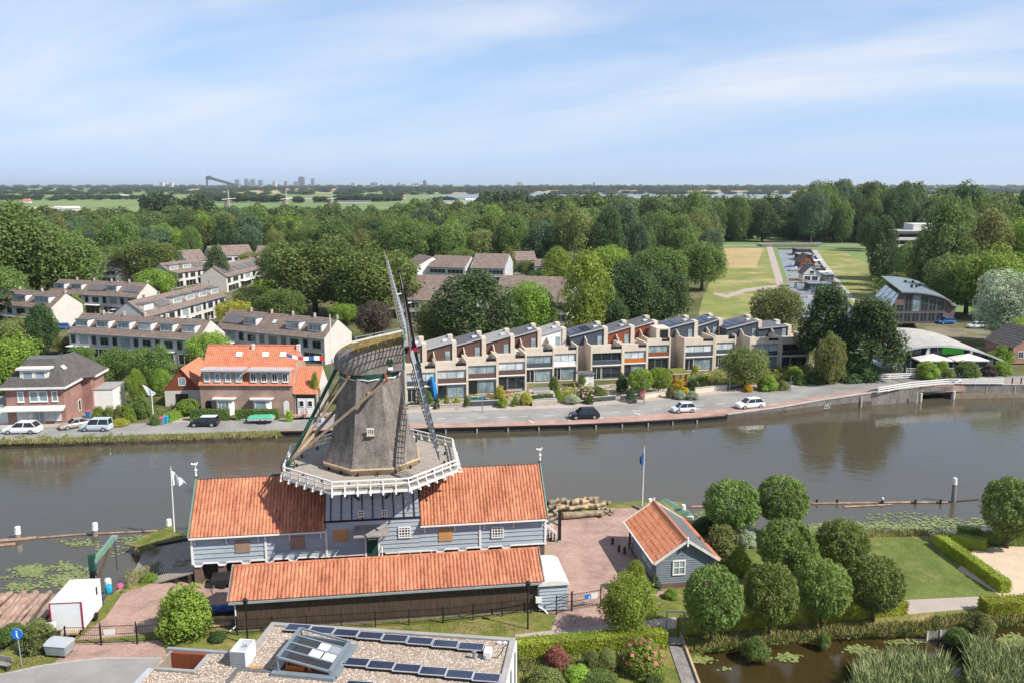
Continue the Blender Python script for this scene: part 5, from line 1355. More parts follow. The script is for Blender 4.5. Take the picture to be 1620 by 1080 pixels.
row((336,405),(400,402),2,'far brown roofed terrace above the dark tree',near=False,rz_=9.0,depth=12)
row((404,402),(450,402),2,'far brown roofed terrace beside the willow top',near=False,rz_=8.4,depth=10)
row((296,413),(328,411),1,'far brown roofed house left of the dark tree',near=False,rz_=9.0,depth=14)
row((636,473),(752,475),4,'brown roofed terrace just right of the raised sail',near=False,depth=18,rz_=10.6,endm='grey_block')
row((780,474),(896,478),4,'brown roofed terrace behind the bright green tree',near=False,depth=18,rz_=10.6,endm='grey_block')
row((678,421),(735,423),2,'grey walled terrace beyond the raised sail',near=False,depth=12,rz_=8.8,endm='grey_block')
row((745,423),(798,424),2,'tall brown roofed terrace in the middle of the wood',near=False,depth=17,rz_=9.6,endm='grey_block')
row((800,412),(848,411),2,'low brown roofed terrace right of the poplars',near=False,depth=8)
row((847,420),(878,420),1,'small blue fronted terrace right of the poplars',near=False,depth=6,rz_=7.4)
row((640,416),(660,421),1,'white gabled house above the raised sail',near=False,wallm='white_paint',endm='white_paint',depth=12)
# ---------------------------------------------------------------- stepped terrace of split-level houses along the quay
TZ = 1.0
def split_house(pL,pR,clad,panel,label,wp='pane_curtain',upper=True,h=6.1,wallm='beige_brick',rail='black_paint',ul=-2.3,panels=False,tower=False,gl='pane_sky',slope=1.35,roofm='roof_felt'):
 A = G(*pL,TZ + h); Bx = (pR - pL[0]) / F_PX * (A[1] * PC + (CAM_H - TZ - h) * PS) / math.cos(R(11)) * 1.03
 w = Bx; f = Frame(*A,11)
 t = thing('terraced_house',label,'house',(*A,TZ),f.a,'split-level houses along the quay')
 t0 = 0.28
 # front volume: side piers, floor bands, parapet
 MB().box(0,t0,0,5.5,-0.3,h).build('side_wall',wallm,t); MB().box(w - t0,w,0,5.5,-0.3,h - 0.0).build('side_wall',wallm,t)
 MB().box(t0,w - t0,0.35,5.5,-0.3,h - 1.35).build('front_wall',wallm,t)
 MB().box(t0,w * 0.62,0.05,0.35,h - 1.35,h - 0.08).box(w * 0.62,w - t0,0.05,0.35,h - 1.35,h - 0.75).build('parapet',wallm,t)
 MB().box(t0,w - t0,0.36,5.5,h - 1.35,h - 1.2).build('terrace_floor','paving_grey',t)
 MB().box(w * 0.62,w - t0,0.1,0.2,h - 0.72,h - 0.3).build('terrace_rail',rail,t)
 MB().box(t0 + 0.01,w - t0 - 0.01,0.12,0.34,2.62,3.35).build('spandrel',panel,t)
 MB().box(t0 + 0.01,w - t0 - 0.01,-0.05,0.34,2.42,2.6).build('floor_band','white_paint',t)
 iw = w - 2 * t0 - 0.04
 window(t,t0 + 0.02,3.36,iw,1.34,0.3,0,3,1,frame='grey_metal',pane=wp)
 window(t,t0 + iw * 0.36,0.15,iw * 0.62,2.0,0.34,0,2,1,frame='grey_metal',pane=gl)
 d = window(t,t0 + 0.04,0.0,iw * 0.32,2.2,0.34,0,2,1,frame='white_paint' if panel in ('white_paint','slate_clad') else 'dark_wood',pane='pane_dark',name='door')
 # main volume set back, clad upper storey with a single-pitch roof rising to the right
 UR = w * 0.62
 MB().box(ul,w,4.4,11,-0.3,h - 0.7).build('rear_wall',wallm,t)
 zl,zr_ = h + 0.85,h + 0.85 + slope * 1.0
 m = MB(); m._add([(ul,4.6,h - 0.7),(UR,4.6,h - 0.7),(UR,4.6,zr_),(ul,4.6,zl),(ul,11,h - 0.7),(UR,11,h - 0.7),(UR,11,zr_),(ul,11,zl)],[(0,1,2,3),(5,4,7,6),(1,5,6,2),(4,0,3,7)])
 m.build('upper_wall',clad,t,recalc=False)
 m = MB(); m._add([(ul - 0.15,4.35,zl),(UR,4.35,zr_ + 0.03),(UR,11.2,zr_ + 0.03),(ul - 0.15,11.2,zl),(ul - 0.15,4.35,zl + 0.16),(UR,4.35,zr_ + 0.19),(UR,11.2,zr_ + 0.19),(ul - 0.15,11.2,zl + 0.16)],[(4,5,6,7),(0,1,5,4),(1,2,6,5),(2,3,7,6),(3,0,4,7)])
 rf = m.build('roof',roofm,t)
 MB().beam((ul - 0.15,4.32,zl + 0.1),(UR,4.32,zr_ + 0.13),0.05,0.2).build('roof_edge','light_metal',rf)
 MB().box(UR + 0.02,UR + 0.75,4.4,6.4,h - 0.7,zr_ + 0.22).build('chimney',wallm,t)
 MB().box(UR - 0.1,UR + 0.7,8.8,10.2,zr_ - 0.4,zr_ + 0.5).build('chimney',wallm,t)
 k = (zr_ - zl) / (UR - ul)
 MB().cbox(UR - 0.9,7.0,zr_ + 0.25 - k * 0.9,0.8,0.9,0.25).build('skylight','pane_white',rf)
 if panels:
  for i in range(3):
   MB().cbox(ul + 0.9 + i * 1.35,7.4,zl + 0.28 + k * (0.9 + i * 1.35),1.25,4.2,0.06,ry=-math.atan(k)).build('solar_panel','solar_cells',rf)
 MB().box(UR - 1.15,UR - 0.35,4.54,4.6,h - 1.15,h + 0.85).build('terrace_door','pane_sky',t)
 m = MB(); m._add([(0.06,3.0,h),(0.06,4.5,h),(0.06,4.5,h + 0.95),(0.06,3.0,h + 0.3),(0.2,3.0,h),(0.2,4.5,h),(0.2,4.5,h + 0.95),(0.2,3.0,h + 0.3)],[(0,1,2,3),(7,6,5,4),(0,3,7,4),(3,2,6,7)]); m.build('screen_wall',wallm,t)
 if tower:
  MB().box(w * 0.42,w,0.6,4.2,h - 0.7,h + 1.7).build('stair_tower',wallm,t); window(t,w * 0.58,h - 0.2,w * 0.34,1.6,0.6,0,1,1,frame='red_clad',pane='pane_dark')
 return t,f,w
BW = 'beige walled house with '
ths = [
 split_house((640,577),689,'brown_clad','slate_clad','quay terrace house half hidden by the lowered sail',gl='pane_dark'),
 split_house((689,573),738,'brown_clad','brown_clad','quay terrace house next to the upright blue boat, brown panels'),
 split_house((738,566),786,'brown_clad','brown_clad','quay terrace house with brown panels behind the street lamp',wp='pane_sky',roofm='roof_felt_dark'),
 split_house((786,561),832,'brown_clad','brown_clad','quay terrace house with brown panels, third right of the blue boat',gl='pane_dark'),
 split_house((830,551),876,'brown_clad','slate_clad','quay terrace house with dark panel behind the paved grey terrace',wp='pane_sky',roofm='roof_felt_dark'),
 split_house((874,548),914,'white_paint','white_paint','quay terrace house with white panels and white upper storey'),
 split_house((935,547),986,'slate_clad','slate_clad','quay terrace house with dark slate panels and white double doors',panels=True,wp='pane_dark',gl='pane_dark',ul=-2.6,roofm='roof_felt_dark'),
 split_house((986,544),1025,'red_clad','orange_clad','quay terrace house with reddish wooden upper storey and orange band',roofm='roof_felt_dark'),
 split_house((1024,535),1062,'red_clad','red_clad','quay terrace house with stair tower and dark red panel',tower=True,wp='pane_sky',gl='pane_dark',roofm='roof_felt_dark'),
 split_house((1083,535),1132,'slate_clad','slate_clad','quay terrace house with slate panel right of the wooden porch',panels=True,ul=-2.6,roofm='roof_felt_dark'),
 split_house((1132,531),1166,'slate_clad','slate_clad','quay terrace house half behind the round street tree',panels=True,roofm='roof_felt_dark'),
 split_house((1187,534),1236,'slate_clad','slate_clad','quay terrace house with vertical slatted ground-floor window',panels=True,ul=-2.6,roofm='roof_felt_dark'),
 split_house((1237,533),1284,'slate_clad','dark_wood','rightmost quay terrace house with dark awning beside the drooping tree',wp='pane_dark',gl='pane_dark',slope=0.3,roofm='roof_felt_dark'),
]
# ---------------------------------------------------------------- curved roofed buildings at the right
# restaurant with a wide shallow vault
x,y = G(1425,583,2.2)
RS = Frame(x,y,1.0)
t = thing('restaurant_pavilion','low glass pavilion under a wide curved pale roof','restaurant',(x,y,2.2),RS.a)
RW,RDp,RH = 17.0,14.0,4.5
def vault(u): return 1.9 + (RH - 1.9) * (1 - ((u - 6.0) / 11.5) ** 2)
us = [-2.2 + (RW + 3.4) * k / 16 for k in range(17)]
m = MB()
for ua,ub in zip(us,us[1:]):
 za,zb = vault(ua),vault(ub)
 m._add([(ua,-1.2,za),(ub,-1.2,zb),(ub,RDp,zb + 0.6),(ua,RDp,za + 0.6),(ua,-1.2,za - 0.28),(ub,-1.2,zb - 0.28),(ub,RDp,zb + 0.3),(ua,RDp,za + 0.3)],[(0,1,2,3),(4,7,6,5),(0,4,5,1),(2,6,7,3)])
m.build('curved_roof','concrete',t)
m = MB()
for ua,ub in zip(us,us[1:]): m._add([(ua,-1.23,vault(ua) - 0.3),(ub,-1.23,vault(ub) - 0.3),(ub,-1.23,vault(ub) + 0.04),(ua,-1.23,vault(ua) + 0.04)],[(0,1,2,3)])
m.build('roof_fascia','light_metal',t,recalc=False)
n = 10
for k in range(n):
 ua,ub = 0.2 + (RW - 1.4) * k / n,0.2 + (RW - 1.4) * (k + 1) / n - 0.12
 m = MB(); m._add([(ua,0,0),(ub,0,0),(ub,0,vault(ub) - 0.3),(ua,0,vault(ua) - 0.3)],[(0,1,2,3)]); m.build('glass_panel','pane_dark',t,recalc=False)
m = MB()
for k in range(n + 1): ua = 0.14 + (RW - 1.4) * k / n; m.box(ua - 0.06,ua + 0.06,-0.06,0.06,0,vault(ua) - 0.3)
m.build('mullions','grey_metal',t)
MB().box(-1.2,RW,0.3,RDp - 0.5,0,1.6).build('rear_wall','grey_block',t)
MB().box(7.2,11.2,-0.1,-0.03,vault(7) - 1.75,vault(7) - 0.5).build('green_sign','lawn_sign_green',t)
for ux in (4.2,12.0): MB()._add([(ux - 0.9,-0.9,0),(ux + 0.3,-0.9,0),(ux + 0.35,-0.95,vault(ux) - 0.2),(ux - 0.05,-0.95,vault(ux) - 0.2),(ux - 0.9,-0.6,0),(ux + 0.3,-0.6,0),(ux + 0.35,-0.65,vault(ux) - 0.2),(ux - 0.05,-0.65,vault(ux) - 0.2)],[(0,1,2,3),(7,6,5,4),(0,3,7,4),(1,5,6,2)]).build('raking_column','light_metal',t)
# terrace in front with balustrade
MB().box(-1.0,16.5,-4.2,-0.2,-0.9,0.0).build('terrace_deck','grey_metal',t)
m = MB()
for z in (0.55,0.98): m.box(-1.0,16.5,-4.2,-4.14,z,z + 0.06)
for k in range(24): m.box(-1.0 + 17.5 * k / 23.5,-0.94 + 17.5 * k / 23.5,-4.2,-4.14,0,0.98)
m.build('balustrade','white_paint',t)
MB().box(9.0,16.4,-4.13,-4.1,0.05,0.95).build('glass_screen','pane_curtain',t)
for k,(px,py,s) in enumerate(((1473,566,3.0),(1518,566,3.0))):
 u,v = RS.loc(*G(px,py,2.2)); v = -2.6; u = (4.2,10.6)[k]
 p = thing('parasol',('left' if k == 0 else 'right') + ' of two large cream parasols on the restaurant terrace','parasol',RS.w(u,v,2.2),RS.a)
 m = MB(); c4 = [(-s,-1.6),(s,-1.6),(s,1.6),(-s,1.6)]
 m._add([(*q,2.35) for q in c4] + [(0,0,3.3)] + [(*q,2.15) for q in c4],[(0,1,4),(1,2,4),(2,3,4),(3,0,4),(0,5,6,1),(1,6,7,2),(2,7,8,3),(3,8,5,0)]); m.build('canopy','canvas',p,recalc=False)
 MB().tube((0,0,0),(0,0,3.3),0.06,0.05).build('pole','white_paint',p); MB().box(-0.5,0.5,-0.5,0.5,0,0.1).build('base','grey_metal',p)
rr = random.Random(12)
TL = ['table nearest the left end of the restaurant terrace','table below the left cream parasol','table between the two cream parasols','table below the right cream parasol','table by the glass screen on the restaurant terrace','table nearest the right end of the restaurant terrace']
for k in range(6):
 u = 0.4 + 2.9 * k; v = -3.2 + 0.5 * (k % 2)
 tb = thing('terrace_table','small ' + TL[k],'table',RS.w(u,v,2.2),RS.a,'tables on the restaurant terrace')
 MB().cbox(0,0,0.74,0.8,0.8,0.05).build('tabletop',('pale_wood','white_paint','plywood')[k % 3],tb); MB().tube((0,0,0),(0,0,0.72),0.04).build('pedestal','grey_metal',tb)
 for s_ in (-1,1):
  chn = thing('terrace_chair',('left' if s_ < 0 else 'right') + ' chair at the ' + TL[k],'chair',RS.w(u + s_ * 0.75,v,2.2),RS.a + s_ * math.pi / 2,'chairs on the restaurant terrace')
  inst('tch_s',lambda: MB().cbox(0,0,0.45,0.42,0.42,0.05).mesh('seat','white_paint'),'seat',chn); inst('tch_b',lambda: MB().cbox(0,-0.2,0.72,0.42,0.04,0.45).mesh('backrest','white_paint'),'backrest',chn)
  inst('tch_l',lambda: MB().box(-0.2,-0.16,-0.2,-0.16,0,0.45).box(0.16,0.2,-0.2,-0.16,0,0.45).box(-0.2,-0.16,0.16,0.2,0,0.45).box(0.16,0.2,0.16,0.2,0,0.45).mesh('legs','white_paint'),'legs',chn)
# office with half vaulted roof behind it
x,y = G(1400,512,2.0)
OF = Frame(x + 2,y,0)
t = thing('vaulted_office','glass fronted building under a curved grey quarter-vault roof','building',(x + 2,y,2.0),R(3))
OW,OD = 14.5,24.0
def ov_(u): return 4.2 + 3.6 * math.sqrt(max(0,1 - ((u - 1.0) / 13.2) ** 2)) if u > 1 else 7.8
us = [1.0 + (OW - 0.2) * k / 12 for k in range(13)]
m = MB()
for ua,ub in zip(us,us[1:]):
 za,zb = ov_(ua),ov_(ub); m._add([(ua,-0.8,za),(ub,-0.8,zb),(ub + 9,OD + 4,zb + 0.6),(ua + 9,OD + 4,za + 0.6),(ua,-0.8,za - 0.3),(ub,-0.8,zb - 0.3)],[(0,1,2,3),(0,4,5,1)])
m.build('curved_roof','grey_metal',t)
m = MB(); poly = [(0,0),(OW,0)] + [(u,ov_(u) - 0.3) for u in us[::-1]] + [(0,5.0)]
m.extr(poly,0,0.2); m.build('front_wall','dark_brick',t)
for k in range(6):
 ua = 0.4 + k * 2.0; window(t,ua,0.4,1.8,2.2,0,0,2,1,frame='grey_metal',pane='pane_dark')
 z1 = min(ov_(ua + 0.1),ov_(ua + 1.9)) - 0.6 if ua > 0.9 else 4.6
 window(t,ua,2.9,1.8,z1 - 2.9,0,0,2,2,frame='grey_metal',pane='pane_sky' if k in (2,) else 'pane_dark')
m = MB(); m._add([(0,0.2,0),(0,0.2,5.0),(7.8,OD,5.0),(7.8,OD,0)],[(0,1,2,3)]); m.build('side_wall','dark_brick',t)
for k in range(4):
 f0,f1 = k / 4,(k + 0.86) / 4
 m = MB(); A0 = Vector((7.8 * f0,0.2 + (OD - 0.2) * f0,0)); A1 = Vector((7.8 * f1,0.2 + (OD - 0.2) * f1,0))
 m._add([(A0.x - 1.2,A0.y,3.6),(A1.x - 1.2,A1.y,3.6),(A1.x + 1.5,A1.y,6.6),(A0.x + 1.5,A0.y,6.6)],[(0,1,2,3)]); m.build('glass_roof','pane_curtain',t,recalc=False)
for k,(fu,fv) in enumerate(((0.35,.3),(0.45,.35),(0.35,.7),(0.5,.75),(.55,.5))):
 MB().tube((OW * fu + 8.5 * fv,OD * fv,ov_(OW * fu)),(OW * fu + 8.5 * fv,OD * fv,ov_(OW * fu) + 0.9),0.3,0.3,8).build('roof_vent','black_paint',t)
# white apartment block among the trees
x,y = G(1412,446,ZF)
AY = y
t = thing('apartment_block','white apartment block with stacked balconies among the trees','apartment block',(x,y,ZF),R(-4))
zt = ZA(1412,362,AY)[1] - ZF; aw_ = 17
MB().box(0,aw_,0.8,12,0,zt - 1).build('wall','grey_block',t)
nf = 7; fh = (zt - 1) / nf
for k in range(nf):
 MB().box(-0.2,aw_,-0.9,0.8,k * fh + fh * 0.85,k * fh + fh * 1.2).build('balcony','white_paint',t)
 window(t,0.5,k * fh + 0.3,aw_ - 1,fh * 0.5,0.8,0,6,1,frame='grey_metal',pane='pane_dark')
MB().box(6,aw_ + 4,1,10,zt - 0.9,zt + 1.6).build('penthouse','old_white',t)
MB().box(aw_,aw_ + 6,-0.9,4,zt - 2.5,zt - 1.2).build('balcony','white_paint',t)
m = MB(); m.box(-0.4,aw_ + 0.2,-1.1,12,zt - 1,zt - 0.7); m.build('roof','roof_felt',t)
x,y = G(1536,380,ZF)
t = thing('mast','slender white telecom mast above the right-hand wood','mast',(x,y,ZF))
z0,z1 = ZA(1536,322,y)[1],ZA(1536,300,y)[1]
MB().tube((0,0,0),(0,0,z1 - ZF - 3),0.6,0.5,8).build('pole','light_metal',t)
for k in range(3): MB().tube((0,0,z0 - ZF + 2 + k * 2.2),(0,0,z0 - ZF + 3.3 + k * 2.2),1.3,1.3,10).build('antenna','white_paint',t)
# ---------------------------------------------------------------- side canal: road bridge, footbridge, houseboats
a = G(1205,387,2); b = G(1300,387,2)
t = thing('road_bridge','flat grey road bridge across the far end of the side canal','bridge',(a[0],a[1],0))
w = b[0] - a[0]
MB().box(0,w,0,9,1.3,2.1).build('deck','concrete',t); MB().box(8,w - 6,0.3,8.5,-0.3,1.3).build('underside','dark_wood',t); MB().box(0,w,-0.15,0.1,2.1,3.0).build('parapet','concrete',t)
x,y = G(1200,389.5,ZF); x2,y2 = G(1330,389.5,ZF)
struct(MB().box(x - 60,x + 4,y,y + 8,ZF + 0.03,ZF + 0.06).build('cross_road','asphalt')); struct(MB().box(x2 - 8,x2 + 50,y,y + 8,ZF + 0.03,ZF + 0.06).build('cross_road','asphalt'))
A = Vector((*G(1236,452,1.2),1.2)); B = Vector((*G(1281,449,1.2),1.2))
t = thing('footbridge','thin arched wooden footbridge crossing the side canal','footbridge',A)
d = B - A; pts = [d * (k / 8) + Vector((0,0,1.1 * math.sin(math.pi * k / 8))) for k in range(9)]
m = MB()
for p,q in zip(pts,pts[1:]): m.beam(p,q,1.8,0.2)
m.build('deck','deck_wood',t)
for s_ in (-0.9,0.9):
 m = MB()
 for p,q in zip(pts,pts[1:]): m.beam(p + Vector((0,s_,1.0)),q + Vector((0,s_,1.0)),0.1,0.1)
 for p in pts: m.beam(p + Vector((0,s_,0)),p + Vector((0,s_,1.0)),0.1)
 m.build('handrail','plywood_grey',t)
m = MB(); mid = pts[4]
for s_ in (-0.7,0.7): m.tube((mid.x,mid.y + s_,-2.2),(mid.x,mid.y + s_,mid.z),0.15)
m.build('pier','dark_wood',t)
def houseboat(px,py,w,d,h,wallm,roofm,label,gable=False,rz=8):
 x,y = G(px,py,0.3)
 t = thing('houseboat',label,'houseboat',(x,y,0.02),R(-rz))
 MB().box(-w / 2 - 0.4,w / 2 + 0.4,-0.4,d + 0.4,-0.3,0.6).build('hull','grey_metal',t)
 MB().box(-w / 2,w / 2,0,d,0.6,0.6 + h).build('cabin',wallm,t)
 if gable:
  MB().extr([(-w / 2 - 0.3,0.6 + h),(w / 2 + 0.3,0.6 + h),(0,0.6 + h + w * 0.55)],-0.1,d + 0.1).build('gable',wallm,t)
  m = MB(); courses(m,(-w / 2 - 0.5,-0.3,0.4 + h),(-w / 2 - 0.5,d + 0.3,0.4 + h),(0,d + 0.3,0.75 + h + w * 0.55),(0,-0.3,0.75 + h + w * 0.55),6); courses(m,(w / 2 + 0.5,d + 0.3,0.4 + h),(w / 2 + 0.5,-0.3,0.4 + h),(0,-0.3,0.75 + h + w * 0.55),(0,d + 0.3,0.75 + h + w * 0.55),6); m.build('roof',roofm,t,recalc=False)
  window(t,-w * 0.1,0.9 + h,w * 0.25,1.0,-0.1,0,1,1)
 else:
  MB().box(-w / 2 - 0.3,w / 2 + 0.3,-0.3,d + 0.3,0.6 + h,0.8 + h).build('roof',roofm,t)
 window(t,-w * 0.4,1.0,w * 0.35,h * 0.6,0,0,2,1); window(t,w * 0.05,1.0,w * 0.35,h * 0.6,0,0,2,1)
houseboat(1283,447,5.6,9,2.6,'white_paint','brown_tile','white gabled houseboat with round-topped gable at the footbridge',True)
houseboat(1277,424,6.0,12,1.9,'red_clad','brown_tile','low brown-red houseboat with a pitched roof',True)
houseboat(1275,412,6.0,12,2.2,'slate_clad','zinc','dark houseboat with flat blue-grey roof')
houseboat(1271,404,6.5,12,2.4,'dark_wood','roof_felt_dark','black houseboat with white-edged roof farthest up the canal')
houseboat(1297,460,7,6,1.9,'slate_clad','grey_metal','long low dark houseboat just in front of the footbridge',rz=4)
houseboat(1312,447,3.2,6,2.3,'grey_wood','grey_metal','plain grey boxy houseboat beside the towpath',rz=4)
houseboat(1331,481,3.2,6,2.0,'grey_metal','grey_metal','small slate coloured cabin boat nearest the pines',rz=4)
def small_boat(px,py,L,m,label,rz,cover=None,z=0.02,name='moored_boat',W_=None):
 x,y = G(px,py,0.2); W_ = W_ or L * 0.3
 t = thing(name,label,'boat',(x,y,z),R(rz))
 rings = []
 for f,ww,hh in ((-0.5,0.75,0.55),(-0.2,1.0,0.55),(0.15,0.95,0.6),(0.36,0.6,0.7),(0.5,0.06,0.85)):
  xx = f * L; q = W_ / 2 * ww
  rings.append([(xx,-q,hh),(xx,-q * 0.7,-0.15),(xx,q * 0.7,-0.15),(xx,q,hh)])
 MB().loft(rings).build('hull',m,t)
 m2 = MB(); m2.loft([[(f * L,-W_ / 2 * ww * 1.02,hh),(f * L,0,hh + (0.45 if cover else 0.03)),(f * L,W_ / 2 * ww * 1.02,hh)] for f,ww,hh in ((-0.48,0.75,0.56),(-0.2,1.0,0.56),(0.15,0.95,0.61),(0.4,0.5,0.72))]); m2.build('cover' if cover else 'deck',cover or 'pale_wood',t)
 return t
small_boat(1302,463,7,'white_paint','blue covered boat moored in front of the footbridge',10,'tarp_blue')
small_boat(1327,467,8,'white_paint','white covered boat nearest the towpath end',8,'canvas')
small_boat(1322,457,6,'white_paint','small pale boat beside the towpath behind the white covered one',5,'zinc')
small_boat(1262,436,6.5,'white_paint','white rowing boat at the left of the gabled houseboat',12)
small_boat(1257,428,6,'grey_metal','grey boat moored left of the brown-red houseboat',15)
small_boat(1260,418,5.5,'white_paint','little white boat left of the blue-grey roofed houseboat',15)
small_boat(1291,414,7,'white_paint','white boat between houseboats and towpath, farthest but one',8,'canvas')
small_boat(1297,421,7,'pale_wood','wooden boat between the brown-red houseboat and towpath',8)
for k_,(bx_,by_,bl_,bm_,bc_,lab_) in enumerate(((1253,424,6,'white_paint','tarp_blue','white boat under blue cover on the open water side'),(1259,442,5,'dark_wood',None,'dark sloop just above the footbridge'),(1266,412,5,'grey_metal','zinc','grey covered boat beside the flat-roofed houseboat'),(1262,405,5,'white_paint',None,'small white boat near the far end of the canal'),(1306,432,6,'white_paint','canvas','white covered boat halfway along the towpath'),(1300,427,5,'dark_wood','tarp_black','black covered boat halfway along the towpath'),(1319,451,5,'grey_metal',None,'grey dinghy by the towpath below the boxy houseboat'),(1310,470,6,'dark_wood','tarp_blue','dark boat with blue cover left of the white covered one'),(1290,470,6,'white_paint',None,'open white boat in the pool before the pines'),(1340,474,5,'white_paint','zinc','grey covered white boat at the last towpath mooring'))):
 small_boat(bx_,by_,bl_,bm_,lab_,8 + 3 * (k_ % 3),bc_)
small_boat(1288,406,7,'white_paint','white boat at the far end of the towpath',8,'zinc')
# ---------------------------------------------------------------- vehicles
def car(px,py,z,heading,L,Wd,H,paint,label,style='suv',name='parked_car',roof=None,loc=None):
 x,y = loc or G(px,py,z)
 t = thing(name,label,'car',(x,y,z + 0.03),R(heading))
 g = 0.22; hw = Wd / 2
 if style == 'van': hood,zb,cab = 0.22,0.55,(-0.49,0.27,-0.46,0.12)
 elif style == 'sport': hood,zb,cab = 0.62,0.60,(-0.34,0.22,-0.16,0.06)
 elif style == 'hatch': hood,zb,cab = 0.42,0.56,(-0.46,0.30,-0.36,0.12)
 elif style == 'box': hood,zb,cab = 0.3,0.58,(-0.47,0.2,-0.43,0.1)
 else: hood,zb,cab = 0.40,0.58,(-0.45,0.26,-0.33,0.08)
 belt = H * zb
 st = [(-0.5,belt * 0.82,0.86),(-0.47,belt * 0.97,0.95),(-0.3,belt,1.0),(0.1,belt,1.0),(0.24,belt * 0.98,1.0),(0.4,belt * 0.9,0.96),(0.48,belt * 0.76,0.88),(0.5,belt * 0.6,0.8)]
 rings = [[(f * L,-hw * k * 0.92,g),(f * L,-hw * k,g + (zt - g) * 0.35),(f * L,-hw * k * 0.98,g + (zt - g) * 0.75),(f * L,-hw * k * 0.9,zt),(f * L,hw * k * 0.9,zt),(f * L,hw * k * 0.98,g + (zt - g) * 0.75),(f * L,hw * k,g + (zt - g) * 0.35),(f * L,hw * k * 0.92,g)] for f,zt,k in st]
 MB().loft(rings).build('body',paint,t,smooth=False)
 b0,b1,t0,t1 = [c * L for c in cab]; wb,wt = hw * 0.88,hw * 0.70
 P = lambda f0,f1,s,zz,ww: None
 lo = [(b0,-wb,belt),(b1,-wb,belt),(b1,wb,belt),(b0,wb,belt)]; hi = [(t0,-wt,H - 0.05),(t1,-wt,H - 0.05),(t1,wt,H - 0.05),(t0,wt,H - 0.05)]
 gl = MB(); gl._add(lo + hi,[(0,1,5,4),(1,2,6,5),(2,3,7,6),(3,0,4,7)]); gl.build('windows','car_glass',t)
 rf = MB(); rf._add([(t0 - 0.04,-wt - 0.02,H - 0.06),(t1 + 0.06,-wt - 0.02,H - 0.06),(t1 + 0.06,wt + 0.02,H - 0.06),(t0 - 0.04,wt + 0.02,H - 0.06),(t0 + 0.1,-wt * 0.8,H),(t1 - 0.1,-wt * 0.8,H),(t1 - 0.1,wt * 0.8,H),(t0 + 0.1,wt * 0.8,H)],[(0,1,5,4),(1,2,6,5),(2,3,7,6),(3,0,4,7),(4,5,6,7)])
 rf.build('roof',roof or paint,t)
 pl = MB()
 for s in (-1,1):
  for a,b in ((b0,t0),(b1,t1),(b0 + (b1 - b0) * 0.5,t0 + (t1 - t0) * 0.5)): pl.beam((a,s * (wb + 0.01),belt),(b,s * (wt + 0.01),H - 0.05),0.07,0.07)
 pl.build('pillars',paint,t)
 r = 0.33 if H > 1.35 else 0.31
 for fx in (-0.31,0.31):
  for s in (-1,1):
   w_ = inst(('tyre',r),lambda: MB().tube((0,-0.11,0),(0,0.11,0),r,r,14).mesh('tyre','rubber'),'wheel',t,(fx * L,s * (hw - 0.1),r))
   inst(('rim',r),lambda: MB().tube((0,-0.118,0),(0,0.118,0),r * 0.66,r * 0.66,10).mesh('rim','rim'),'rim',w_)
 for s in (-1,1):
  MB().cbox(L * 0.482,s * hw * 0.66,belt * 0.68,0.12,hw * 0.34,0.14).build('headlight','lamp_white',t)
  MB().cbox(-L * 0.49,s * hw * 0.72,belt * 0.78,0.08,hw * 0.2,0.22).build('tail_light','lamp_red',t)
  MB().cbox(b1 - 0.25,s * (hw + 0.05),belt + 0.05,0.12,0.16,0.12).build('mirror',paint,t)
 return t
car(36,684,ZF,183,4.9,1.95,1.68,'car_white','white sport utility car parked before the red brick house','suv')
car(121,675,ZF,222,4.5,1.85,1.32,'car_beige','dusty beige sports car on the brick house forecourt','sport')
car(153,680,ZF,182,4.1,1.75,1.8,'car_silver','silver-blue high-roofed car parked in front of the conifers','van')
car(324,673,ZF,182,4.0,1.75,1.5,'car_navy','black compact estate with pale roof beside the hedge','box',roof='car_palegrey')
car(924,661,ZF,187,4.5,1.85,1.65,'car_navy','dark car on the quay road with its nose to the left','suv')
car(1081,651,0.88,191,3.6,1.65,1.5,'car_palegrey','small pale grey hatchback on the quay road','hatch')
car(1186,644,1.1,196,4.45,1.85,1.55,'car_white','white crossover car with dark roof glass nearest the bridge','suv')
car(1290,389,ZF + 0.05,180,4.6,1.9,1.9,'car_blue','blue van on the far cross road by the canal','van')
car(96,521,ZF,200,4.2,1.75,1.5,'car_blue','blue car on the forecourt left of the grey terrace','hatch')
car(180,499,ZF,160,4.2,1.75,1.6,'car_white','white car parked at the end of the end-on terrace','van')
car(884,506,ZF,200,4.3,1.75,1.5,'car_white','white car parked behind the white panelled quay house','hatch')
car(893,500,ZF,200,4.3,1.75,1.5,'car_palegrey','pale car parked behind the slate panelled quay house','suv')
car(1497,512,2.0,185,4.3,1.8,1.5,'car_blue','blue car in the shade behind the restaurant roof','hatch')
car(1545,519,2.0,185,4.3,1.8,1.5,'car_palegrey','pale grey car in the shade nearest the pale willow','suv')
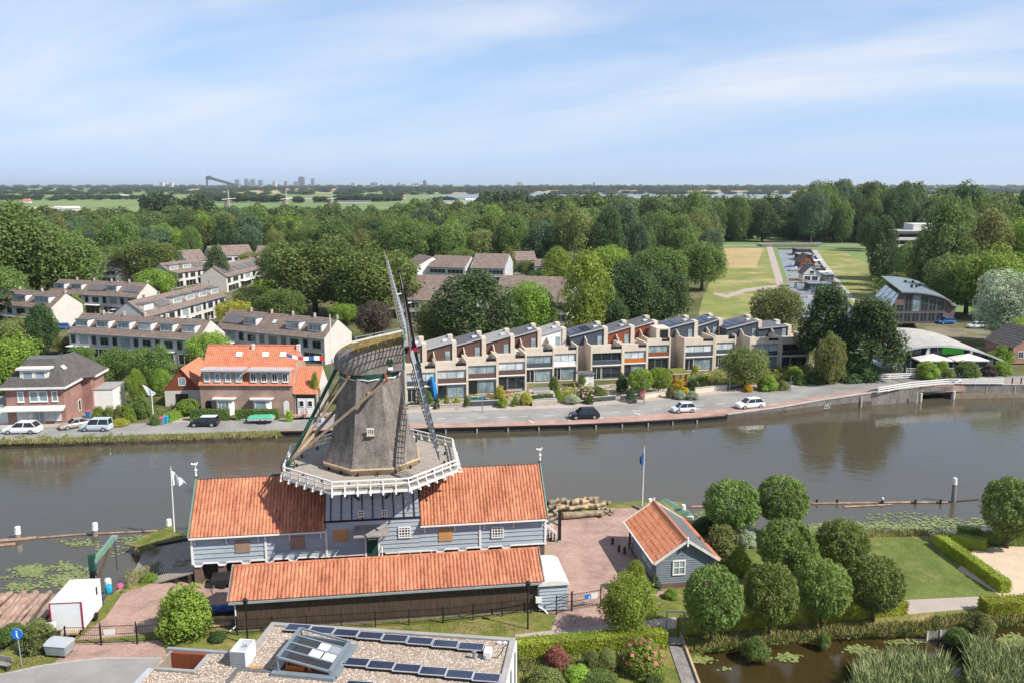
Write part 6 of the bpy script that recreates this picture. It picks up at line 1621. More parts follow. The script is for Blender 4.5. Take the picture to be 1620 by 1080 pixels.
# trailer with green tarpaulin
x,y = G(414,668,ZF)
t = thing('trailer','tandem-axle trailer covered by a bright green tarpaulin','trailer',(x,y,ZF + 0.03),R(2))
MB().box(-1.8,1.8,-0.85,0.85,0.5,0.85).build('bed','light_metal',t)
m = MB(); rr = random.Random(2); rows = [[(-1.8 + 3.6 * i / 8,-0.87 + 1.74 * j / 4,0.86 + (0.45 * math.sin(math.pi * j / 4) * (0.6 + 0.5 * rr.random()) if 0 < i < 8 else 0.15 * (0 < j < 4))) for j in range(5)] for i in range(9)]
m.loft(rows,closed=False,cap=False); m.build('tarpaulin','tarp_green',t,smooth=True,recalc=False)
for u in (0.0,0.75):
 for s in (-1,1): MB().tube((u,s * 0.95 - 0.09,0.3),(u,s * 0.95 + 0.09,0.3),0.3,0.3,12).build('wheel','rubber',t)
MB().beam((-1.8,0,0.5),(-3.0,0,0.5),0.1).build('drawbar','light_metal',t)
# scooter rider on the bridge
x,y = G(1514,606,2.28)
t = thing('motor_scooter','small scooter on the bridge road behind the white railing','scooter',(x,y,2.28),R(185))
MB().loft([[(-0.75,-0.12,0.35),(-0.75,0.12,0.35),(-0.75,0.1,0.75),(-0.75,-0.1,0.75)],[(-0.1,-0.17,0.3),(-0.1,0.17,0.3),(-0.1,0.15,0.78),(-0.1,-0.15,0.78)],[(0.15,-0.15,0.28),(0.15,0.15,0.28),(0.15,0.15,0.36),(0.15,-0.15,0.36)],[(0.45,-0.2,0.3),(0.45,0.2,0.3),(0.45,0.2,0.4),(0.45,-0.2,0.4)],[(0.62,-0.18,0.75),(0.62,0.18,0.75),(0.55,0.18,0.8),(0.55,-0.18,0.8)]]).build('body','car_white',t)
MB().tube((0.62,0,0.3),(0.5,0,1.05),0.04).tube((0.5,-0.32,1.05),(0.5,0.32,1.05),0.025).build('handlebar','black_paint',t)
for u in (-0.55,0.68): MB().tube((u,-0.06,0.24),(u,0.06,0.24),0.24,0.24,12).build('wheel','rubber',t)
def figure(name,loc,rz,label,joints,edges,radii,matn,extra=()):
 t = thing(name,label,'person',loc,rz)
 me = bpy.data.meshes.new('body'); me.from_pydata(joints,edges,[])
 o = bpy.data.objects.new('body',me); COL.objects.link(o); o.parent = t
 sk = o.modifiers.new('skin','SKIN')
 for v,r in zip(me.skin_vertices[0].data,radii): v.radius = (r,r)
 me.skin_vertices[0].data[0].use_root = True
 o.modifiers.new('sub','SUBSURF').levels = 1
 me.materials.append(MATS[matn])
 dg = bpy.context.evaluated_depsgraph_get(); ev = o.evaluated_get(dg); nm = bpy.data.meshes.new_from_object(ev)
 o.modifiers.clear(); o.data = nm
 return t
J = [(-0.32,0,0.84),(-0.28,0,1.1),(-0.22,0,1.36),(-0.2,0,1.48),(-0.17,0,1.62),(-0.22,0.19,1.36),(0.05,0.26,1.12),(0.42,0.27,1.08),(-0.22,-0.19,1.36),(0.05,-0.26,1.12),(0.42,-0.27,1.08),(-0.3,0.1,0.82),(0.14,0.13,0.74),(0.22,0.13,0.42),(0.36,0.13,0.4),(-0.3,-0.1,0.82),(0.14,-0.13,0.74),(0.22,-0.13,0.42),(0.36,-0.13,0.4)]
Eg = [(0,1),(1,2),(2,3),(3,4),(2,5),(5,6),(6,7),(2,8),(8,9),(9,10),(0,11),(11,12),(12,13),(13,14),(0,15),(15,16),(16,17),(17,18)]
Rr = [0.15,0.14,0.15,0.06,0.07,0.065,0.05,0.04,0.065,0.05,0.04,0.095,0.075,0.05,0.045,0.095,0.075,0.05,0.045]
pr_ = figure('person',(x,y,2.28),R(185),'person in dark clothes riding the scooter across the bridge',J,Eg,Rr,'jacket')
MB().sphere((-0.16,0,1.66),0.13,0.12,0.15,10,8).build('head','skin',pr_,smooth=True); MB().sphere((-0.18,0,1.71),0.15,0.14,0.13,10,8).build('helmet','black_paint',pr_,smooth=True)
# ---------------------------------------------------------------- street furniture on the far bank
def street_lamp(px,py,z,h,label,head='lantern',m='grey_metal',lean=0):
 x,y = G(px,py,z)
 t = thing('street_lamp',label,'street lamp',(x,y,z))
 MB().tube((0,0,0),(0,0,h - 0.35),0.07,0.05,8).build('post',m,t)
 if head == 'arm': MB().beam((0,0,h - 0.38),(0.0,-0.7,h - 0.25),0.14,0.1).build('lamp_head',m,t)
 else:
  MB().loft([[(r * math.cos(a),r * math.sin(a),zz) for a in [math.pi / 3 * i for i in range(6)]] for r,zz in ((0.09,h - 0.5),(0.22,h - 0.05),(0.22,h),(0.05,h + 0.18))]).build('lamp_head',m,t)
  MB().tube((-0.25,0,h - 0.62),(0.25,0,h - 0.62),0.03).build('ladder_bar',m,t)
 return t
street_lamp(763,652,ZF,5.0,'slim grey street lamp in front of the brown panelled quay houses','arm')
street_lamp(1019,639,ZF,4.4,'dark slim street lamp left of the yellow bush by the quay','arm')
street_lamp(1154,617,1.0,5.6,'tall pale lamp post beside the round street tree','arm','galvanised')
street_lamp(1250,620,1.3,3.2,'short lamp with blue panel near the drooping tree','arm')
street_lamp(506,664,ZF,5.2,'thin dark lamp post right of the white double doors','arm','black_paint')
x,y = G(243,664,ZF)
t = thing('flagpole','white flagpole with pale flag in the garden of the left bank','flagpole',(x,y,ZF))
MB().tube((0,0,0),(0,0,4.5),0.07,0.05).build('pole','white_paint',t)
MB().loft([[(-1.2,0,5.4),(-1.2,0.03,5.4),(-1.2,0.03,5.3),(-1.2,0,5.3)],[(-0.5,0.1,4.95),(-0.5,0.13,4.95),(-0.5,0.13,3.7),(-0.5,0.1,3.7)],[(0.05,0,4.5),(0.05,0.03,4.5),(0.05,0.03,3.6),(0.05,0,3.6)],[(0.6,-0.05,4.2),(0.6,-0.02,4.2),(0.6,-0.02,4.0),(0.6,-0.05,4.0)]]).build('flag','flag_white',t)
x,y = G(510,676,ZF)
t = thing('waterway_sign','small blue and white waterway sign on the quay edge','sign',(x,y - 0.1,ZF))
MB().box(-1.0,0.3,-0.03,0.0,0.7,1.5).build('board','white_paint',t); MB().box(-0.95,-0.1,-0.035,-0.031,0.78,1.42).build('blue_panel','sign_blue',t); MB().box(-0.6,-0.42,-0.04,-0.036,0.88,1.32).build('white_mark','white_paint',t)
MB().extr([(0.3,1.5),(0.3,1.1),(0.55,1.3)],-0.03,0).extr([(0.3,1.1),(0.3,0.7),(0.55,0.9)],-0.03,0).build('pointer','white_paint',t)
for u in (-0.7,0.1): MB().box(u - 0.03,u + 0.03,-0.0,0.05,-0.3,1.4).build('post','galvanised',t)
def bin_(px,py,z,m,lid,label):
 x,y = G(px,py,z)
 t = thing('wheelie_bin',label,'bin',(x,y,z))
 MB().loft([[(-0.24,-0.26,0.05),(0.24,-0.26,0.05),(0.24,0.22,0.05),(-0.24,0.22,0.05)],[(-0.3,-0.33,1.0),(0.3,-0.33,1.0),(0.3,0.33,1.0),(-0.3,0.33,1.0)]]).build('body',m,t)
 MB().box(-0.32,0.32,-0.36,0.36,1.0,1.1).build('lid',lid,t)
bin_(256,671,ZF,'grey_metal','pink_plastic','grey wheelie bin with pink lid beside the driveway'); bin_(263,669,ZF,'cyan_plastic','cyan_plastic','bright blue wheelie bin beside the driveway')
bin_(140,660,ZF,'blue_plastic','pink_plastic','blue wheelie bin with pink lid by the white extension')
x,y = G(683,636,1.0)
t = small_boat(683,634,4.2,'cyan_plastic','upright bright blue rowing boat leaning on the quay house wall',0,'blue_plastic',1.0,'rowing_boat',1.0)
t.location = (x + 0.3,y + 1.2,1.0 + 2.1); t.rotation_euler = (R(90),R(-98),0)
def tub(px,py,z,label,c,cm=(0.30,0.03,0.06)):
 x,y = G(px,py,z)
 t = thing('flower_tub',label,'flower tub',(x,y,z))
 MB().loft([[(r * math.cos(a),r * math.sin(a),zz) for a in [math.pi / 4 * i for i in range(8)]] for r,zz in ((0.3,0),(0.4,0.55),(0.36,0.56))]).build('pot','pale_wood',t)
 f = flower_ball(0.55); f.parent = t; f.location = (0,0,0.85); f.color = (*cm,1)
# walls along the front gardens
def garden_wall(p0,p1,z,h,m,label,th=0.3):
 A = Vector((*G(*p0,z),z)); B = Vector((*G(*p1,z),z)); d = B - A
 t = thing('garden_wall',label,'garden wall',A,math.atan2(d.y,d.x))
 L = math.hypot(d.x,d.y)
 MB().box(0,L,0,th,-0.2,h).build('wall',m,t); MB().box(-0.04,L + 0.04,-0.05,th + 0.05,h,h + 0.08).build('coping','concrete',t)
garden_wall((646,648),(742,644),ZF,0.6,'grey_brick','low grey garden wall left of the street lamp')
garden_wall((744,643),(790,641),ZF,0.85,'slate_clad','dark garden wall with planting right of the street lamp')
garden_wall((842,640),(880,638),ZF,0.85,'concrete','stained concrete garden wall below the grey paved terrace')
garden_wall((894,640),(938,637),ZF,0.45,'dark_brick','low rubble wall under the pink hydrangea')
garden_wall((939,636),(974,633),ZF,0.8,'slate_clad','dark planter wall left of the iron gate')
garden_wall((983,633),(1008,631),ZF,0.8,'slate_clad','dark planter wall right of the iron gate')
garden_wall((1018,631),(1055,626),ZF,0.9,'beige_brick','beige brick garden wall with dark gate')
garden_wall((1100,622),(1150,617),0.95,0.9,'beige_brick','beige brick retaining wall under the lawn')
garden_wall((1152,617),(1178,613),1.0,0.6,'dark_brick','dark retaining wall at the foot of the street tree')
b_ = MB()
for (x0,y0),(x1,y1) in (((838,619),(878,633)),):
 p = [G(836,617,1.4),G(872,612,1.4),G(882,634,1.4),G(842,637,1.4)]
 b_.prism(p,0.8,1.55)
struct(b_.build('garden_terrace','paving_grey'))
struct(MB().prism([G(643,646,.9),G(742,641,.9),G(738,630,.9),G(650,637,.9)],0.7,0.98).build('garden_terrace','paving_grey'))
struct(MB().prism([G(895,632,.9),G(935,628,.9),G(925,610,.9),G(885,614,.9)],0.7,1.02).build('garden_terrace','red_paving'))
struct(MB().prism([G(942,632,.9),G(1055,622,.9),G(1060,600,.9),G(945,610,.9)],0.7,1.03).build('garden_terrace','paving_grey'))
struct(MB().prism([G(790,640,.9),G(838,636,.9),G(832,618,.9),G(790,625,.9)],0.7,1.01).build('garden_terrace','paving_grey'))
struct(MB().prism([G(455,664,.8),G(505,662,.8),G(500,648,.8),G(468,648,.8)],0.6,0.83).build('forecourt','red_paving'))
struct(MB().prism([G(0,678,.8),G(130,674,.8),G(128,660,.8),G(0,668,.8)],0.6,0.84).build('forecourt','paving_grey'))
struct(MB().prism([G(265,668,.8),G(300,667,.8),G(312,655,.8),G(285,657,.8)],0.6,0.835).build('driveway','paving_grey'))
# parasol, loungers: small garden things
x,y = G(858,623,1.5)
t = thing('outdoor_sofa','grey outdoor sofa set under the window of the dark panelled quay house','sofa',(x,y,1.55),R(11))
MB().box(-1.4,1.4,0.2,1.0,0,0.4).build('seat','paving_grey',t); MB().box(-1.4,1.4,0.85,1.05,0.4,0.85).build('backrest','zinc',t); MB().box(-0.7,0.7,-0.9,-0.2,0,0.35).build('table','grey_wood',t)
x,y = G(757,633,1.0)
t = small_boat(757,633,2.6,'cyan_plastic','small blue dinghy lying in the garden behind the street lamp',5,None,1.0,'dinghy',0.9)
t.location = (x,y,1.15)
x,y = G(1073,620,1.0)
t = thing('timber_porch','reddish timber porch with planted roof between quay houses','porch',(x - 0.3,y + 3.0,1.0),R(11))
for u in (0,2.2):
 for v in (0,2.4): MB().box(u,u + 0.25,v,v + 0.25,0,2.4).build('post','red_clad',t)
MB().box(-0.3,2.8,-0.4,3.0,2.4,2.65).build('roof','pale_wood',t); MB().box(-0.2,2.7,-0.3,2.9,2.65,2.8).build('green_roof','grass',t)
x,y = G(927,612,1.0)
t = thing('white_shed','small white garden shed with flat roof between quay houses','shed',(x - 0.8,y,1.0),R(11))
MB().box(0,2.2,0,2.2,0,2.2).build('wall','old_white',t); MB().box(-0.5,2.4,-0.3,2.4,2.2,2.35).build('roof','roof_felt_dark',t); MB().box(0.3,1.2,-0.04,0,0,1.95).build('door','white_paint',t)
x,y = G(170,497,ZF)
for k,(px,py,lab) in enumerate(((150,494,'white boxy garage block with dark windows before the brown terrace'),(178,492,'low grey garage left of the end-on terrace'))):
 x,y = G(px,py,ZF); t = thing('garage',lab,'garage',(x,y,ZF),R(-6))
 MB().box(-3,3,0,6,0,2.8 if k == 0 else 2.3).build('wall','white_paint' if k == 0 else 'grey_block',t); MB().box(-3.2,3.2,-0.2,6.2,2.8 if k == 0 else 2.3,3.0 if k == 0 else 2.5).build('roof','roof_felt',t)
 for u in (-2.4,0.2): MB().box(u,u + 2.1,-0.04,0,0.1,2.1).build('garage_door','pane_dark' if k == 0 else 'zinc',t)
x,y = G(1606,575,2.2)
t = thing('brick_cottage','red brick cottage cut off by the right edge','house',(x - 0.6,y,2.2),R(6))
MB().extr([(0,0),(9,0),(9,3.2),(4.5,6.2),(0,3.2)],0,8).build('wall','red_brick',t)
m = MB(); courses(m,(-0.3,-0.3,3.0),(-0.3,8.3,3.0),(4.5,8.3,6.35),(4.5,-0.3,6.35),9); courses(m,(9.3,8.3,3.0),(9.3,-0.3,3.0),(4.5,-0.3,6.35),(4.5,8.3,6.35),9); m.build('roof','dark_tile',t,recalc=False)
window(t,1.0,1.0,1.1,1.3,0,0,2,1)
for k,px in enumerate((1601,1615)):
 x,y = G(px,607,2.2); tag(MB().tube((0,0,0),(0,0,1.0),0.11,0.1,8).sphere((0,0,1.0),0.1,0.1,0.07).build('bollard','black_paint',None,(x,y,2.23)),('left' if k == 0 else 'right') + ' of two black bollards at the end of the bridge railing','bollard')
# ---------------------------------------------------------------- mill yard, banks and water
def at(px,py,z=ZL): return (*G(px,py,z),z)
# white box trailer
A = Vector(at(133,1004)); B = Vector(at(165,962)); C_ = Vector(at(95,992))
ang = math.atan2((B - A).y,(B - A).x)
t = thing('box_trailer','white box trailer with red corner posts parked by the pond','trailer',A,ang)
bl = 3.9; bw_ = 2.3
MB().box(0,bl,0,bw_,0.45,2.75).build('box','white_box',t)
MB().box(-0.02,bl + 0.02,-0.02,bw_ + 0.02,2.75,2.8).build('roof','canvas',t)
for y in (0.0,bw_): MB().box(-0.04,0.05,y - 0.05,y + 0.05,0.4,2.77).build('corner_post','red_paint',t)
MB().box(-0.03,0.03,0.05,bw_ - 0.05,2.7,2.765).build('edge_trim','red_paint',t)
MB().box(bl - 1.1,bl - 0.85,-0.06,0.0,1.9,2.5).build('vent','black_paint',t); MB().box(bl - 1.3,bl - 0.3,-0.03,0.0,0.6,2.5).build('side_door','white_paint',t)
for u in (2.3,):
 for y in (-0.02,bw_): MB().tube((u,y - 0.1,0.33),(u,y + 0.1,0.33),0.33,0.33,14).build('wheel','rubber',t)
MB().beam((0,bw_ / 2 - 0.4,0.45),(-1.2,bw_ / 2,0.42),0.1).beam((0,bw_ / 2 + 0.4,0.45),(-1.2,bw_ / 2,0.42),0.1).build('drawbar','galvanised',t)
MB().box(-0.5,0.0,0.3,1.5,0.3,0.5).build('tool_box','pale_wood',t)
# metal waste container
t = thing('waste_container','pale grey wheeled waste container on the brick apron','waste container',at(96,1034),R(-8))
MB().loft([[(-0.75,-0.55,0.2),(0.75,-0.55,0.2),(0.75,0.5,0.2),(-0.75,0.5,0.2)],[(-0.85,-0.62,0.95),(0.85,-0.62,0.95),(0.85,0.6,0.95),(-0.85,0.6,0.95)]]).build('tub','galvanised',t)
MB().loft([[(-0.88,-0.66,0.95),(0.88,-0.66,0.95),(0.88,0.64,0.95),(-0.88,0.64,0.95)],[(-0.8,-0.3,1.2),(0.8,-0.3,1.2),(0.8,0.4,1.2),(-0.8,0.4,1.2)]]).build('lid','light_metal',t)
for u in (-0.6,0.6):
 for v in (-0.4,0.4): MB().tube((u - 0.04,v,0.1),(u + 0.04,v,0.1),0.1,0.1,10).build('castor','rubber',t)
# blue round sign
t = thing('path_sign','round blue footpath sign on a grey post at the left corner','sign',at(35,1054))
MB().tube((0,0,0),(-0.08,0,2.45),0.035,0.035).build('post','galvanised',t); MB().tube((-0.08,-0.08,2.6),(-0.08,-0.05,2.6),0.42,0.42,20).build('disc','sign_blue',t); MB().tube((-0.08,-0.045,2.6),(-0.08,-0.03,2.6),0.42,0.42,20).build('disc_back','white_paint',t)
MB().beam((-0.08,-0.09,2.42),(-0.08,-0.09,2.72),0.09,0.02).sphere((-0.08,-0.09,2.8),0.06,0.02,0.06).beam((-0.08,-0.09,2.45),(0.02,-0.09,2.3),0.06,0.02).build('walking_symbol','white_paint',t)
t = thing('notice_board','weathered slanted notice board at the pond edge','notice board',at(78,1012),R(20))
MB().cbox(0,0,1.1,1.1,0.7,0.05,rx=R(35)).build('panel','old_white',t)
for u in (-0.4,0.4): MB().tube((u,0,0),(u,0,1.1),0.04).build('post','galvanised',t)
t = thing('park_bench','dark wooden bench cut off by the left edge','bench',at(4,1058),R(-15))
MB().box(-1.0,0.7,-0.2,0.2,0.42,0.48).build('seat','grey_wood',t); MB().box(-1.0,0.7,0.22,0.28,0.55,0.9).build('backrest','grey_wood',t)
for u in (-0.8,0.45): MB().box(u,u + 0.1,-0.18,0.2,0,0.42).build('leg','dark_wood',t)
# green crane beam at the pond (for lifting logs)
X,Y = G(152,955,0.6)
zt = ZA(152,878,Y)[1]; t = thing('log_crane','green and black wooden log crane standing at the pond','crane',(X,Y,0.3))
MB().box(-0.2,0.2,-0.2,0.2,-0.8,zt - 1.6).build('mast','tarred',t); MB().box(-0.22,0.22,-0.22,0.22,zt - 1.6,zt - 0.2).build('mast_top','green_paint',t)
tipx,tipz = ZA(180,850,Y + 3.2); tip = Vector((tipx - X,3.2,tipz - 0.3))
MB().beam((0.1,0,zt - 0.9),tip,0.3,0.42).build('jib','green_trim',t); MB().beam((0.2,0.1,zt - 2.8),tip * 0.75 + Vector((0,0,(zt - 0.9) * 0.25 - 0.3)),0.2,0.25).build('brace','dark_brown_board',t)
MB().path([tip,tip + Vector((0.1,-0.1,-1.6)),tip + Vector((0.15,-0.2,-2.9))],0.04).build('chain','dark_wood',t); MB().cbox(tip.x,tip.y,tip.z,0.5,0.5,0.3).build('sheave','zinc',t)
MB().tube((-0.3,0,zt - 2.6),(-1.2,-0.4,0.0),0.035).build('stay','galvanised',t); MB().tube((0.3,-0.2,zt - 2.0),(0.35,-0.3,0.0),0.035).build('stay','galvanised',t)
# wooden slipway left of the mill
P = [MILL.w(-15.6,-3.6,1.75),MILL.w(-15.6,2.6,2.15),Vector((*G(245,868,0.9),1.15)),Vector((*G(186,930,0.15),0.12)),Vector((*G(206,925,0.5),0.55)),Vector((*G(262,905,1.0),1.1))]
A0,A1 = MILL.w(-15.55,-3.9,1.9),MILL.w(-15.55,2.4,2.5)
B0,B1 = Vector((*G(196,934,0.2),0.15)),Vector((*G(229,868,0.3),0.35))
t = thing('slipway','weathered grey plank slipway sloping from the sawmill into the pond','slipway',(0,0,0))
n = 26
for k in range(n):
 f0,f1 = k / n + 0.004,(k + 1) / n - 0.004
 p,q,r_,s = A0.lerp(B0,f0),A0.lerp(B0,f1),A1.lerp(B1,f1),A1.lerp(B1,f0)
 MB()._add([p,q,r_,s,*[v - Vector((0,0,0.12)) for v in (p,q,r_,s)]],[(0,1,2,3),(4,7,6,5),(0,4,5,1),(1,5,6,2),(2,6,7,3),(3,7,4,0)]).build('plank','deck_wood',t)
MB().beam(A1 + Vector((0,0.2,0.0)),A1.lerp(B1,0.85) + Vector((0,0.2,-0.05)),0.5,0.5).build('side_beam','tarred',t)
for f in (0.06,0.25,0.45,0.65): 
 p = A0.lerp(B0,f); MB().box(p.x - 0.12,p.x + 0.12,p.y,p.y + 0.24,0,p.z - 0.13).build('support','dark_wood',t)
# flagpoles
def flagpole(px,py,z,top,label,flag,fm):
 X,Y = G(px,py,z); h = ZA(*top,Y)[1] - z; dx = ZA(*top,Y)[0] - X
 t = thing('flagpole',label,'flagpole',(X,Y,z))
 MB().tube((0,0,0),(dx,0,h),0.07,0.045,8).build('pole','white_paint',t); MB().sphere((dx,0,h),0.08,0.08,0.08).build('knob','pale_wood',t)
 MB().loft(flag(dx,h),closed=True).build('flag',fm,t,smooth=False)
def fl(dx,h):
 out_ = []
 for k in range(7):
  s = k / 6; x = dx + 0.06 + 1.35 * s; top = h - 0.4 - 1.3 * s ** 1.1; bot = h - 1.95 + 0.32 * s + 0.15 * math.sin(9 * s); y = 0.14 * math.sin(11 * s)
  out_.append([(x,y,top),(x,y + 0.03,top),(x + 0.05,y + 0.03 + 0.1 * math.sin(8 * s),min(bot,top - 0.08)),(x + 0.05,y + 0.1 * math.sin(8 * s),min(bot,top - 0.08))])
 return out_
flagpole(276,842,0.8,(270,738),'white flagpole with white pennant on the grass tip by the pond',fl,'flag_white')
def fr_(dx,h):
 out_ = []
 for k in range(6):
  s = k / 5; x = dx - 0.05 - 0.42 * s; y = 0.12 * math.sin(9 * s)
  out_.append([(x,y,h - 0.7 - 0.5 * s),(x,y + 0.03,h - 0.7 - 0.5 * s),(x + 0.05,y + 0.03,h - 2.25 + 0.35 * s),(x + 0.05,y,h - 2.25 + 0.35 * s)])
 return out_
flagpole(1016,801,ZL,(1019.5,706),'white flagpole with drooping blue flag on the water edge',fr_,'flag_blue')
# mooring posts
def mooring(px,py,top,r,label,cap=True,name='mooring_post',z=0.0):
 X,Y = G(px,py,z); h = ZA(*top,Y)[1] - z; dx = ZA(*top,Y)[0] - X
 t = thing(name,label,'mooring post',(X,Y,z))
 ch = min(0.7,h * 0.55) if cap else 0
 MB().tube((-dx * 0.3,0,-1.0),(dx * (1 - ch / h),0,h - ch),r,r,10).build('pile','grey_wood',t)
 if cap: MB().tube((dx * (1 - ch / h),0,h - ch),(dx,0,h),r * 1.12,r * 0.95,10).sphere((dx,0,h),r * 0.95,r * 0.95,0.1).build('cap','white_paint',t)
mooring(28,852,(27.5,833),0.27,'white-capped mooring post at far left of the pond boom')
mooring(150,847,(150,827),0.27,'white-capped mooring post in the middle of the pond boom')
mooring(267,838,(267,821),0.26,'white-capped post on the grass tip beside the flagpole',z=0.3)
mooring(1508,794,(1511,756),0.24,'tall dark mooring pile with white top out in the river',z=0.0)
mooring(1027,797,(1029,789),0.24,'short white-topped bollard behind the garden house gable',z=0.5)
mooring(1081,820,(1081,798),0.24,'thick wooden pile with pale top beside the green boat')
# floating booms
def boom(pts,r,label,m='log_wet',z=0.06):
 W3 = [Vector((*G(x,y,z),z)) for x,y in pts]
 t = MB()
 for a,b in zip(W3,W3[1:]): t.tube(a - W3[0],b - W3[0],r,r * 0.92,7)
 return tag(t.build('floating_boom',m,None,W3[0]),label,'boom')
boom([(-80,860),(28,853),(58,850)],0.2,'thick floating log boom at the left edge'); boom([(-60,867),(24,860)],0.17,'second floating log just below the left boom')
boom([(60,850),(120,845),(205,841),(262,838)],0.1,'thin floating boom between the pond posts')
boom([(1092,801),(1140,800)],0.13,'yellowish floating boom behind the garden trees'); boom([(1283,796),(1345,795),(1420,794),(1500,794)],0.12,'long floating boom ending at the tall river pile'); boom([(1335,801),(1410,797.5)],0.11,'short floating boom lying just in front of the long one')
boom([(1500,793),(1548,789)],0.06,'thin line of boom right of the tall river pile','dark_wood')
for k,px in enumerate((1292,1324,1396,1448,1488)):
 X,Y = G(px,796,0); lab = ('leftmost','second','third, white-topped','fourth','rightmost')[k]
 t = thing('boom_post',lab + ' short dark post along the river boom','post',(X,Y,0))
 MB().tube((0,0,-0.6),(0,0,0.5),0.14,0.13,8).build('pile','dark_wood',t)
 if k == 2: MB().tube((0,0,0.5),(0,0,0.72),0.14,0.12,8).build('cap','white_paint',t)
# logs floating side by side in the pond
rr = random.Random(5)
lm = []
def log_mesh(L,r,m,seed,bend=0.1,n=5):
 q = random.Random(seed); rings = []
 for k in range(n + 1):
  s = k / n; cx = q.uniform(-bend,bend) * math.sin(math.pi * s); czz = q.uniform(-bend,bend) * 0.4; rad = r * (1.06 - 0.22 * s) * q.uniform(0.94,1.06)
  rings.append([(L * s,cx + rad * math.cos(a),czz + rad * math.sin(a)) for a in [2 * math.pi * i / 9 for i in range(9)]])
 return MB().loft(rings).mesh('log',m,smooth=False)
raft_lab = 'weathered red-brown log floating in the raft of the left pond'
LMs = [log_mesh(6.2,0.24,'log_wet',s) for s in range(4)]
for k in range(17):
 f = k / 16
 pxa,pya = 12 + 108 * f,938 + 2 * math.sin(k * 2.1) + (4 if k % 3 == 0 else 0)
 a = Vector((*G(pxa - 8,pya,0.1),0.08)); bpx,bpy_ = -60 + 140 * f + rr.uniform(-4,4),993 + rr.uniform(-5,7) - 2 * f
 b = Vector((*G(bpx,bpy_,0.1),0.08)); d = b - a
 L = d.length
 o = bpy.data.objects.new('floating_log',LMs[k % 4]); COL.objects.link(o)
 o.location = a + Vector((0,0,rr.uniform(-0.04,0.06))); o.rotation_euler = (rr.uniform(0,6),0,math.atan2(d.y,d.x)); o.scale = (L / 6.2,rr.uniform(0.75,1.2),rr.uniform(0.75,1.1))
 tag(o,('leftmost' if k == 0 else 'rightmost' if k == 16 else nth[k] if k < 13 else ('fourteenth','fifteenth','sixteenth')[k - 13]) + ' from left of the red-brown logs floating in the pond' if 0 < k < 16 else ('leftmost' if k == 0 else 'rightmost') + ' of the red-brown logs floating in the pond','log','logs floating in the pond')
# pile of tree trunks on the yard by the water
logs = [((890,817),(952,812),0.34,0.42),((862,812),(893,802),0.2,0.75),((868,806),(882,800),0.3,1.0),((888,804),(912,806),0.3,1.1),((905,806),(932,805),0.28,1.15),((930,804),(945,799),0.26,1.2),((940,803),(965,801),0.24,0.9),((880,811),(930,811),0.2,0.8),((945,808),(972,806),0.2,0.55),((955,804),(970,812),0.16,0.4),((922,809),(958,806),0.22,0.85),((864,817),(885,812),0.18,0.5),((950,815),(962,808),0.17,0.35),((900,803),(930,800),0.24,0.95),((868,810),(900,808),0.22,0.9),((875,815),(893,806),0.16,0.7)]
names = ['thick straight debarked trunk lying in front of the log pile','thin bent branch at the left end of the log pile','short stub sticking up at the left of the log pile','reddish curved trunk on top of the log pile, left of centre','pale bent trunk on top of the log pile, at the centre','forked stub on top of the log pile, right of centre','grey trunk at the upper right of the log pile','long thin trunk right behind the thick straight one','dark bent branch at the right end of the log pile','short branch pointing at the camera at the right end','pale split trunk above the right half of the thick one','thin branch lying low at the left of the pile','cut branch end at the lower right of the log pile','grey trunk along the back of the log pile','mossy trunk at the left back of the log pile','crooked branch beside the black hoist post']
for k,((xa,ya),(xb,yb),r,z) in enumerate(logs):
 a = Vector((*G(xa,ya + 4,ZL),ZL + z)); b = Vector((*G(xb,yb + 4,ZL),ZL + z + rr.uniform(-0.15,0.15))); d = b - a
 o = bpy.data.objects.new('felled_log',log_mesh(d.length,r,('log_bark','log_peeled')[k % 3 == 1],50 + k,0.28 if k else 0.04,7)); COL.objects.link(o)
 o.location = a; o.rotation_euler = (0,-math.asin(d.z / d.length),math.atan2(d.y,d.x))
 tag(o,names[k],'log','trunks piled on the yard')
# black hoist frame with stairs at the right end of the mill
X,Y = G(885,856,ZL); zt = ZA(886,806,Y)[1] - ZL
t = thing('hoist_post','black hoist post with raking struts at the sawmill end','hoist',(X,Y,ZL),R(8))
MB().box(-0.14,0.14,-0.14,0.14,0,zt).build('post','tarred',t); MB().beam((-0.05,0,zt - 0.8),(-1.9,0.6,zt - 1.9),0.16,0.2).build('strut','green_trim',t); MB().beam((-0.05,0,zt - 1.6),(-1.0,0.3,zt - 1.1),0.1).build('strut','red_clad',t); MB().box(-0.22,0.22,-0.22,0.22,0,0.18).build('foot','concrete',t)
st = thing('timber_stairs','short timber stairs with white balustrade at the sawmill end','stairs',(X - 1.7,Y + 0.2,ZL),R(8))
for k in range(4): MB().box(0.05 + 0.3 * k,0.37 + 0.3 * k,-0.5,0.9,1.2 - 0.3 * k - 0.08,1.2 - 0.3 * k).build('step','grey_wood',st)
m = MB()
for k in range(5): m.box(0.05 + 0.3 * k,0.11 + 0.3 * k,-0.55,-0.5,0.9 - 0.25 * k + 0.1,2.1 - 0.28 * k)
m.beam((0.0,-0.52,2.15),(1.35,-0.52,1.0),0.08,0.1); m.beam((0.0,0.92,2.15),(1.35,0.92,1.0),0.08,0.1)
for k in range(5): m.box(0.05 + 0.3 * k,0.11 + 0.3 * k,0.9,0.95,0.9 - 0.25 * k + 0.1,2.1 - 0.28 * k)
m.build('balustrade','white_paint',st)
MB().beam((0.1,-0.4,1.1),(1.5,-0.4,0.05),0.1,0.2).beam((0.1,0.8,1.1),(1.5,0.8,0.05),0.1,0.2).build('stringer','tarred',st)
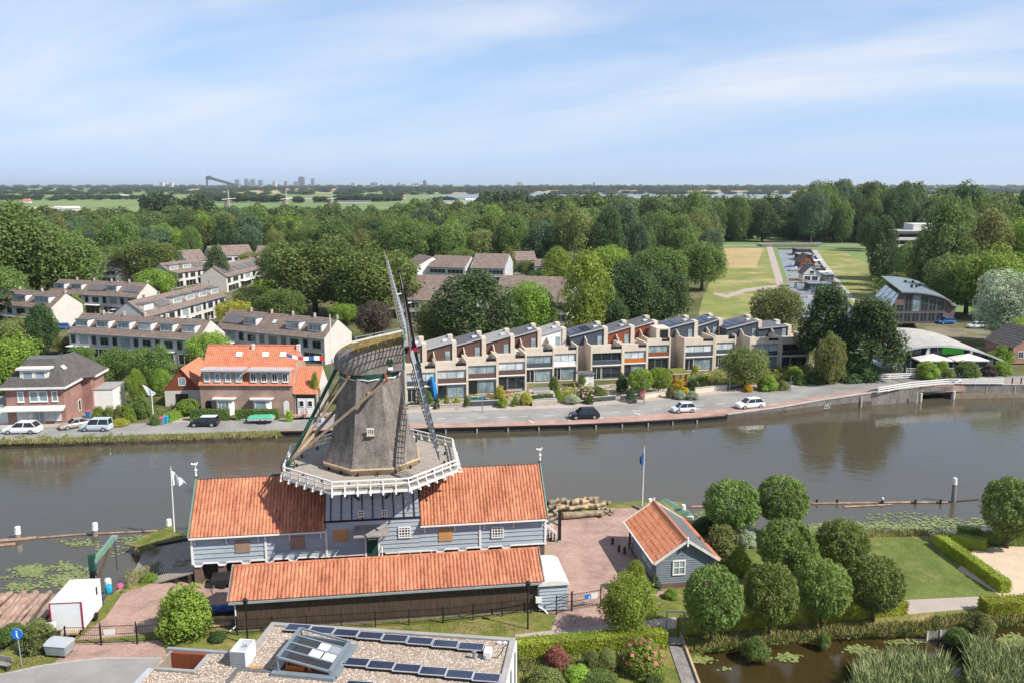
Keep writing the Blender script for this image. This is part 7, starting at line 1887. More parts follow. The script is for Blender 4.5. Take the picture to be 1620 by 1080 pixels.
# boats behind the garden house
bt = small_boat(1072,812,5.8,'white_paint','white rowing boat with green inside behind the garden house',-68,'green_trim',0.05,'rowing_boat',1.9)
for k in range(3):
 o = MB().beam((0,0,0.15),(1.1,-1.6,0.15),0.22,0.2).build('timber_balk','grey_wood' if k != 1 else 'red_clad',None,at(1002 + k * 6,801 + k * 0.5)); tag(o,('left','middle reddish','right')[k] + ' of three short timber balks lying by the flagpole','timber balk','timber balks by the flagpole')
# jetty walkway at the ditch with steel gate
W0,W1 = Vector((*G(1055,1012,ZL),ZL)),Vector((*G(1079,1012,ZL),ZL))
t = thing('plank_walkway','narrow grey plank walkway running down along the ditch','walkway',(W0.x,W0.y,ZL - 0.04))
wd = 1.1
for k in range(30): MB().box(0,wd,-0.3 * k - 0.285,-0.3 * k,0.0 + (0.2 if k < 3 else 0),0.1 + (0.2 if k < 3 else 0)).build('plank','grey_wood',t)
MB().box(wd + 0.0,wd + 0.16,-9,0.8,-0.4,0.28).build('edge_beam','pale_wood',t)
t = thing('steel_gate','dark steel gate frame with curved wing at the walkway','gate',(W0.x,W0.y + 0.6,ZL))
for u in (0.0,1.3): MB().box(u,u + 0.09,-0.04,0.05,0,2.0 if u else 1.95).build('post','grey_metal',t)
MB().box(-0.05,1.4,-0.04,0.05,1.98,2.06).build('top_rail','galvanised',t)
m = MB(); m.path([(1.39 + 1.7 * math.sin(math.pi / 2 * k / 8),0,1.2 * math.cos(math.pi / 2 * k / 8) + 0.75) for k in range(9)],0.03); 
for k in range(8): a_ = math.pi / 2 * k / 8; m.tube((1.39 + 1.7 * math.sin(a_),0,0.0),(1.39 + 1.7 * math.sin(a_),0,1.2 * math.cos(a_) + 0.75),0.012,0.012,5)
m.build('curved_wing','zinc',t)
# bar fence with gates along the front of the yard
def bar_fence(p0,p1,label,h=1.6,z=ZL,gate=False,name='bar_fence',posts=None):
 A = Vector((*G(*p0,z),z)); B = Vector((*G(*p1,z),z)); d = B - A; L = math.hypot(d.x,d.y)
 t = thing(name,label,'gate' if gate else 'fence',A,math.atan2(d.y,d.x))
 n = max(2,int(L / 0.14)); m = MB()
 for k in range(n + 1):
  x = L * k / n; m._add([(x - 0.009,0,0.1),(x + 0.009,0,0.1),(x + 0.009,0,h),(x - 0.009,0,h)],[(0,1,2,3)])
 m.build('bars','black_paint',t,recalc=False,kind='stuff')
 for zz in (0.2,h * 0.55,h - 0.08): MB().box(0,L,-0.015,0.015,zz,zz + 0.035).build('rail','black_paint',t)
 np_ = max(1,round(L / 2.6))
 for k in range(np_ + 1):
  x = L * k / np_; MB().box(x - 0.035,x + 0.035,-0.04,0.04,0,h + (0.25 if gate else 0.08)).build('post','black_paint',t)
 return t,L
bar_fence((105,1020),(160,1020),'black bar fence between the waste container and yard gate',1.5)
g_,L = bar_fence((161,1020),(217,1018),'black double yard gate carrying a white plate',1.6,gate=True,name='yard_gate')
MB().box(0.25,1.05,-0.06,-0.03,0.85,1.3).build('plate','old_white',g_)
bar_fence((218,1018),(375,1004),'black bar fence before the round shrub',1.5); bar_fence((376,1004),(700,985),'thin bar fence along the foot of the shed, left part',1.3); bar_fence((702,985),(884,964),'thin bar fence along the foot of the shed, right part',1.3)
bar_fence((40,1040),(104,1020),'black bar fence overgrown at the pond edge',1.4)
g_,L = bar_fence((905,966),(950,958),'right yard gate carrying blue and white plates',1.5,gate=True,name='yard_gate')
MB().box(L * 0.42,L * 0.42 + 0.55,-0.05,-0.03,0.85,1.25).build('blue_plate','sign_blue',g_); MB().box(L * 0.42 + 0.6,L * 0.42 + 1.2,-0.05,-0.03,0.8,1.3).build('white_plate','old_white',g_); MB().extr([(L * 0.42 + 0.34,0.9),(L * 0.42 + 0.5,0.9),(L * 0.42 + 0.42,1.15)],-0.06,-0.05).build('symbol','white_paint',g_)
bar_fence((880,972),(904,966),'short bar fence beside the blue cabin',1.6)
t = thing('bicycle_rack','galvanised bicycle rack on the brick apron by the gate','bicycle rack',at(886,985),R(-30))
for k in range(4): MB().path([(0.35 * k,-0.5,0),(0.35 * k,-0.4,0.5),(0.35 * k,0.4,0.5),(0.35 * k,0.6,0)],0.02,5).build('hoop','galvanised',t)
MB().tube((-0.1,-0.5,0.03),(1.2,-0.5,0.03),0.03).build('bar','galvanised',t)
for px,top,lab in ((392,(388,948),'black lantern street lamp in front of the shed, left end'),(835,(835,921),'black lantern street lamp in front of the shed, right end')):
 X,Y = G(px,1018 if px == 392 else 994,ZL); street_lamp(px,1018 if px == 392 else 994,ZL,ZA(*top,Y)[1] - ZL,lab,'lantern','black_paint')
# clutter at the left end of the shed
t = thing('covered_cart','low black covered cart beside the sawmill arches','cart',at(355,925),R(8))
MB().loft([[(-1.0,-0.7,0.35),(1.0,-0.7,0.35),(1.0,0.7,0.35),(-1.0,0.7,0.35)],[(-1.0,-0.7,0.8),(1.0,-0.7,0.8),(1.0,0.7,0.95),(-1.0,0.7,0.95)]]).build('cover','tarp_black',t); MB().tube((0,-0.75,0.28),(0,0.75,0.28),0.28,0.28,10).build('wheels','rubber',t)
MB().beam((-1.0,0,0.4),(-0.4,-1.8,0.3),0.05).build('drawbar','galvanised',t)
t = thing('tarpaulin_stack','stack under a bright blue tarpaulin at the shed corner','stack',at(350,972),R(8))
m = MB(); rows = [[(-1.1 + 2.2 * i / 7,-0.5 + j * 0.33,0.75 + 0.14 * rr.random() - (0.3 if j in (0,3) else 0)) for j in range(4)] for i in range(8)]; m.loft(rows,closed=False,cap=False); m.build('tarpaulin','tarp_blue',t,recalc=False)
MB().box(-1.1,1.1,-0.45,0.45,0,0.6).build('stack','dark_wood',t)
for k,(px,py,z) in enumerate(((330,992,.2),(345,992,.2),(336,990,.5),(352,990,.5))):
 a = Vector(at(px,py)); o = bpy.data.objects.new('cut_log',log_mesh(1.9,0.22,'log_peeled',90 + k,0.05,4)); COL.objects.link(o); o.location = a + Vector((-0.9,0,z)); o.rotation_euler = (0,0,R(6 + 3 * k))
 tag(o,('lower left','lower right','upper left','upper right')[k] + ' of the cut logs stacked behind the fence by the shed','log','cut logs behind the fence')
t = thing('timber_pile','untidy pile of grey offcuts at the foot of the slipway','timber pile',at(285,905),R(10))
for k in range(12): MB().beam((rr.uniform(-1.6,0.4),rr.uniform(-0.6,0.6),0.15 + 0.09 * k),(rr.uniform(0.6,2.0),rr.uniform(-0.6,0.6),0.2 + 0.09 * k),0.16,0.08).build('plank','grey_wood' if k % 3 else 'pale_wood',t)
for k,(px,py,m_,lab) in enumerate(((172,936,'cyan_plastic','blue plastic drum behind the white box trailer'),(190,927,'pink_plastic','pinkish buoy on the lower edge of the slipway'),(171,926,'old_white','pale bucket at the foot of the log crane'))):
 X,Y = G(px,py,0.9); tag(MB().loft([[(r * math.cos(a),r * math.sin(a),z) for a in [math.pi / 4 * i for i in range(8)]] for r,z in ((0.24,0),(0.3,0.2),(0.3,0.55),(0.22,0.72))]).build('drum' if k == 0 else 'buoy' if k == 1 else 'bucket',m_,None,(X,Y,0.85 if k != 1 else 0.4)),lab,'drum' if k == 0 else 'buoy' if k == 1 else 'bucket')
t = thing('planter_bench','low dark bench by the hedge end at the sand garden','bench',at(1586,922),R(20))
MB().box(-0.6,0.6,-0.2,0.2,0.38,0.45).build('seat','grey_wood',t)
for u in (-0.5,0.4): MB().box(u,u + 0.1,-0.18,0.18,0,0.38).build('leg','dark_wood',t)
t = thing('timber_revetment','grey timber revetment boards on the far ditch bank','revetment',(*G(1464,1006,0.3),0.0),R(8))
for k in range(2): MB().box(0.05 + 1.1 * k,1.1 + 1.1 * k,-0.12,0.0,-0.3,0.75).build('board','grey_wood',t)
for k in range(3): MB().box(1.1 * k,1.1 * k + 0.1,-0.2,-0.12,-0.4,0.85).build('post','old_white',t)
# ---------------------------------------------------------------- vegetation
def quads_mesh(name,pos,nrm,size,aspect,rng,mats,up=None,extra=None):
 """one mesh of leaf-sized quads: pos, nrm (n,3); size (n,)"""
 n = len(pos)
 ref = np.where(np.abs(nrm[:,2:3]) < 0.9,np.array([[0,0,1.0]]),np.array([[1.0,0,0]]))
 a = np.cross(nrm,ref); a /= np.linalg.norm(a,axis=1,keepdims=True) + 1e-9
 b = np.cross(nrm,a)
 if up is None:
  th = rng.uniform(0,2 * np.pi,n)[:,None]
  a,b = a * np.cos(th) + b * np.sin(th),-a * np.sin(th) + b * np.cos(th)
 s = size[:,None]
 a = a * s * 0.5; b = b * s * 0.5 * aspect
 v = np.stack([pos - a - b * 0.3,pos - b * 1.0 + a * 0.25,pos + a + b * 0.3,pos + b * 1.0 - a * 0.25],axis=1).reshape(-1,3)
 f = np.arange(4 * n).reshape(n,4)
 if extra is not None:
  ev,ef = extra
  f_ex = [list(np.array(q) + 4 * n) for q in ef]
 me = bpy.data.meshes.new(name)
 if extra is None:
  me.vertices.add(4 * n); me.vertices.foreach_set('co',v.astype(np.float32).ravel())
  me.loops.add(4 * n); me.loops.foreach_set('vertex_index',f.astype(np.int32).ravel())
  me.polygons.add(n); me.polygons.foreach_set('loop_start',(np.arange(n) * 4).astype(np.int32)); me.polygons.foreach_set('loop_total',np.full(n,4,np.int32))
 else:
  me.from_pydata(list(map(tuple,v)) + list(ev),[],[list(q) for q in f] + f_ex)
 me.update(calc_edges=True)
 me.materials.append(MATS[mats])
 return me
def unit(v): return v / (np.linalg.norm(v,axis=1,keepdims=True) + 1e-9)
def clump_leaves(cl,per,leaf,rng,jitter=0.55,aspect=0.75,hang=0.0):
 """leaves on the outer skin of many round clumps; cl = (x, y, z, r)"""
 P,Nn,Sz = [],[],[]
 for x,y,z,r in cl:
  k = max(4,int(per * (r / 0.14) ** 2))
  d = unit(rng.normal(size=(k,3)) + np.array([0,0,0.25]))
  rad = r * rng.uniform(0.72,1.06,k)[:,None]
  p = np.array([x,y,z]) + d * rad * np.array([1,1,0.85])
  P.append(p); Nn.append(unit(d * 0.9 + rng.normal(size=(k,3)) * jitter + np.array([0,0,0.3]))); Sz.append(rng.uniform(0.7,1.3,k) * leaf)
 P,Nn,Sz = np.vstack(P),np.vstack(Nn),np.concatenate(Sz)
 return P,Nn,Sz
def crown_clumps(kind,rng,n):
 cl = []
 for i in range(n):
  ph = 2.399963 * i + rng.uniform(-0.5,0.5); zz = 1 - 2 * (i + 0.5) / n
  rr_ = math.sqrt(max(0,1 - zz * zz))
  if kind == 'round':
   r = rng.uniform(0.10,0.18); q = rng.uniform(0.80,1.02); cl.append((rr_ * math.cos(ph) * 0.40 * q,rr_ * math.sin(ph) * 0.40 * q,0.56 + zz * 0.33 * q,r))
  elif kind == 'broad':
   r = rng.uniform(0.10,0.19); q = rng.uniform(0.7,1.05); lob = 1 + 0.16 * math.sin(3 * ph + 1)
   cl.append((rr_ * math.cos(ph) * 0.40 * q * lob,rr_ * math.sin(ph) * 0.40 * q * lob,0.52 + zz * 0.36 * q + 0.05 * math.cos(2 * ph),r))
  elif kind == 'tall':
   r = rng.uniform(0.09,0.16); q = rng.uniform(0.65,1.08); taper = 1.0 if zz < 0.2 else 1.0 - 0.5 * (zz - 0.2)
   cl.append((max(rr_,0.35) * math.cos(ph) * 0.38 * q * taper,max(rr_,0.35) * math.sin(ph) * 0.38 * q * taper,0.55 + zz * 0.41,r))
  elif kind == 'ball':
   r = rng.uniform(0.06,0.085); q = rng.uniform(0.95,1.03); rr_ = rr_ ** 0.85; cl.append((rr_ * math.cos(ph) * 0.425 * q,rr_ * math.sin(ph) * 0.425 * q,0.575 + zz * 0.345 * q,r))
  elif kind == 'shrub':
   r = rng.uniform(0.12,0.2); q = rng.uniform(0.8,1.02); z2 = abs(zz); cl.append((rr_ * math.cos(ph) * 0.38 * q,rr_ * math.sin(ph) * 0.38 * q,0.12 + z2 * 0.72 * q,r))
  elif kind == 'cone':
   h = rng.uniform(0.04,0.92); rad = 0.42 * (1 - h) ** 0.75; cl.append((math.cos(ph) * rad,math.sin(ph) * rad,h,0.06 + 0.12 * (1 - h)))
  elif kind == 'pine':
   h = 0.3 + 0.65 * (i / n); rad = 0.42 * (1.15 - h) * rng.uniform(0.5,1.05) + 0.05; cl.append((math.cos(ph) * rad,math.sin(ph) * rad,h,rng.uniform(0.07,0.13)))
 cl.append((0,0,0.55 if kind not in ('shrub','cone') else 0.4,0.3 if kind not in ('cone','pine') else 0.12))
 return cl
PROTO = {}
def crown_mesh(kind,seed,n,per,leaf,aspect=0.75):
 rng = np.random.default_rng(seed)
 cl = crown_clumps(kind if kind != 'willow' else 'broad',rng,n)
 P,Nn,Sz = clump_leaves(cl,per,leaf,rng)
 if kind == 'willow':                                    # hanging strands
  m = len(P); Nn[:,2] *= 0.6; Nn = unit(Nn)
  return quads_mesh('crown',P,Nn,Sz * 0.8,2.0,rng,'leaf',up=True)
 if kind == 'pine': Nn = unit(Nn * np.array([0.5,0.5,1.3]))
 if kind == 'shrub' or kind == 'cone': P[:,2] = np.maximum(P[:,2],0.01)
 return quads_mesh('crown',P,Nn,Sz,aspect,rng,'leaf')
def trunk_mesh(kind,seed):
 rnd = random.Random(seed); m = MB(); top = 0.62 if kind != 'ball' else 0.5
 pts = [Vector((0,0,-0.02))]; rad = [0.034,0.026,0.022,0.016]
 for k in range(1,4): pts.append(Vector((rnd.uniform(-0.015,0.015),rnd.uniform(-0.015,0.015),top * k / 3)))
 for k in range(3): m.tube(pts[k],pts[k + 1],rad[k],rad[k + 1],8,caps=k == 0)
 for k in range(7):
  s = pts[1].lerp(pts[3],rnd.uniform(0.0,0.9)); a = 0.9 * k + rnd.uniform(-0.3,0.3); e_ = s + Vector((math.cos(a) * 0.24,math.sin(a) * 0.24,rnd.uniform(0.12,0.3)))
  mid = s.lerp(e_,0.5) + Vector((0,0,0.02)); m.tube(s,mid,0.012,0.009,6,caps=False); m.tube(mid,e_,0.009,0.004,6,caps=False)
 return m.mesh('trunk','bark',smooth=True)
SPEC = {'round': (62,175,0.030),'broad': (70,170,0.030),'tall': (66,180,0.030),'willow': (90,150,0.030),'ball': (230,150,0.036),'shrub': (44,140,0.044),'cone': (60,110,0.045),'pine': (95,260,0.03)}
def proto(kind,k):
 key = (kind,k)
 if key not in PROTO:
  n,per,leaf = SPEC[kind]
  PROTO[key] = (crown_mesh(kind,17 * k + len(kind) * 3 + 1,n,per,leaf),trunk_mesh(kind,k) if kind not in ('shrub','cone') else None)
 return PROTO[key]
TREE_N = [0]
GREEN = {k_: tuple(min(0.5,v_ * 1.6) for v_ in c_) for k_,c_ in {'mid': (0.075,0.115,0.030),'dark': (0.042,0.072,0.024),'bright': (0.115,0.175,0.028),'yellow': (0.20,0.215,0.035),'olive': (0.105,0.125,0.04),'grey': (0.20,0.235,0.165),'bluish': (0.055,0.088,0.045),'purple': (0.065,0.055,0.04),'linden': (0.088,0.13,0.032),'red': (0.15,0.06,0.045),'hedge': (0.15,0.185,0.025),'lime': (0.125,0.185,0.03),'gold': (0.33,0.25,0.02)}.items()}
def plant(loc,w,h,kind,tone,label,group=None,name=None,cat=None,seed=None,trunk=True):
 TREE_N[0] += 1; i = TREE_N[0] if seed is None else seed
 cm,tm = proto(kind,i % (3 if kind in ('round','broad','tall','ball') else 2))
 name = name or ('shrub' if kind in ('shrub','cone') else 'tree')
 rnd = random.Random(i * 13 + 5)
 t = thing(name,label,cat or name,loc,rnd.uniform(0,6.28),group,(w * 1.0,w * rnd.uniform(0.93,1.05),h))
 c = bpy.data.objects.new('crown' if tm else 'foliage',cm); COL.objects.link(c); c.parent = t
 col = GREEN[tone]; q = rnd.uniform(0.9,1.12); c.color = (col[0] * q,col[1] * q,col[2] * q,1)
 if tm and trunk:
  k = bpy.data.objects.new('trunk',tm); COL.objects.link(k); k.parent = t
 return t
def tree(px,yb,yt,wpx,kind,tone,label,z=ZF,**kw):
 X,Y = G(px,yb,z); d = Y * PC + (CAM_H - z) * PS
 h = ZA(px,yt,Y)[1] - z; w = wpx / F_PX * d
 return plant((X,Y,z - 0.05),w * 1.04,h * 1.02,kind,tone,label,**kw)
def flower_ball(r):
 rng = np.random.default_rng(3)
 n = 110; d = unit(rng.normal(size=(n,3))); P = d * r * rng.uniform(0.9,1.05,n)[:,None]
 me = quads_mesh('blossom',P,unit(d + rng.normal(size=d.shape) * 0.4),rng.uniform(0.09,0.15,n) * r * 2.2,0.8,rng,'leaf')
 o = bpy.data.objects.new('blossom',me); COL.objects.link(o); return o
# --- clipped lindens of the near garden
for px,yb,yt,w,lab in ((1125,1014,895,96,'clipped round linden nearest the garden house gable, front row'),(1216,1003,891,90,'second clipped round linden from the left in the front row'),(1299,990,885,90,'third clipped round linden from the left in the front row'),(1381,980,879,94,'rightmost clipped round linden of the front row'),
                           (1241,918,822,98,'left clipped linden of the middle pair behind the front row'),(1330,908,822,88,'right clipped linden of the middle pair, darker and isolated'),(1156,848,759,94,'left clipped linden of the pair at the water edge'),(1235,843,752,86,'right clipped linden of the pair at the water edge'),(1593,866,754,92,'clipped linden at the right edge behind the hedges')):
 tree(px,yb,yt,w * 0.94,'ball','linden',lab,z=ZL,group='clipped lindens in the near garden')
tree(992,1008,905,84,'broad','bright','young maple with leaning trunk beside the yard gate',z=ZL)
tree(1006,935,888,36,'tall','bright','small young tree at the garden house corner',z=ZL)
tree(1140,897,828,62,'shrub','olive','tall loose willow shrub right of the garden house',z=ZL,name='willow_shrub',cat='shrub')
tree(1115,842,815,40,'shrub','dark','dark low shrub by the boat landing',z=ZL); tree(1182,862,838,34,'shrub','grey','pale grey-leaved shrub between the lindens',z=ZL)
tree(1165,905,860,46,'shrub','lime','bright low shrub on the lawn left of the lindens',z=ZL); tree(1035,935,905,26,'cone','bluish','small bluish conifer at the house corner',z=ZL); tree(1062,945,928,22,'shrub','bright','small green shrub under the gable window',z=ZL)
tree(295,1003,922,84,'shrub','lime','bright round shrub behind the yard fence',z=ZL); tree(345,1012,996,28,'shrub','dark','small dark bush on the grass by the shed',z=ZL); tree(60,1022,980,60,'shrub','olive','wild shrubs at the pond edge behind the container',z=ZL); tree(20,1012,985,50,'shrub','mid','wild green shrub in the pond at the left edge',z=0.2)
tree(236,922,906,30,'shrub','bright','green weeds growing on the slipway',z=0.6,name='weeds',cat='weeds')
tree(880,1052,1019,40,'shrub','red','rust-red japanese maple shrub before the hedge',z=ZL)
tree(935,1058,1026,28,'shrub','olive','grey-green perennial clump before the dark hedge stretch',z=ZL); tree(962,1058,1022,36,'shrub','olive','tall perennial clump right of the grey-green one',z=ZL); tree(915,1075,1052,44,'shrub','lime','lime green perennial in the front border',z=ZL); tree(865,1088,1056,60,'shrub','olive','straw coloured perennial clump at the building corner',z=ZL); tree(950,1085,1062,60,'shrub','mid','low green ground cover in the front border',z=ZL); tree(1032,1075,1056,40,'shrub','mid','low green plant under the pink hydrangea',z=ZL)
t = tree(1016,1062,1010,70,'shrub','bright','pink flowering hydrangea beside the plank walkway',z=ZL,name='hydrangea',cat='shrub')
f = flower_ball(0.45); f.parent = t; f.location = (0,0,0.48); f.color = (0.46,0.16,0.15,1); f.scale = (1,1,1.1)
tree(1196,1040,1005,44,'shrub','mid','leafy waterside plant on the ditch bank below the lindens',z=0.3); tree(1303,1022,998,22,'shrub','mid','small waterside plant under the third linden',z=0.3); tree(1550,1003,966,46,'shrub','olive','grassy shrub left of the near right hedge',z=ZL); tree(1515,1018,992,40,'shrub','mid','leafy plant hanging over the timber revetment',z=0.3)
# --- hedges
def hedge(p0,p1,wd,h,tone,label,z=ZL,leaf=0.14,dens=55,seed=1,flip=False):
 A = Vector((*G(*p0,z),z)); B = Vector((*G(*p1,z),z)); d = B - A; L = math.hypot(d.x,d.y)
 rng = np.random.default_rng(seed); P = []; Nn = []
 def face(n,o,a,b,nn):
  k = max(4,int(n)); s = rng.uniform(0,1,(k,2)); P.append(np.array(o) + s[:,:1] * np.array(a) + s[:,1:] * np.array(b) + rng.normal(size=(k,3)) * 0.035); Nn.append(unit(np.array(nn) * 1.0 + rng.normal(size=(k,3)) * 0.5))
 face(L * wd * dens,(0,0,h),(L,0,0),(0,wd,0),(0,0,1)); face(L * h * dens,(0,0,0),(L,0,0),(0,0,h),(0,-1,0)); face(L * h * dens * 0.6,(0,wd,0),(L,0,0),(0,0,h),(0,1,0)); face(wd * h * dens,(0,0,0),(0,wd,0),(0,0,h),(-1,0,0)); face(wd * h * dens,(L,0,0),(0,wd,0),(0,0,h),(1,0,0))
 P = np.vstack(P); Nn = np.vstack(Nn)
 bx = MB().box(0.06,L - 0.06,0.06,wd - 0.06,0,h - 0.06)
 me = quads_mesh('hedge',P,Nn,rng.uniform(0.7,1.3,len(P)) * leaf,0.75,rng,'leaf',extra=(bx.v,bx.f))
 o = bpy.data.objects.new('hedge',me); COL.objects.link(o); o.location = A; o.rotation_euler = (0,0,math.atan2(d.y,d.x)); o.color = (*GREEN[tone],1)
 return tag(o,label,'hedge')
hedge((818,1046),(1056,1027),1.2,1.35,'hedge','long clipped hedge in front of the path, near the gravel roof',seed=2,dens=70)
hedge((1077,1006),(1437,972),1.1,1.05,'hedge','clipped hedge under the front row of lindens',seed=3)
hedge((1478,918 - 56),(1582,938),1.0,1.1,'hedge','diagonal clipped hedge between the lawn and sand garden',seed=4,dens=75)
hedge((1500,864),(1560,872),1.0,1.1,'hedge','short clipped hedge at the back of the sand garden',seed=5,dens=75); hedge((1515,849),(1552,853),0.8,1.0,'mid','small dark clipped hedge at the waterside',seed=6); hedge((1558,862),(1660,866),1.2,1.1,'linden','clipped hedge under the right-hand linden',seed=7,dens=75)
hedge((1562,977),(1700,972),1.4,1.25,'hedge','clipped hedge at the right edge beside the path',seed=8,dens=75)
FH = dict(z=ZF,leaf=0.22,dens=26)
hedge((270,668),(300,656),0.8,1.3,'bright','slanting hedge left of the driveway',seed=10,**FH); hedge((300,666),(362,665),0.9,1.7,'mid','clipped hedge behind the black estate car',seed=11,**FH); hedge((372,665),(440,664),0.9,1.6,'mid','clipped hedge behind the green trailer',seed=12,**FH); hedge((452,667),(462,667),0.7,1.6,'lime','narrow hedge block beside the white door',seed=13,**FH)
hedge((842,640),(876,637),0.5,1.5,'dark','dark hedge on the concrete garden wall',seed=14,**FH); hedge((1085,608),(1120,605),0.8,1.2,'mid','clipped hedge in front of the slate panelled house',seed=15,**FH)
# --- far bank gardens
for k,(px,yb,yt,w,kind,tone,lab) in enumerate((
 (25,640,530,100,'broad','bright','bright green tree rising left of the brick house'),(185,610,548,60,'round','mid','dark leafy tree right of the brick house roof'),(245,615,545,62,'broad','mid','leafy tree behind the white garden flag'),(218,640,585,34,'tall','bright','slender bright tree beside the white extension'),(255,625,585,36,'tall','bright','slender bright tree left of the gabled house'),
 (157,668,640,22,'shrub','bright','first rounded conifer right of the forecourt'),(175,668,640,20,'shrub','olive','second rounded conifer right of the forecourt'),(190,667,638,20,'shrub','olive','third rounded conifer right of the forecourt'),(204,667,636,20,'shrub','bright','fourth rounded conifer right of the forecourt'),(222,660,622,38,'shrub','mid','broad clipped yew left of the flagpole'),(298,657,630,34,'ball','bright','round clipped tree before the gabled house'),(247,671,652,18,'shrub','mid','small dark bush beside the bins'),(108,663,650,12,'shrub','dark','potted bush by the brick house corner'),(190,672,660,30,'shrub','yellow','flowering border behind the silver-blue car'),(500,652,590,16,'tall','bright','slim climbing tree on the annex gable'),
 (672,640,612,26,'shrub','mid','grassy bush behind the lowered sail'),(691,645,621,9,'cone','dark','dark slim cypress by the upright blue boat'),(707,640,626,10,'shrub','yellow','yellow-green ball shrub right of the cypress'),(723,640,626,10,'shrub','yellow','second yellow-green ball shrub right of the cypress'),(738,642,624,10,'shrub','mid','small bush left of the street lamp'),(791,634,608,17,'shrub','yellow','tall yellow-green shrub before the third quay house'),(795,642,626,18,'shrub','bright','low bush below the tall yellow-green shrub'),(815,640,624,14,'cone','bright','small bright conifer before the third quay house'),(832,638,618,22,'shrub','yellow','yellow flowered shrub beside the grey terrace'),(876,620,593,16,'shrub','mid','climbing shrub right of the grey terrace'),(884,634,612,12,'shrub','bright','narrow bush at the terrace steps'),
 (900,626,618,16,'shrub','yellow','low yellow-green bush before the white panelled house'),(905,636,622,26,'shrub','grey','grey lavender bush at the rubble wall'),(932,637,626,14,'shrub','dark','dark low bush right of the pink flowers'),(948,630,610,26,'shrub','olive','olive bush before the slate panelled house'),(921,612,590,14,'tall','mid','small tree beside the white shed'),(984,620,588,20,'shrub','dark','dark shrub between slate and orange houses'),(998,634,612,18,'cone','bluish','bluish shrub by the iron gate'),(1013,625,582,42,'ball','bright','left of two bright spreading trees before the wooden house'),(1042,622,580,40,'ball','bright','right of two bright spreading trees before the wooden house'),
 (1074,615,598,24,'shrub','gold','golden round bush by the quay gardens'),(1095,617,598,20,'shrub','dark','dark clipped ball beside the golden bush'),(1084,622,611,12,'shrub','gold','small golden bush below the dark ball'),(1075,629,617,22,'shrub','grey','grey lavender at the left wall corner'),(1095,630,617,22,'shrub','grey','grey lavender below the dark ball'),(1060,628,610,14,'shrub','olive','olive grass clump left of the golden bush'),
 (1100,590,575,12,'shrub','yellow','yellow bush before the slate panelled window'),(1178,614,546,74,'round','olive','round olive street tree before the quay houses'),(1183,620,604,16,'shrub','gold','yellow bush at the foot of the street tree'),(1214,618,592,34,'shrub','bright','bright broad bush right of the street tree'),(1238,618,600,24,'shrub','olive','pale bush left of the blue lamp'),(1256,600,578,30,'shrub','bright','sloping green hedge bush before the last quay house'),(1265,612,592,22,'shrub','mid','rounded green bush right of the blue lamp'),
 (1228,530,452,84,'round','olive','dark round tree behind the last quay houses'),(1303,590,456,108,'pine','dark','left of the two dark pines beside the bridge'),(1374,602,474,134,'pine','dark','right, broader one of the two dark pines beside the bridge'),(1310,612,528,52,'willow','olive','drooping pale willow right of the last quay house'),(1350,606,560,80,'shrub','dark','dark undergrowth below the pines'),(1290,610,585,40,'shrub','dark','dark bushes left of the drooping willow'),
 (1466,598,570,38,'shrub','bright','leftmost rounded bush on the restaurant bank'),(1490,594,568,24,'shrub','bright','second rounded bush on the restaurant bank'),(1528,596,569,40,'shrub','mid','large rounded bush on the restaurant bank'),(1563,594,575,26,'shrub','purple','purplish bush on the restaurant bank'),(1584,593,570,30,'shrub','bright','rightmost rounded bush on the restaurant bank'),(1586,572,545,44,'shrub','bright','tall bright hedge bush right of the restaurant roof'),(1502,600,582,20,'shrub','olive','low olive bush in front of the restaurant bank'))):
 tree(px,yb,yt,w,kind,tone,lab,z=2.2 if px > 1440 else 1.0 if px > 640 else ZF,seed=k + 100)
t = tree(926,632,610,28,'shrub','mid','pink hydrangea bush on the quay garden wall',z=ZF,name='hydrangea',cat='shrub'); f = flower_ball(0.5); f.parent = t; f.location = (0,0,0.45); f.color = (0.62,0.36,0.36,1)
tub(482,660,ZF,'flower tub with red flowers by the annex forecourt',0); tub(771,634,1.0,'pot with red flowers behind the street lamp',0,(0.5,0.1,0.06)); tub(803,630,1.0,'pot with red flowers before the third quay house',0,(0.5,0.06,0.04)); tub(1017,630,1.0,'pink flower pot by the dark gate',0,(0.6,0.12,0.2)); tub(517,662,ZF,'dark purple flower tub near the windmill tail',0,(0.12,0.02,0.1))
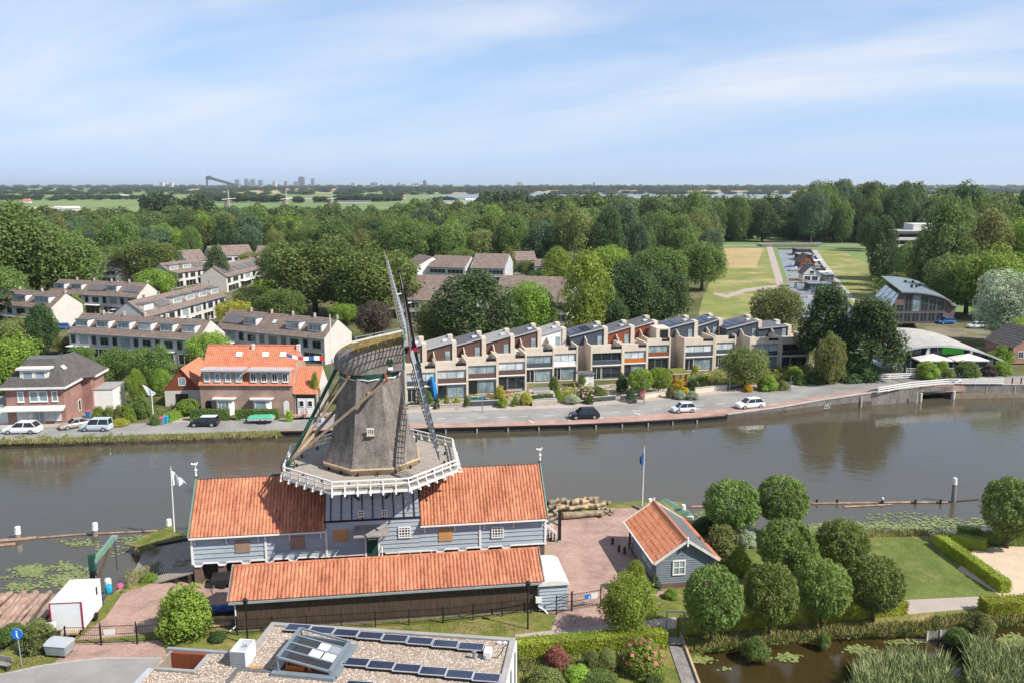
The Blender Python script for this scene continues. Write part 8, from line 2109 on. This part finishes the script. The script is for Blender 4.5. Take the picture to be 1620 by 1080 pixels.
# --- trees between the terraces
for k,(px,yb,yt,w,kind,tone,lab) in enumerate((
 (70,560,486,56,'tall','dark','dark tree between the left terraces'),(30,560,500,80,'broad','olive','olive tree in front of the left edge terrace'),(120,508,468,34,'tall','bright','small bright tree beside the pale gable'),(15,590,535,70,'round','bright','bright tree at the left edge above the brick house'),(130,585,545,40,'round','mid','tree behind the brick house dormer'),
 (245,478,424,62,'round','bright','bright round tree behind the end-on terrace'),(235,445,380,112,'round','mid','big round tree above the end-on terrace'),(200,440,395,70,'round','mid','round tree left of the big one above the terrace'),(345,460,392,44,'tall','dark','dark columnar tree left of the cream terrace'),(30,480,322,150,'broad','mid','huge tree at the left edge of the wood'),(110,470,362,120,'broad','mid','big tree right of the huge left one'),(0,505,415,90,'broad','mid','leafy tree low at the left edge'),(60,470,400,90,'broad','olive','tree in front of the huge left one'),
 (500,496,374,150,'broad','mid','great pale willow left of the windmill'),(590,505,386,135,'broad','mid','second great willow just behind the raised sail'),(447,512,456,80,'round','mid','round tree at the foot of the great willow'),(332,590,523,68,'round','bright','leafy tree between the brick pair and grey terrace'),(372,515,474,60,'round','yellow','yellow-green tree behind the grey terraces'),(395,500,452,50,'round','olive','olive tree left of the great willow'),(545,515,478,48,'round','bright','light round tree right of the white gable'),(570,500,425,78,'broad','bright','light green tree behind the windmill cap'),(592,540,476,62,'round','purple','brownish copper tree behind the windmill cap'),(480,560,535,40,'shrub','olive','olive bush before the right grey terrace'),(440,560,538,26,'shrub','bright','bush beside the glass porch'),(300,470,455,30,'shrub','mid','bush at the end of the end-on terrace'),
 (750,560,436,150,'tall','dark','large dark tree behind the brown panelled quay houses'),(690,550,470,70,'broad','olive','light olive tree left of the large dark one'),(838,545,443,80,'round','bright','bright green tree right of the large dark one'),(862,530,480,44,'round','mid','small tree behind the white panelled house'),(925,545,404,92,'tall','bright','tall bright tree behind the slate panelled house'),(1000,530,412,100,'broad','dark','dark dense tree behind the wooden quay house'),(1048,520,420,88,'broad','dark','dark tree at the left edge of the field'),(1040,470,388,90,'round','mid','round tree behind the dark dense one'),(1110,460,382,80,'round','mid','round tree at the edge of the field'),(960,480,385,70,'round','bright','rounded light tree above the slate panelled house'),(1015,520,440,80,'broad','dark','dark tree in front of the field hedge'),(965,540,460,60,'broad','dark','dark shaded tree between bright and dense ones'),
 (735,440,393,62,'round','mid','round light tree between the brown roofs'),(805,440,393,28,'tall','olive','slim poplar between the brown roofs'),(832,440,412,34,'round','mid','small round tree between the brown roofs'),(858,415,393,30,'round','bright','light round tree above the blue fronted terrace'),(880,470,395,60,'tall','bright','leafy tree hiding the end of the brown terrace'),(620,470,400,50,'broad','mid','dense tree right behind the raised sail tip'),(310,500,470,40,'round','mid','small tree at the far end of the end-on terrace'),(330,483,452,36,'round','bright','light tree right of the end-on terrace'),(150,548,520,30,'round','mid','bushy tree before the left half of the grey terrace'),(195,566,540,38,'round','dark','dark bushy tree before the grey terrace, left of centre'),(228,580,548,44,'broad','mid','leafy tree before the middle of the grey terrace'),(272,570,538,42,'round','olive','olive tree before the right half of the grey terrace'),(420,475,440,44,'round','bright','light tree at the left foot of the great willow'),(265,458,428,40,'round','mid','tree between bright round tree and cream terrace'),(175,432,388,62,'round','mid','tree over the brown roof between the left trees'),(132,445,384,74,'broad','mid','wide tree left of the brown roof'),(398,432,398,44,'round','olive','tree above the solar panelled cream terrace'),(445,445,384,64,'round','mid','tree on the left shoulder of the great willow'),(782,424,384,44,'round','mid','round tree beside the tall brown roof'),(908,445,396,64,'round','olive','olive tree above the tall bright one'),(690,404,372,54,'broad','mid','tree behind the grey walled terrace'),(560,470,400,70,'broad','mid','tree between the two great willows'),(850,455,425,36,'round','dark','dark shrubby tree before the blue fronted terrace'),(40,540,505,44,'round','bright','light tree before the pale left terrace'),(105,560,530,40,'round','olive','small olive tree left of the grey terrace'),(1075,455,395,60,'round','bright','light tree behind the field edge trees'),
 (1590,545,430,104,'broad','grey','large silvery willow at the right edge'),(1528,498,398,110,'broad','mid','tree above the curved office roof'),(1566,505,392,110,'broad','bright','broad tree left of the silvery willow'),(1612,560,505,60,'broad','bright','bright leaves low at the right edge'),(1428,462,388,40,'tall','mid','tree before the middle of the apartment block'),(1456,470,372,52,'tall','mid','tree beside the white apartment block'),(1394,452,350,54,'tall','dark','dark poplar hiding the left end of the apartment block'),(1418,480,430,40,'shrub','olive','low bushes left of the curved office'),(1484,472,395,74,'broad','dark','dark tree behind the curved office roof'))):
 tree(px,yb,yt,w,kind,tone,lab,z=2.0 if px > 1430 else ZF,seed=k + 200)
# --- the woods: nearest trees one by one, the deep wood behind as one mass
rng = np.random.default_rng(42); rnd = random.Random(42)
cand = []
def zone(px0,px1,Y0,Y1,h0,h1,w0,w1,tones,key,sp,kinds=('round','broad','tall')):
 """fill a patch of wood with trees: photo columns px0..px1 seen at depths Y0..Y1"""
 y = Y0
 while y < Y1:
  d = y * PC; x0,x1 = (px0 - 810) / F_PX * d,(px1 - 810) / F_PX * d
  x = x0 + rnd.uniform(0,sp)
  while x < x1:
   g_ = rnd.uniform(0.78,1.15); h = rnd.uniform(h0,h1) * g_; w = rnd.uniform(w0,w1) * rnd.uniform(0.7,1.2) * g_
   cand.append((x + rnd.uniform(-2,2),y + rnd.uniform(-3,3),w,h,rnd.choice(kinds),rnd.choice(tones),key)); x += sp * rnd.uniform(0.8,1.25)
  y += sp * 0.95
WT = ('mid','mid','dark','bluish','olive','mid','bright')
zone(-60,330,372,620,15,20,13,19,WT,0,13.5)
zone(330,640,380,620,16,21,13,19,WT,1,13.5)
zone(640,900,345,640,18,24,13,20,WT,2,13.5)
zone(900,1130,340,660,20,27,14,20,WT,3,14)
zone(1085,1245,520,600,21,26,17,22,('mid','bluish','dark'),4,12.5,('tall','broad'))
zone(1235,1300,530,600,8,13,9,13,('mid','olive','dark'),4,9)
zone(1270,1450,505,680,28,34,16,22,('mid','dark','bluish'),5,16,('tall','broad'))
zone(1372,1402,415,475,13,20,13,17,('mid','dark','bluish'),5,14,('tall','broad'))
zone(1490,1720,255,320,22,29,14,20,('mid','bright','olive','mid'),6,14,('tall','broad'))
zone(1470,1720,325,640,24,32,14,20,('mid','mid','olive','dark'),6,14,('tall','broad'))
ZLAB = ['in the wood above the left terraces','in the wood above the great willow','in the wood above the brown roofs','in the wood left of the field','in the tall row at the end of the field','in the tall wood behind the houseboats','in the tall wood at the right edge']
TLAB = {'mid': 'mid green tree','dark': 'dark green tree','bluish': 'bluish dark tree','olive': 'olive green tree','bright': 'light green tree'}
MARK = ((60,'left edge'),(150,'huge left tree'),(215,'far left terrace'),(290,'big round tree'),(360,'dark columnar tree'),(420,'cream terrace'),(480,'left half of the great willow'),(560,'great willow top'),(620,'raised sail tip'),(680,'white gabled house'),(740,'grey walled terrace'),(800,'tall brown roof'),(860,'slim poplar'),(920,'tall bright tree'),(980,'slate panelled house'),(1040,'dark dense tree'),(1100,'field edge'),(1170,'dry field'),(1230,'footpath'),(1300,'far canal bridge'),(1350,'towpath'),(1400,'meadow right of the canal'),(1450,'apartment block'),(1500,'curved office'),(1550,'telecom mast'),(1600,'silvery willow'),(9999,'right edge'))
SEEN = {}
cand.sort(key=lambda c: c[1] + (c[3] < 18) * 40)
cand = [c for c in cand if not (abs(c[0] - 164) < 9 and c[1] < 700)]
deep = []
cnt = {}
for c in cand:
 x,y,w,h,kind,tone,key = c
 cnt[key] = cnt.get(key,0) + 1
 if cnt[key] <= (34,34,34,30,30,30,44)[key]:
  ppx = 810 + x / (y * PC) * F_PX; mk_ = [n_ for q_,n_ in MARK if ppx < q_][0]
  base_ = TLAB[tone] + ' of the wood above the ' + mk_; SEEN[base_] = SEEN.get(base_,0) + 1; k_ = SEEN[base_]
  lab = base_ + (', nearest one' if k_ == 1 else ', %s nearest' % nth[k_ - 1])
  plant((x,y,ZF - 0.1),w,h,kind,tone,lab,group='trees ' + ZLAB[key])
 else: deep.append(c)
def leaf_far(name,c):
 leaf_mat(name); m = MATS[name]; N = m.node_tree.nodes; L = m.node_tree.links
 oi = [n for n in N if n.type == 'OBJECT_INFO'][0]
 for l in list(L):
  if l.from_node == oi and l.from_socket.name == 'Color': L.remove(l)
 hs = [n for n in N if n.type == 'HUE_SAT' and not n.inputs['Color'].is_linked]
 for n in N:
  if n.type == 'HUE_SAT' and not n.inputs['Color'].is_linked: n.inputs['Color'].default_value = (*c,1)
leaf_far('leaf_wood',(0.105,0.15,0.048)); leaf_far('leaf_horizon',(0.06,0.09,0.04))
def scatter(name,label,cat,pts,meshes_mat,seed,n=36,per=75,leaf=0.058):
 """a far wood that reads as one mass: crowns set on points by geometry nodes"""
 for v in range(2):
  sub_ = pts[v::2]
  rng2 = np.random.default_rng(seed + v)
  P,Nn,Sz = clump_leaves(crown_clumps('broad' if v else 'round',rng2,n),per,leaf,rng2)
  cm = quads_mesh('far_crown',P,Nn,Sz,0.8,rng2,meshes_mat)
  po = bpy.data.objects.new('far_crown',cm)
  me = bpy.data.meshes.new(name); me.from_pydata([(p[0],p[1],p[2]) for p in sub_],[],[])
  at_ = me.attributes.new('sc','FLOAT_VECTOR','POINT'); at_.data.foreach_set('vector',[q for p in sub_ for q in (p[3],p[3],p[4])])
  rt_ = me.attributes.new('rz','FLOAT_VECTOR','POINT'); rr2 = random.Random(seed); rt_.data.foreach_set('vector',[q for p in sub_ for q in (0,0,rr2.uniform(0,6.28))])
  o = bpy.data.objects.new(name,me); COL.objects.link(o); o['kind'] = 'stuff'; o['label'] = label; o['category'] = cat
  ng = bpy.data.node_groups.new(name,'GeometryNodeTree')
  ng.interface.new_socket('Geometry',in_out='INPUT',socket_type='NodeSocketGeometry'); ng.interface.new_socket('Geometry',in_out='OUTPUT',socket_type='NodeSocketGeometry')
  N = ng.nodes; L = ng.links
  gi,go = N.new('NodeGroupInput'),N.new('NodeGroupOutput'); ip = N.new('GeometryNodeInstanceOnPoints'); ob = N.new('GeometryNodeObjectInfo'); ob.inputs['Object'].default_value = po; ob.inputs['As Instance'].default_value = True
  na = N.new('GeometryNodeInputNamedAttribute'); na.data_type = 'FLOAT_VECTOR'; na.inputs['Name'].default_value = 'sc'; nr = N.new('GeometryNodeInputNamedAttribute'); nr.data_type = 'FLOAT_VECTOR'; nr.inputs['Name'].default_value = 'rz'
  L.new(gi.outputs[0],ip.inputs['Points']); L.new(ob.outputs['Geometry'],ip.inputs['Instance']); L.new(na.outputs['Attribute'],ip.inputs['Scale']); L.new(nr.outputs['Attribute'],ip.inputs['Rotation']); L.new(ip.outputs[0],go.inputs[0])
  md = o.modifiers.new('trees','NODES'); md.node_group = ng
scatter('woodland','deep wood behind the village, trees merging into one mass','wood',[(c[0],c[1],ZF - 0.5,c[2] * 1.1,c[3]) for c in deep],'leaf_wood',5)
# ---------------------------------------------------------------- polder, far mills, skyline
def on(px,Y): return (px - 810) / F_PX * Y * PC * 1.0
pts = []
r_ = random.Random(77)
def clus(px0,px1,Y,n,h0,h1,w0,w1,dy=60):
 for _ in range(n):
  px = r_.uniform(px0,px1); y = Y + r_.uniform(-dy,dy); pts.append(((px - 810) / F_PX * y,y,0.3,r_.uniform(w0,w1),r_.uniform(h0,h1)))
# wooded edges beyond the village and hedgerows across the polder
clus(-60,330,700,120,8,13,14,22,80); clus(240,330,820,22,22,28,18,24,50); clus(330,700,720,90,8,13,14,20,80); clus(700,1300,760,120,14,20,14,22,70); clus(755,835,800,30,24,30,16,22,40); clus(850,930,860,26,22,27,16,20,40)
clus(-60,170,1900,60,9,14,18,30,120); clus(330,420,2100,40,9,15,18,28,60); clus(340,450,1650,36,12,18,18,28,40); clus(120,240,1950,20,9,13,18,26,60); clus(540,640,1750,60,10,16,18,28,100); clus(470,520,1600,10,10,14,16,24,60); clus(690,720,1600,8,10,14,16,24,40); clus(1100,1180,1500,14,8,12,14,22,40); clus(1240,1270,1500,8,9,12,14,22,40)
for yy,n,h0,h1 in ((2900,130,8,14),(3600,170,10,18),(4600,300,14,24),(6000,380,18,28),(8200,420,20,34)): clus(-700,2300,yy,int(n * 1.7),h0,h1,34,66,160)
clus(800,1290,4300,130,22,30,34,50,120); clus(560,820,3900,90,16,26,30,50,150)
clus(-600,-50,330,130,14,21,13,19,170); clus(-600,-50,600,160,14,20,14,20,150); clus(1690,2200,330,130,20,28,14,19,110); clus(1690,2200,560,170,22,30,15,20,140)
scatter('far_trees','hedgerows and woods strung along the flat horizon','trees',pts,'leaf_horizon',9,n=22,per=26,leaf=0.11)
def patch(name,px,m,z):
 return sheet(name,[G(x,y,ZF) for x,y in px],z,m)
patch('lake',[(660,312),(760,305),(930,305),(1270,306),(1272,314),(1160,314),(920,315),(800,315)],'far_water',ZF + 0.35)
patch('lake_shore',[(640,304),(820,300),(1200,301),(1275,303.5),(1272,305),(930,304),(700,307)],'dry_meadow',ZF + 0.4)
patch('far_field',[(0,312),(240,306),(250,322),(110,332),(0,326)],'polder',ZF + 0.3)
patch('far_field',[(300,322),(640,317),(690,322),(520,330),(330,334)],'polder',ZF + 0.3)
patch('far_field',[(290,300),(470,298),(640,299),(520,306),(300,308)],'dry_meadow',ZF + 0.25)
# three far windmills
for px,yb,yt,lab in ((360,330,299,'leftmost of three small windmills in the polder'),(451,328,299,'middle one of three small windmills in the polder'),(523,326,298,'rightmost of three small windmills in the polder')):
 X,Y = G(px,yb,ZF); h = ZA(px,313,Y)[1] - ZF; k = h / 14.0
 t = thing('polder_mill',lab,'windmill',(X,Y,ZF),R(58),'windmills far out in the polder')
 MB().loft([[(r * k * math.cos(a),r * k * math.sin(a),z * k) for a in [math.pi / 4 * i for i in range(8)]] for r,z in ((5.0,0),(3.6,5),(2.6,11))]).build('body','thatch',t)
 MB().loft([[(r * k * math.cos(a),r * k * math.sin(a),z * k) for a in [math.pi / 4 * i for i in range(8)]] for r,z in ((2.9,11),(2.6,12.6),(0.6,14.0))]).build('cap','dark_tile',t)
 for q in range(4):
  a = math.pi / 2 * q + R(3); d = Vector((math.cos(a),0,math.sin(a)))
  MB().beam(Vector((0,-3.2 * k,12.4 * k)),Vector((0,-3.2 * k,12.4 * k)) + d * 11.5 * k,0.7 * k,1.3 * k,up=(0,1,0)).build('sail','city_pale',t)
# farms and sheds in the polder
for k,(px,yb,w,h,rm,lab) in enumerate(((612,317,22,6,'orange_tile','far farmhouse with long red roof'),(637,315,14,8,'orange_tile','small far barn with red roof beside the long one'),(560,322,60,5,'roof_felt_dark','dark greenhouse sheds far out in the polder'),(725,322,70,5,'zinc','grey greenhouse roof at the far lakeside'),(752,319,40,6,'city_pale','pale greenhouse roof at the far lakeside'),(440,316,60,4,'city_pale','white sheds far behind the polder mills'),(330,318,50,4,'roof_felt_dark','long dark far shed left of the polder mills'),(500,315,70,5,'brown_tile','grey-brown far farm buildings right of the mills'),(1245,347,16,8,'orange_tile','red roofed house just behind the tall tree row'),(1118,330,16,6,'brown_tile','small far house left of the tall tree row'),(195,311,22,5,'city_pale','tiny white far farm in the left polder'),(70,336,40,6,'roof_felt','flat far roofs among the left trees'),(105,334,30,6,'city_pale','pale far roof among the left trees'),(178,340,26,5,'city_pale','pale far shed above the left wood'),(41,322,12,8,'orange_tile','red roofed far house at the left edge'))):
 X,Y = G(px,yb,ZF)
 t = thing('farm_building',lab,'farm',(X,Y,ZF),R(4 * k % 17))
 MB().box(-w / 2,w / 2,0,10,0,h * 0.55).build('wall','city_pale',t); MB()._add([(-w / 2 - 0.5,-0.5,h * 0.52),(w / 2 + 0.5,-0.5,h * 0.52),(w / 2,5,h),(-w / 2,5,h),(w / 2 + 0.5,10.5,h * 0.52),(-w / 2 - 0.5,10.5,h * 0.52)],[(0,1,2,3),(3,2,4,5),(1,4,2),(0,3,5)]).build('roof',rm,t,recalc=False)
# skyline: ski slope building and towers
Y = 5200
def tower(px0,px1,yt,m,lab,Yd=None,parts=True):
 Yd = Yd or 7000.0
 x0,z = ZA(px0,yt,Yd); x1,_ = ZA(px1,yt,Yd)
 t = thing('tower_block',lab,'tower block',((x0 + x1) / 2,Yd,0),0,'towers on the skyline')
 w = x1 - x0; MB().box(-w / 2,w / 2,0,40,0,z).build('shaft',m,t); MB().box(-w * 0.3,w * 0.3,5,35,z,z * 1.04).build('roof_plant','city_dark',t)
 for k in range(3): MB().box(-w / 2 + w * (0.12 + 0.3 * k),-w / 2 + w * (0.28 + 0.3 * k),-0.6,-0.05,z * 0.1,z * 0.95).build('window_strip','city_dark',t)
for a,b,yt,m,lab in ((371,378,285,'city_grey','short dark tower just right of the ski hall'),(386,392,283.5,'city_grey','left of the close pair of skyline towers'),(395.5,402.5,284.5,'city_grey','right of the close pair of skyline towers'),(408,415,285.5,'city_grey','dark skyline tower right of the close pair'),(430,436,288,'city_pale','low pale skyline tower left of the middle'),(449,454,287,'city_grey','lone skyline tower left of the tallest one'),(464,469,288,'city_grey','low skyline tower just left of the tallest one'),(471.5,480,280.5,'city_dark','tallest blue-grey skyline tower'),(491.5,497,283,'city_grey','slim skyline tower right of the tallest one'),(252,257,288.5,'city_pale','tiny skyline tower left of the ski hall'),(268,272,289,'city_pale','second tiny skyline tower left of the ski hall'),(585,597,289.5,'city_grey','low broad skyline block above the farm sheds'),(629,632,289.5,'city_grey','tiny skyline tower above the red roofed farm'),(669,674,286,'city_dark','slim dark skyline tower right of the farms'),(817,827,288.5,'city_pale','pale square skyline block above the lake'),(939,941,289.5,'city_dark','tiny dark skyline spire above the lake'),(650,664,290.5,'city_pale','low pale skyline block left of the slim dark tower'),(555,562,289.8,'city_pale','tiny pale skyline block left of the broad one')):
 tower(a,b,yt,m,lab)
t = thing('ski_hall','dark elevated ski slope building with a round head on the skyline','ski hall',(0,0,0))
def sp(px,py): x,z = ZA(px,py,5200.0); return Vector((x,5200.0,z))
MB().beam(sp(334,282.5),sp(378,295),30,14).build('slope','ski_dark',t)
hd_ = sp(330.5,281.5); MB().sphere(hd_,20,15,13,12,8).build('head','ski_dark',t); MB().beam(sp(327.3,283),sp(327.3,296),8,8).build('support','ski_dark',t)
MB().beam(sp(362,291.5) + Vector((0,-5,0)),sp(381,296) + Vector((0,-5,0)),8,8).build('white_end','city_pale',t)
# ---------------------------------------------------------------- water plants, reeds and rough grass
rng = np.random.default_rng(8)
def lilies(name,label,blobs,z,seed,size=(0.09,0.19)):
 r = random.Random(seed); m = MB()
 for px,py,rx,ry,n in blobs:
  for _ in range(int(n * 0.62)):
   a = r.uniform(0,6.28); q = math.sqrt(r.random()) * r.uniform(0.55,1.3)
   x,y = G(px + rx * q * math.cos(a),py + ry * q * math.sin(a),0.0); s = r.uniform(*size); p0 = r.uniform(0,6.28)
   m._add([(x + s * math.cos(p0 + 0.9 * k),y + s * math.sin(p0 + 0.9 * k),z + r.uniform(0,0.03)) for k in range(7)],[tuple(range(7))])
 o = m.build(name,'lily',None,recalc=False,kind='stuff'); o['label'] = label; o['category'] = 'water lilies'
 for p in o.data.polygons: pass
 return o
lilies('water_lilies','green water lily pads floating in the left pond',[(50,902,26,9,520),(100,896,22,9,130),(60,918,50,14,170),(110,918,30,12,330),(30,928,30,8,120),(130,905,22,14,140),(20,905,25,10,40),(125,858,38,7,130),(215,855,25,8,160),(40,1000,40,12,200),(15,1012,20,8,200),(175,870,30,12,60)],0.03,3)
lilies('water_lilies','pale lily pads along the river side of the garden',[(1330,832,50,9,420),(1400,834,60,9,520),(1480,830,60,12,420),(1290,836,30,8,200),(1545,826,20,10,80),(1110,812,14,6,60),(1420,818,80,8,120)],0.03,4,(0.1,0.2))
lilies('water_lilies','lily pads in clusters on the brown ditch',[(1248,1040,22,7,150),(1105,1044,25,6,160),(1086,1050,10,12,130),(1360,1028,24,8,170),(1600,1010,26,8,220),(1430,1016,30,4,70),(1145,1058,12,4,22),(1210,1042,8,4,20),(1540,1008,14,4,40)],0.06,5,(0.08,0.16))
def blades(name,label,cat,regions,m,seed,wid=0.02,lean=0.3):
 r = random.Random(seed); b = MB(); vs,fs = [],[]
 for poly,z,n,h0,h1 in regions:
  (xa,ya),(xb,yb),(xc,yc) = [G(*p,z) for p in poly]
  for _ in range(n):
   u,v = r.random(),r.random()
   x = xa + (xb - xa) * u + (xc - xa) * v; y = ya + (yb - ya) * u + (yc - ya) * v; h = r.uniform(h0,h1); a = r.uniform(0,6.28); dx,dy = math.cos(a) * wid * (1 + h),math.sin(a) * wid * (1 + h); lx,ly = r.uniform(-lean,lean) * h,r.uniform(-lean,lean) * h
   o = len(vs); vs += [(x - dx,y - dy,z - 0.05),(x + dx,y + dy,z - 0.05),(x + dx * 0.8 + lx * 0.4,y + dy * 0.8 + ly * 0.4,z + h * 0.6),(x - dx * 0.8 + lx * 0.4,y - dy * 0.8 + ly * 0.4,z + h * 0.6),(x + lx,y + ly,z + h)]; fs += [(o,o + 1,o + 2,o + 3),(o + 3,o + 2,o + 4)]
 b._add(vs,fs); o = b.build(name,m,None,recalc=False,kind='stuff'); o['label'] = label; o['category'] = cat; return o
blades('reeds','tall green reeds filling the lower right corner','reeds',[(((1360,1080),(1500,1066),(1340,1140)),0.2,5200,0.9,2.2),(((1360,1058),(1450,1046),(1350,1085)),0.0,2200,0.8,1.7),(((1530,1056),(1640,1042),(1540,1120)),0.2,4200,0.9,2.0),(((1528,1040),(1556,1036),(1532,1062)),0.0,900,1.2,2.0),(((1570,1038),(1630,1030),(1575,1062)),0.0,900,0.7,1.4)],'reed',6,0.022,0.45)
blades('rough_grass','rough grass along the water edges','grass',[(((1080,1030),(1300,1003),(1078,1012)),ZL,3000,0.1,0.4),(((1300,1004),(1470,996),(1300,990)),ZL,2600,0.1,0.4),(((1470,998),(1640,980),(1470,976)),ZL,3200,0.1,0.45),(((0,696),(440,683),(0,703)),ZF,4000,0.15,0.6),(((210,868),(300,838),(240,880)),ZL,1500,0.08,0.25),(((1280,852),(1470,848),(1280,842)),ZL,1600,0.15,0.5),(((45,1040),(110,1024),(40,1022)),ZL,1200,0.2,0.7),(((200,925),(262,908),(196,905)),0.9,700,0.1,0.4),(((0,1050),(70,1036),(0,1062)),ZL,900,0.05,0.2),(((820,1090),(1050,1062),(820,1050)),ZL,2600,0.1,0.5),(((380,1008),(820,985),(380,1020)),ZL,2500,0.04,0.12)],'grass_blade',7,0.018,0.4)
def ground_cover(label,regions,tone,seed,leaf=0.3):
 rg = np.random.default_rng(seed); P = []
 for (a,b,c),z,n,h,keep in regions:
  a,b,c = [np.array(G(*q,z)) for q in (a,b,c)]
  uv = rg.uniform(0,1,(n,2)); xy = a + uv[:,:1] * (b - a) + uv[:,1:] * (c - a)
  lump = np.sin(xy[:,0] * 2.1 + seed) * np.sin(xy[:,1] * 1.7 + 2 * seed) + 0.6 * np.sin(xy[:,0] * 4.7) * np.sin(xy[:,1] * 5.3 + seed)
  k = lump > keep; xy,lump = xy[k],lump[k]
  P.append(np.column_stack([xy,z + rg.uniform(0.1,1,len(xy)) * h * (0.25 + np.clip(lump - keep,0,1))]))
 P = np.vstack(P); Nn = unit(rg.normal(size=P.shape) * 0.6 + np.array([0,-0.2,0.8]))
 o = bpy.data.objects.new('ground_cover',quads_mesh('ground_cover',P,Nn,rg.uniform(0.6,1.3,len(P)) * leaf,0.7,rg,'leaf')); COL.objects.link(o)
 o['kind'] = 'stuff'; o['label'] = label; o['category'] = 'plants'; o.color = (*GREEN[tone],1)
QG = [(((646,644),(742,639),(652,634)),0.95,500,0.7,0.25),(((745,641),(838,636),(745,628)),1.0,800,0.8,0.1),(((886,635),(938,631),(888,616)),1.0,900,0.9,-0.1),(((942,631),(1056,622),(945,612)),1.0,900,0.8,0.15),(((1058,627),(1150,612),(1062,600)),0.95,1600,0.9,-0.2),(((1150,613),(1290,600),(1155,590)),1.0,2600,1.1,-0.3)]
ground_cover('low mixed planting in the quay front gardens',QG,'mid',3)
ground_cover('yellow-green planting in the quay front gardens',QG,'yellow',8)
ground_cover('low shrubs and weeds in the gardens of the left bank',[(((140,668),(262,662),(145,652)),ZF,1500,0.8,-0.1),(((270,655),(318,650),(270,640)),ZF,600,0.7,0),(((100,650),(260,640),(110,600)),ZF,2200,1.2,-0.2),(((0,690),(440,683),(0,699)),ZF,1600,0.4,0.1)],'olive',5)
ground_cover('mixed perennials filling the border before the hedge',[(((825,1085),(1045,1068),(822,1048)),ZL,4200,0.55,-0.15)],'olive',6,0.16)
ground_cover('bright perennials filling the border before the hedge',[(((825,1085),(1045,1068),(822,1048)),ZL,2600,0.5,0.3)],'lime',11,0.14)
ground_cover('weeds and herbs along the ditch and pond banks',[(((1080,1034),(1470,1002),(1080,1012)),0.45,2600,0.4,0.1),(((1470,1002),(1650,984),(1470,980)),0.5,1600,0.45,0.1),(((38,1040),(110,1022),(36,1015)),ZL,900,0.6,0),(((190,942),(262,918),(196,930)),0.7,500,0.4,0),(((1110,838),(1560,852),(1110,830)),0.5,2200,0.5,0.1)],'mid',9,0.16)
ground_cover('scrub along the edge of the right canal meadow',[(((1395,430),(1420,500),(1375,432)),ZF,2200,4.0,-0.3)],'mid',10,1.2)
# ---------------------------------------------------------------- air
hz = bpy.data.materials.new('haze'); hz.use_nodes = True
hz.node_tree.nodes.clear()
o_ = hz.node_tree.nodes.new('ShaderNodeOutputMaterial'); pv = hz.node_tree.nodes.new('ShaderNodeVolumePrincipled')
pv.inputs['Color'].default_value = (0.80,0.90,1.0,1); pv.inputs['Density'].default_value = 0.00005; pv.inputs['Anisotropy'].default_value = 0.2
hz.node_tree.links.new(pv.outputs[0],o_.inputs['Volume'])
MATS['haze'] = hz
hb_ = MB().box(-32000,32000,-200,34000,-1.8,130).build('haze','haze'); hb_['kind'] = 'stuff'
